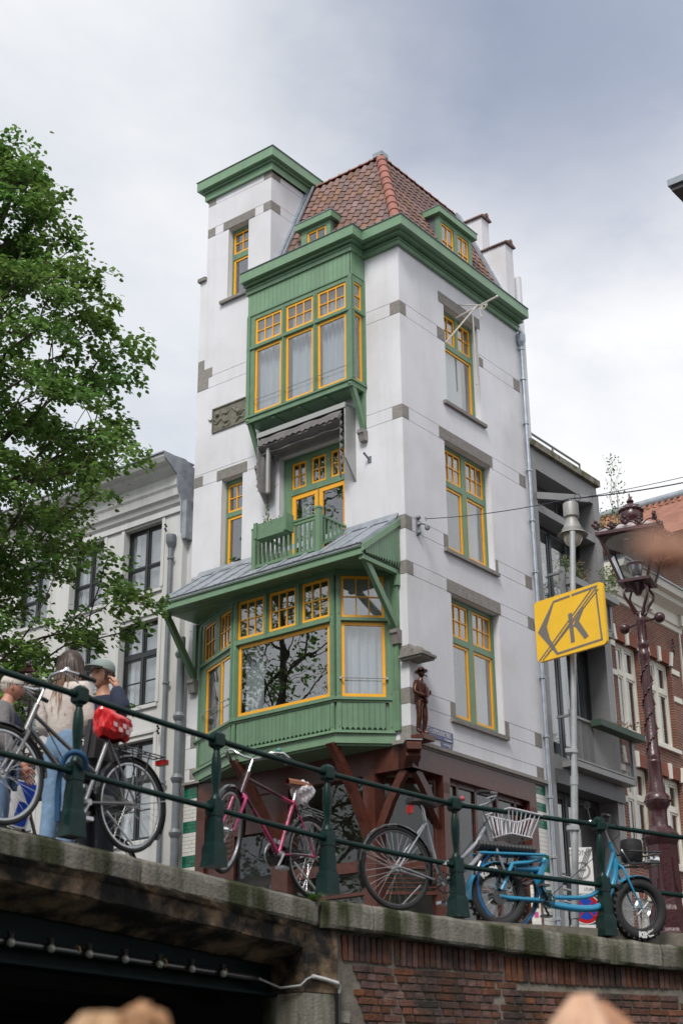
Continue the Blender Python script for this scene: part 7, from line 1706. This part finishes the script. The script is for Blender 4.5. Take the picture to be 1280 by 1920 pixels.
# 2: pink bicycle
r2, M2, S2, k2 = bike('bicycle', 'magenta and black ladies bicycle with a white bag over its saddle', (-.30, 12.93, .66), (-.967, 11.961, .722), .345, PINKF, style='diamond', kit=('rack', 'case', 'whitecase', 'tealbell', 'stand', 'tansaddle'), steer=.35, fork_m=mat('bright_pink_fork', (.42, .025, .14), .3, coat=.3))
b = MB(); rings = []; n = 18
for k in range(9):
    t = k/8; row = []
    for j in range(n):
        a = 2*pi*j/n; r = (.03, .07, .095, .10, .095, .085, .07, .055, .03)[k]*(1+.12*sin(a*4+k*1.3)); row.append((k2['sd'].x-.10+.02*t+r*1.15*cos(a), r*.95*sin(a), k2['sd'].z+.07-.22*t+.01*sin(a*3)))
    rings.append(row)
for a_, c_ in zip(rings, rings[1:]):
    for j in range(n): b.quad(a_[j], a_[(j+1) % n], c_[(j+1) % n], c_[j])
put(b, 'plastic_bag', mat('white_plastic_bag', (.62, .58, .62), .35, bump=.3, bscale=18), M2, 'crumpled white plastic bag tied over the tan saddle of the magenta bicycle', 'bag', None)
# 3: silver bicycle with basket and blue front tyre
BTY = mat('blue_tyre', (.012, .12, .32), .5)
r3, M3, S3, k3 = bike('bicycle', 'silver bicycle with a pale wire front basket and a blue front tyre', (.455, 13.26, .617), (1.50, 13.86, .515), .368, SLVF, style='swoop', rim_m=BLK, kit=('seatlamp', 'pinkbell', 'dull', 'stand'), front_tyre=BTY, steer=.05)
b = MB(); x0 = k3['hb'].x+.10; z0 = k3['hb'].z+.10; WB = mat('pale_basket_wire', (.55, .54, .58), .4)
def bk(x, y, z): return S3 @ Vector((x0+x, y, z0+z))
top = [(-.02, -.19), (.36, -.19), (.36, .19), (-.02, .19)]; bot = [(.03, -.14), (.28, -.14), (.28, .14), (.03, .14)]
for k in range(4):
    a_, c_ = top[k], top[(k+1) % 4]; b.tube([bk(*a_, .22), bk(*c_, .22)], .010, 6); p, q = bot[k], bot[(k+1) % 4]; b.tube([bk(*p, 0), bk(*q, 0)], .008, 6)
    for j in range(7):
        t = (j+.5)/7; b.tube([bk(a_[0]+(c_[0]-a_[0])*t, a_[1]+(c_[1]-a_[1])*t, .22), bk(p[0]+(q[0]-p[0])*t, p[1]+(q[1]-p[1])*t, 0)], .005, 5)
for j in range(6): b.tube([bk(.03, -.13+j*.05, 0), bk(.28, -.13+j*.05, 0)], .004, 4)
b.hexa([bk(x, y, z) for z in (-.012, -.004) for y in (-.13, .13) for x in (.04, .27)])
o = b.build('wire_basket', WB, r3, M=M3, smooth=40); o.matrix_parent_inverse = Matrix.Identity(4); o.matrix_basis = Matrix.Identity(4)
b = MB(); 
for y in (-.1, .1): b.tube([bk(.2, y, 0), S3 @ Vector((k3['wb'], y*.6, k3['R']))], .008, 5)
o = b.build('basket_stay', BLK, r3); o.matrix_parent_inverse = Matrix.Identity(4); o.matrix_basis = Matrix.Identity(4)
# 4: blue fat-tyre e-bike
r4, M4, S4, k4 = bike('bicycle', 'cyan fat-tyre electric bicycle with bench seat and black front carrier', (1.40, 13.80, .435), (2.80, 14.42, .390), .295, BLUEF, style='fat', tr=.052, rim_m=BLK, kit=('flat', 'dull'), guard_m=BLUEF, steer=-.1)
def child(b, name, m, root, **k):
    o = b.build(name, m, root, **k); o.matrix_parent_inverse = Matrix.Identity(4); o.matrix_basis = Matrix.Identity(4); return o
b = MB(); s4 = k4['st']; n = 16
for k in range(n):
    x = -.22+.60*k/n; b.tube([(x+.002, 0, s4.z+.09), (x+.02, 0, s4.z+.09), (x+.036, 0, s4.z+.09)], [.062, .070, .062], 12)
b.v = [(p[0], p[1]*1.35, s4.z+.09+(p[2]-s4.z-.09)*.75) for p in b.v]; child(b, 'bench_seat', mat('charcoal_quilt', (.05, .05, .055), .7), r4, smooth=40)
b = MB(); 
for k in range(30):
    a = k*2*pi/30; 
    for s_ in (-1, 1): b.sphere((0+(k4['R']-.004)*cos(a), s_*.03, k4['R']+(k4['R']-.004)*sin(a)), .014, 5, 4); b.sphere((k4['wb']+(k4['R']-.004)*cos(a), s_*.03, k4['R']+(k4['R']-.004)*sin(a)), .014, 5, 4)
child(b, 'tread_knobs', RUB, r4, kind='stuff')
b = MB()
for y in (-.13, .13): b.tube([k4['hb']+Vector((.02, y*.4, .12)), k4['hb']+Vector((.06, y, -.02)), k4['hb']+Vector((.40, y, .02)), k4['hb']+Vector((.42, y, .12)), k4['hb']+Vector((.05, y, .10))], .010, 6)
for x in (.1, .2, .3, .4): b.tube([k4['hb']+Vector((x, -.13, -.0)), k4['hb']+Vector((x, .13, -.0))], .008, 5)
b.tube([k4['hb']+Vector((.42, -.13, .12)), k4['hb']+Vector((.42, .13, .12))], .01, 6); child(b, 'front_carrier', BLK, r4, smooth=50)
b = MB(); b.lathe([(.09, 0), (.105, .03), (.11, .15), (.10, .21), (.05, .225)], c=tuple(k4['hb']+Vector((.17, 0, .02))), n=10); o = b.build('handlebar_bag', mat('black_nylon', (.012, .012, .014), .7, bump=.3), None, smooth=40, M=M4); tag(o, 'soft black bag standing in the front carrier of the cyan e-bike', 'bag')
b = MB(); b.tube([k4['hb']+Vector((.36, 0, .06)), k4['hb']+Vector((.46, 0, .06))], [.035, .05], 12); child(b, 'headlight', CHROME, r4, smooth=40)
b = MB(); b.torus((k4['wb'], -.075, k4['R']), .085, .006, 24, 4); b.torus((k4['wb'], -.075, k4['R']), .07, .004, 24, 4)
for k in range(8): a = k*pi/4; b.tube([(k4['wb'], -.075, k4['R']), (k4['wb']+.085*cos(a), -.075, k4['R']+.085*sin(a))], .004, 4)
child(b, 'brake_disc', SILV, r4)
b = MB(); b.tube([(0, -.05, k4['R']), (0, .05, k4['R'])], .075, 18); child(b, 'hub_motor', BLK, r4, smooth=40)
def tyretext(cx, a0, r, sgn=-1):
    for k, ch_ in enumerate('KENDA'):
        a = a0+sgn*k*.155; me = textmesh(ch_, .075, SWHITE, bold=.003); q = Vector((cx+r*cos(a), -.050, k4['R']+r*sin(a))); t_ = a+sgn*pi/2
        x = Vector((cos(t_), 0, sin(t_))); y = Vector((-sin(t_), 0, cos(t_))); M = Matrix(((x.x, y.x, 0, q.x), (0, 0, -1, q.y), (x.z, y.z, 0, q.z), (0, 0, 0, 1)))
        o = shared('tyre_lettering', me, r4, Matrix.Identity(4)); o.matrix_parent_inverse = Matrix.Identity(4); o.matrix_basis = M
tyretext(k4['wb'], radians(-95), .243, 1); tyretext(0, radians(135), .243, -1)
b = MB(); b.tube([k4['up']+Vector((-.03, .2, .12)), k4['up']+Vector((-.05, .22, .26))], .007, 5); b.tube([k4['up']+Vector((-.055, .21, .28)), k4['up']+Vector((-.045, .23, .28))], [.035, .035], 12); child(b, 'mirror', BLK, r4, smooth=40)
# 5: bicycle far left behind
r5, M5, S5, k5 = bike('bicycle', 'black bicycle with white handlebar parked behind the blue arrow sign', (-3.1, 13.3, .74), (-2.25, 13.9, .72), .34, DARKF, style='step', kit=('rack', 'dull'))
# ================================================================== PEOPLE
SKIN = mat('skin_light', (.48, .25, .17), .5, var=.08, vscale=30); SKIN2 = mat('skin_ruddy', (.50, .23, .16), .5, var=.08, vscale=30)
JEAN = mat('light_blue_denim', (.17, .28, .42), .85, var=.2, vscale=9, bump=.4, bscale=25); JEAN2 = mat('mid_blue_denim', (.10, .17, .28), .85, var=.2, vscale=9); NAVYC = mat('navy_cloth', (.010, .016, .040), .85, bump=.3, bscale=20)
CREAM = mat('cream_wool', (.56, .51, .47), .95, var=.08, vscale=14, bump=.4, bscale=25); GKNIT = mat('grey_knit', (.16, .155, .16), .95, var=.12, vscale=20, bump=.4, bscale=50); SHOE = mat('dark_shoe', (.03, .03, .03), .6)
BASE = dict(pel=(0, 0, .95), spi=(0, 0, 1.12), che=(0, 0, 1.31), nb=(-.01, 0, 1.45), nt=(.015, 0, 1.545), hc=(.03, 0, 1.635),
            hL=(0, .09, .90), kL=(.02, .10, .50), aL=(-.02, .10, .09), tL=(.13, .11, .035), hR=(0, -.09, .90), kR=(.02, -.10, .50), aR=(-.02, -.10, .09), tR=(.13, -.11, .035),
            sL=(-.01, .185, 1.40), eL=(-.02, .23, 1.12), wL=(.05, .22, .88), sR=(-.01, -.185, 1.40), eR=(-.02, -.23, 1.12), wR=(.05, -.22, .88))
RAD = dict(pel=(.130, .122), spi=(.115, .108), che=(.142, .118), nb=(.075, .07), nt=(.052,), hc=(.05,), hL=(.09,), kL=(.062,), aL=(.045,), tL=(.038,), hR=(.09,), kR=(.062,), aR=(.045,), tR=(.038,), sL=(.058,), eL=(.044,), wL=(.030,), sR=(.058,), eR=(.044,), wR=(.030,))
EDG = [('pel', 'spi'), ('spi', 'che'), ('che', 'nb'), ('nb', 'nt'), ('nt', 'hc'), ('pel', 'hL'), ('hL', 'kL'), ('kL', 'aL'), ('aL', 'tL'), ('pel', 'hR'), ('hR', 'kR'), ('kR', 'aR'), ('aR', 'tR'), ('che', 'sL'), ('sL', 'eL'), ('eL', 'wL'), ('che', 'sR'), ('sR', 'eR'), ('eR', 'wR')]
def figure(label, loc, yaw, s=1., pose={}, skinm=None, clothes=(), handL=None, handR=None, headyaw=0., headpitch=0., lean=0., hands=True, group=None):
    J = dict(BASE); J.update(pose); t = thing('person', label, 'person', loc, group)
    T = frame_fn(loc, yaw, lean); skinm = skinm or SKIN
    def chain(keys, grow=0., mul=1.):
        idx = {k: i for i, k in enumerate(keys)}; V = [(*T(*(Vector(J[k])*s)), *[(r+grow)*mul*s for r in RAD[k]]) for k in keys]; return V, [(idx[a], idx[b_]) for a, b_ in EDG if a in idx and b_ in idx]
    V, E_ = chain(list(BASE)); body = skin('body', V, E_, skinm, t)
    for nm, keys, grow, m in clothes:
        V, E_ = chain(keys, grow); skin(nm, V, E_, m, t)
    hc = T(*(Vector(J['hc'])*s+Vector((0, 0, .01)))); TH = frame_fn(hc, yaw+headyaw, headpitch)
    b = MB(); head_mesh(b, TH, s); b.build('head', skinm, t, smooth=80)
    b = MB()
    for y in (-.031, .031): b.sphere(TH(.074*s, y*s, .008*s), .009*s, 8, 6)
    b.build('eyes', mat('eye_dark', (.05, .035, .03), .2), t, smooth=80)
    b = MB(); b.tube([TH(.083*s, -.02*s, -.057*s), TH(.092*s, 0, -.056*s), TH(.083*s, .02*s, -.057*s)], .005*s, 6); b.build('lips', mat('lips', (.35, .12, .10), .5), t, smooth=80)
    b = MB()
    for y in (-1, 1): b.tube([TH(.080*s, y*.016*s, .030*s), TH(.083*s, y*.03*s, .034*s), TH(.074*s, y*.047*s, .028*s)], .0035*s, 5)
    b.build('eyebrows', mat('brow_brown', (.06, .035, .02), .8), t)
    if hands:
        for side, sp_ in (('L', handL), ('R', handR)):
            w = T(*(Vector(J['w'+side])*s)); e_ = T(*(Vector(J['e'+side])*s)); f = (w-e_).normalized()
            fw, th, cu, hs_ = (tuple(sp_)+(1.,))[:4] if sp_ else (None, None, .5, 1.)
            fw = (T(*fw)-T(0, 0, 0)) if fw else f; th = (T(*th)-T(0, 0, 0)) if th else (T(1, 0, 0)-T(0, 0, 0))
            hand_skin('hand', w, fw, th, skinm, t, s*hs_, cu)
    return t, T, TH, J
TORSO = ['pel', 'spi', 'che', 'nb', 'sL', 'eL', 'wL', 'sR', 'eR', 'wR']; LEGS = ['pel', 'hL', 'kL', 'aL', 'hR', 'kR', 'aR']; FEET_L = ['aL', 'tL']; FEET_R = ['aR', 'tR']
def strands(TH, s, n, a0, a1, L0, L1, r0, m, parent, name='hair', seed=1, flare=.05, back=.0, wave=.02, top=.105):
    rr = random.Random(seed); b = MB()
    for k in range(n):
        a = a0+(a1-a0)*rr.random(); L_ = L0+(L1-L0)*rr.random(); sx, sy = cos(a), sin(a); pts = []; ph = rr.random()*6; st0 = rr.random()*.9
        pts.append(TH(.03*sx*st0, .03*sy*st0, (top+.012)*s)); pts.append(TH(.075*sx*s, .060*sy*s, .09*s)); pts.append(TH(.112*sx*s, .092*sy*s, .02*s)); m_ = 6; out = rr.uniform(.7, 1.0)
        for q in range(1, m_+1):
            t = q/m_; pts.append(TH((.108+flare*t*out)*sx*s*out-back*t, (.095+flare*t*out)*sy*s*out+wave*sin(ph+t*5)*t, (.02-L_*t)*s))
        rs = [.004]+[r0]*2+[r0*(1.1-.85*q/m_) for q in range(1, m_+1)]; b.tube(pts, rs, 5)
    return b.build(name, m, parent, smooth=80)
def hairmat(name, c1, c2, z0, z1):
    m = mat(name, c1, .45, var=.25, vscale=60); nt = m.node_tree; n = nt.nodes; L = nt.links; geo = n.new('ShaderNodeNewGeometry'); sp = n.new('ShaderNodeSeparateXYZ'); L.new(geo.outputs['Position'], sp.inputs[0])
    mr = n.new('ShaderNodeMapRange'); mr.inputs[1].default_value = z0; mr.inputs[2].default_value = z1; L.new(sp.outputs[2], mr.inputs[0])
    mx = n.new('ShaderNodeMix'); mx.data_type = 'RGBA'; mx.inputs[6].default_value = (*c2, 1); mx.inputs[7].default_value = (*c1, 1); L.new(mr.outputs[0], mx.inputs[0])
    t = n.new('ShaderNodeTexNoise'); t.inputs['Scale'].default_value = 60; mp = n.new('ShaderNodeMapping'); mp.inputs['Scale'].default_value = (1, 1, .08); L.new(geo.outputs['Position'], mp.inputs[0]); L.new(mp.outputs[0], t.inputs['Vector'])
    m2 = n.new('ShaderNodeMapRange'); m2.inputs[3].default_value = .5; m2.inputs[4].default_value = 1.5; L.new(t.outputs[0], m2.inputs[0]); vm = n.new('ShaderNodeVectorMath'); vm.operation = 'SCALE'; L.new(mx.outputs[2], vm.inputs[0]); L.new(m2.outputs[0], vm.inputs['Scale'])
    L.new(vm.outputs[0], n['Principled BSDF'].inputs['Base Color']); return m
# the woman seen from behind, hair dyed lighter towards the tips
w_, T, TH, J = figure('woman seen from behind, long hair fading to blond, cream jumper and light jeans', (-2.20, 11.35, .36), radians(62), .965, dict(wL=(.14, .12, 1.10), wR=(.16, -.16, 1.02)), clothes=[('jeans', ['spi']+LEGS, .020, JEAN), ('jumper', ['pel', 'che', 'nb', 'spi', 'sL', 'eL', 'wL', 'sR', 'eR', 'wR'], .030, CREAM), ('shoe', FEET_L, .014, SHOE), ('shoe', FEET_R, .014, SHOE)], headyaw=-.35)
HW = hairmat('ombre_hair', (.045, .026, .018), (.40, .20, .085), 1.45, 1.88)
strands(TH, .965, 240, radians(50), radians(310), .34, .50, .011, HW, w_, seed=3, flare=.085, wave=.025)
b = MB(); b.sphere(TH(-.008, 0, .020), .104, 20, 12, (1., .86, 1.02)); b.build('hair_cap', HW, w_, smooth=80)
b = MB(); c = T(.12, -.20, .98)
for k in range(1): b.hexa([T(x, y, z) for z, w2 in ((.74, .16), (1.13, .10)) for y in (-.34, -.22) for x in (-w2+.06, w2+.16)])
bag = b.mesh('shoulder_bag', mat('black_canvas', (.022, .022, .026), .8, bump=.3, bscale=20)); bmx = bmesh.new(); bmx.from_mesh(bag); bmesh.ops.bevel(bmx, geom=bmx.edges[:], offset=.04, segments=3, affect='EDGES'); bmx.to_mesh(bag); bmx.free()
o = shared('shoulder_bag', bag, None, Matrix.Identity(4)); tag(o, 'large black shoulder bag hanging at the long-haired woman\'s side', 'bag')
b = MB(); b.tube([T(.02, -.24, 1.12), T(.03, -.17, 1.45), T(.0, -.05, 1.47), T(.1, .1, 1.35)], .013, 6); s_ = b.build('strap', MATS['black_canvas'], o)
# the man in a cap
m_t, T, TH, J = figure('man in a grey-green cap and navy jacket holding his hand to his ear', (-2.02, 12.02, .36), radians(-128), 1.02, dict(eL=(.14, .36, 1.28), wL=(.03, .185, 1.50), eR=(.10, -.24, 1.14), wR=(.22, -.05, 1.22), kL=(.02, .12, .5)), clothes=[('trousers', LEGS, .022, mat('dark_trousers', (.02, .025, .035), .85)), ('jacket', TORSO, .034, NAVYC), ('shoe', FEET_L, .014, SHOE), ('shoe', FEET_R, .014, SHOE)], headyaw=-.05, headpitch=.10, handL=((-.05, -.35, 1), (1, 0, .3), .7), handR=((.3, .8, .3), (.3, 0, 1), .6))
CAPM = mat('grey_green_cap', (.22, .27, .26), .8, var=.06)
b = MB(); b.lathe([(.106, .03), (.108, .05), (.103, .085), (.082, .115), (.04, .130), (.003, .133)], n=24, T=lambda x, y, z: TH(x-.006, y*.86, z+.012)); b.lathe([(.012, .128), (.010, .136), (.002, .138)], n=8, T=lambda x, y, z: TH(x, y, z)); b.build('cap', CAPM, m_t, smooth=60)
b = MB()
for k in range(8):
    a0, a1 = -.95+1.9*k/8, -.95+1.9*(k+1)/8; q = []
    for zz in (0, -.006):
        for (a_, r) in ((a0, .105), (a1, .105), (a1, .105+.075*cos(a1)**.7), (a0, .105+.075*cos(a0)**.7)): q.append(TH(r*cos(a_), r*sin(a_)*.86, .058+zz-.12*max(0, r-.105)-abs(sin(a_))*.012))
    b.quad(*q[:4]); b.quad(*q[4:]); b.quad(q[3], q[2], q[6], q[7])
b.build('cap_peak', CAPM, m_t, smooth=60, recalc=False)
strands(TH, 1.0, 60, radians(70), radians(290), .05, .08, .008, mat('dark_brown_hair', (.05, .03, .02), .6), m_t, seed=5, flare=-.01, wave=.0)
b = MB()
for k in range(3): b.tube([T(.175, -.10+.02*k, 1.22-.03*k), T(.185, -.02, 1.245-.03*k), T(.175, .08, 1.21-.03*k)], .006, 4)
b.build('chest_print', mat('mustard_print', (.35, .22, .03), .7), m_t)
# the old man, in profile at the left edge
o_t, T, TH, J = figure('old man with thin grey hair, glasses, navy vest and grey sleeves at the left edge', (-2.88, 12.15, .36), radians(8), 1.0, dict(eR=(.02, -.27, 1.13), wR=(.20, -.26, .92), wL=(.16, .2, .95), hc=(.06, 0, 1.62), nt=(.03, 0, 1.54)), skinm=SKIN2, clothes=[('jeans', LEGS, .022, JEAN2), ('jumper', TORSO, .026, GKNIT), ('vest', ['pel', 'spi', 'che', 'nb'], .048, NAVYC), ('shoe', FEET_L, .014, SHOE), ('shoe', FEET_R, .014, SHOE)], headpitch=-.12, headyaw=.05)
GH = mat('thin_grey_hair', (.55, .50, .45), .7); strands(TH, 1.0, 90, radians(95), radians(265), .02, .07, .007, GH, o_t, seed=6, flare=-.02, wave=.0)
b = MB(); b.sphere(TH(-.016, 0, .030), .103, 18, 12, (.98, .80, .96)); b.build('hair_cap', GH, o_t, smooth=80)
b = MB()
for y in (-1, 1): b.tube([TH(-.01, y*.081, .012), TH(.06, y*.076, .018), TH(.092, y*.052, .016)], .0028, 5); b.tube([TH(.094-.012*abs(cos(t)), y*(.031+.022*cos(t)), .008+.018*sin(t)) for t in [k*.63 for k in range(11)]], .002, 4)
b.build('glasses', BLACKF, o_t)
# passengers in the boat, heads just entering the frame
def passenger(label, head, yaw, s, top_m, hair_m, pose={}, **k):
    P = dict(pel=(0, 0, .0), spi=(0, 0, .17), che=(0, 0, .37), nb=(-.01, 0, .51), nt=(.015, 0, .60), hc=(.03, 0, .69), hL=(.08, .09, -.02), kL=(.48, .11, .0), aL=(.46, .11, -.42), tL=(.6, .12, -.46), hR=(.08, -.09, -.02), kR=(.48, -.11, .0), aR=(.46, -.11, -.42), tR=(.6, -.12, -.46), sL=(-.01, .185, .46), eL=(.03, .24, .2), wL=(.26, .16, .08), sR=(-.01, -.185, .46), eR=(.03, -.24, .2), wR=(.26, -.16, .08)); P.update(pose)
    loc = Vector(head)-Vector((0, 0, .70*s)); return figure(label, loc, yaw, s, P, clothes=[('trousers', LEGS, .02, JEAN2), ('top', TORSO, .024, top_m), ('shoe', FEET_L, .014, SHOE), ('shoe', FEET_R, .014, SHOE)], **k)
BL = mat('honey_blond_hair', (.42, .22, .10), .5, var=.4, vscale=50); RH = mat('copper_hair', (.40, .20, .11), .45, var=.3, vscale=50)
p1, T, TH, J = passenger('boat passenger with blond hair in a loose bun at the bottom left', (-.325, 2.06, -1.505), radians(100), 1.0, mat('grey_top', (.2, .2, .22), .9), BL, headyaw=0)
strands(TH, 1.0, 160, 0, 2*pi, .04, .1, .011, BL, p1, seed=8, flare=-.02, wave=.0); b = MB(); b.sphere(TH(-.01, 0, .024), .114, 20, 12, (1., .9, 1.)); b.build('hair_cap', BL, p1, smooth=80)
b = MB(); bc_ = Vector((-.262, 2.02, -1.385)); rr = random.Random(4); b.sphere(tuple(bc_), .030, 14, 10)
for k in range(26):
    a = rr.random()*6.28; e = rr.uniform(-1, 1); ax1 = Vector((cos(a), sin(a), e)).normalized(); ax2 = ax1.cross(Vector((.3, .2, 1))).normalized(); ax3 = ax1.cross(ax2); r = rr.uniform(.026, .038)
    b.tube([bc_+(ax2*cos(t)+ax3*sin(t))*r for t in [j*.6 for j in range(rr.randint(6, 11))]], .006, 5)
b.build('hair_bun', BL, p1, smooth=70)
strands(T_p1 := frame_fn((-.325, 2.06, -1.49), radians(100)), 1.0, 50, 0, 2*pi, .03, .08, .006, mat('blond_highlight_strand', (.46, .29, .16), .5), p1, name='hair_highlight', seed=18, flare=.0, wave=.01, top=.118)  # paler strands paint the streaky highlights onto the blond hair
p2, T, TH, J = passenger('boat passenger with copper hair at the bottom right', (.392, 2.50, -1.440), radians(80), 1.0, mat('cream_top', (.5, .45, .4), .9), RH)
strands(TH, 1.0, 190, 0, 2*pi, .15, .25, .007, RH, p2, seed=9, flare=.02, wave=.02, top=.11); b = MB(); b.sphere(TH(-.008, 0, .018), .098, 20, 12, (1., .88, 1.)); b.build('hair_cap', mat('auburn_hair', (.26, .11, .055), .6), p2, smooth=80)
strands(TH, 1.0, 60, radians(60), radians(200), .1, .2, .008, mat('copper_highlight_strand', (.58, .36, .24), .45), p2, name='hair_highlight', seed=19, flare=.02, wave=.02, top=.122)  # highlight on the copper hair put in as lighter strands
# passenger next to the viewer, raising a hand whose thumb enters at the right
p3, T, TH, J = passenger('boat passenger beside the viewer, one blurred finger entering at the right edge', (.62, .28, -1.33), radians(75), 1.0, mat('white_sleeve', (.7, .7, .68), .9), BL, pose=dict(eL=(.24, .36, .42), wL=(.3585, .366, .762)), handL=((-.21, .98, .06), (.2, .1, 1), (.08, 2.2, 2.3, 2.3), 1.32))
strands(TH, 1.0, 120, 0, 2*pi, .1, .2, .011, mat('brown_hair', (.1, .06, .04), .5), p3, seed=10, flare=.0)
# open wooden boat carrying them
bt = thing('open_boat', 'open dark wooden canal boat carrying the passengers at the bottom edge', 'boat', (0, 1.5, -2.7)); WOOD = mat('varnished_wood', (.10, .05, .025), .4, var=.2)
b = MB(); rings = []
for k in range(13):
    t = k/12; y = -2.6+7*t; w = 1.05*sin(pi*min(1, .12+t*.93))**.5 if t < .97 else .1; rings.append([(x*w, y, z) for x, z in ((-1, -2.18), (-.96, -2.5), (-.6, -2.85), (0, -2.95), (.6, -2.85), (.96, -2.5), (1, -2.18))])
for a_, c_ in zip(rings, rings[1:]):
    for j in range(6): b.quad(a_[j], a_[j+1], c_[j+1], c_[j])
b.build('hull', WOOD, bt, smooth=60, recalc=False)
for (y, w) in ((2.05, .95), (2.5, .85), (.25, 1.0)): b = MB(); b.box(-w, w, y-.16, y+.16, -2.34, -2.28); b.build('bench', WOOD, bt)
b = MB(); b.box(-.8, .8, -2.4, 3.6, -2.76, -2.72); b.build('floor_boards', WOOD, bt)
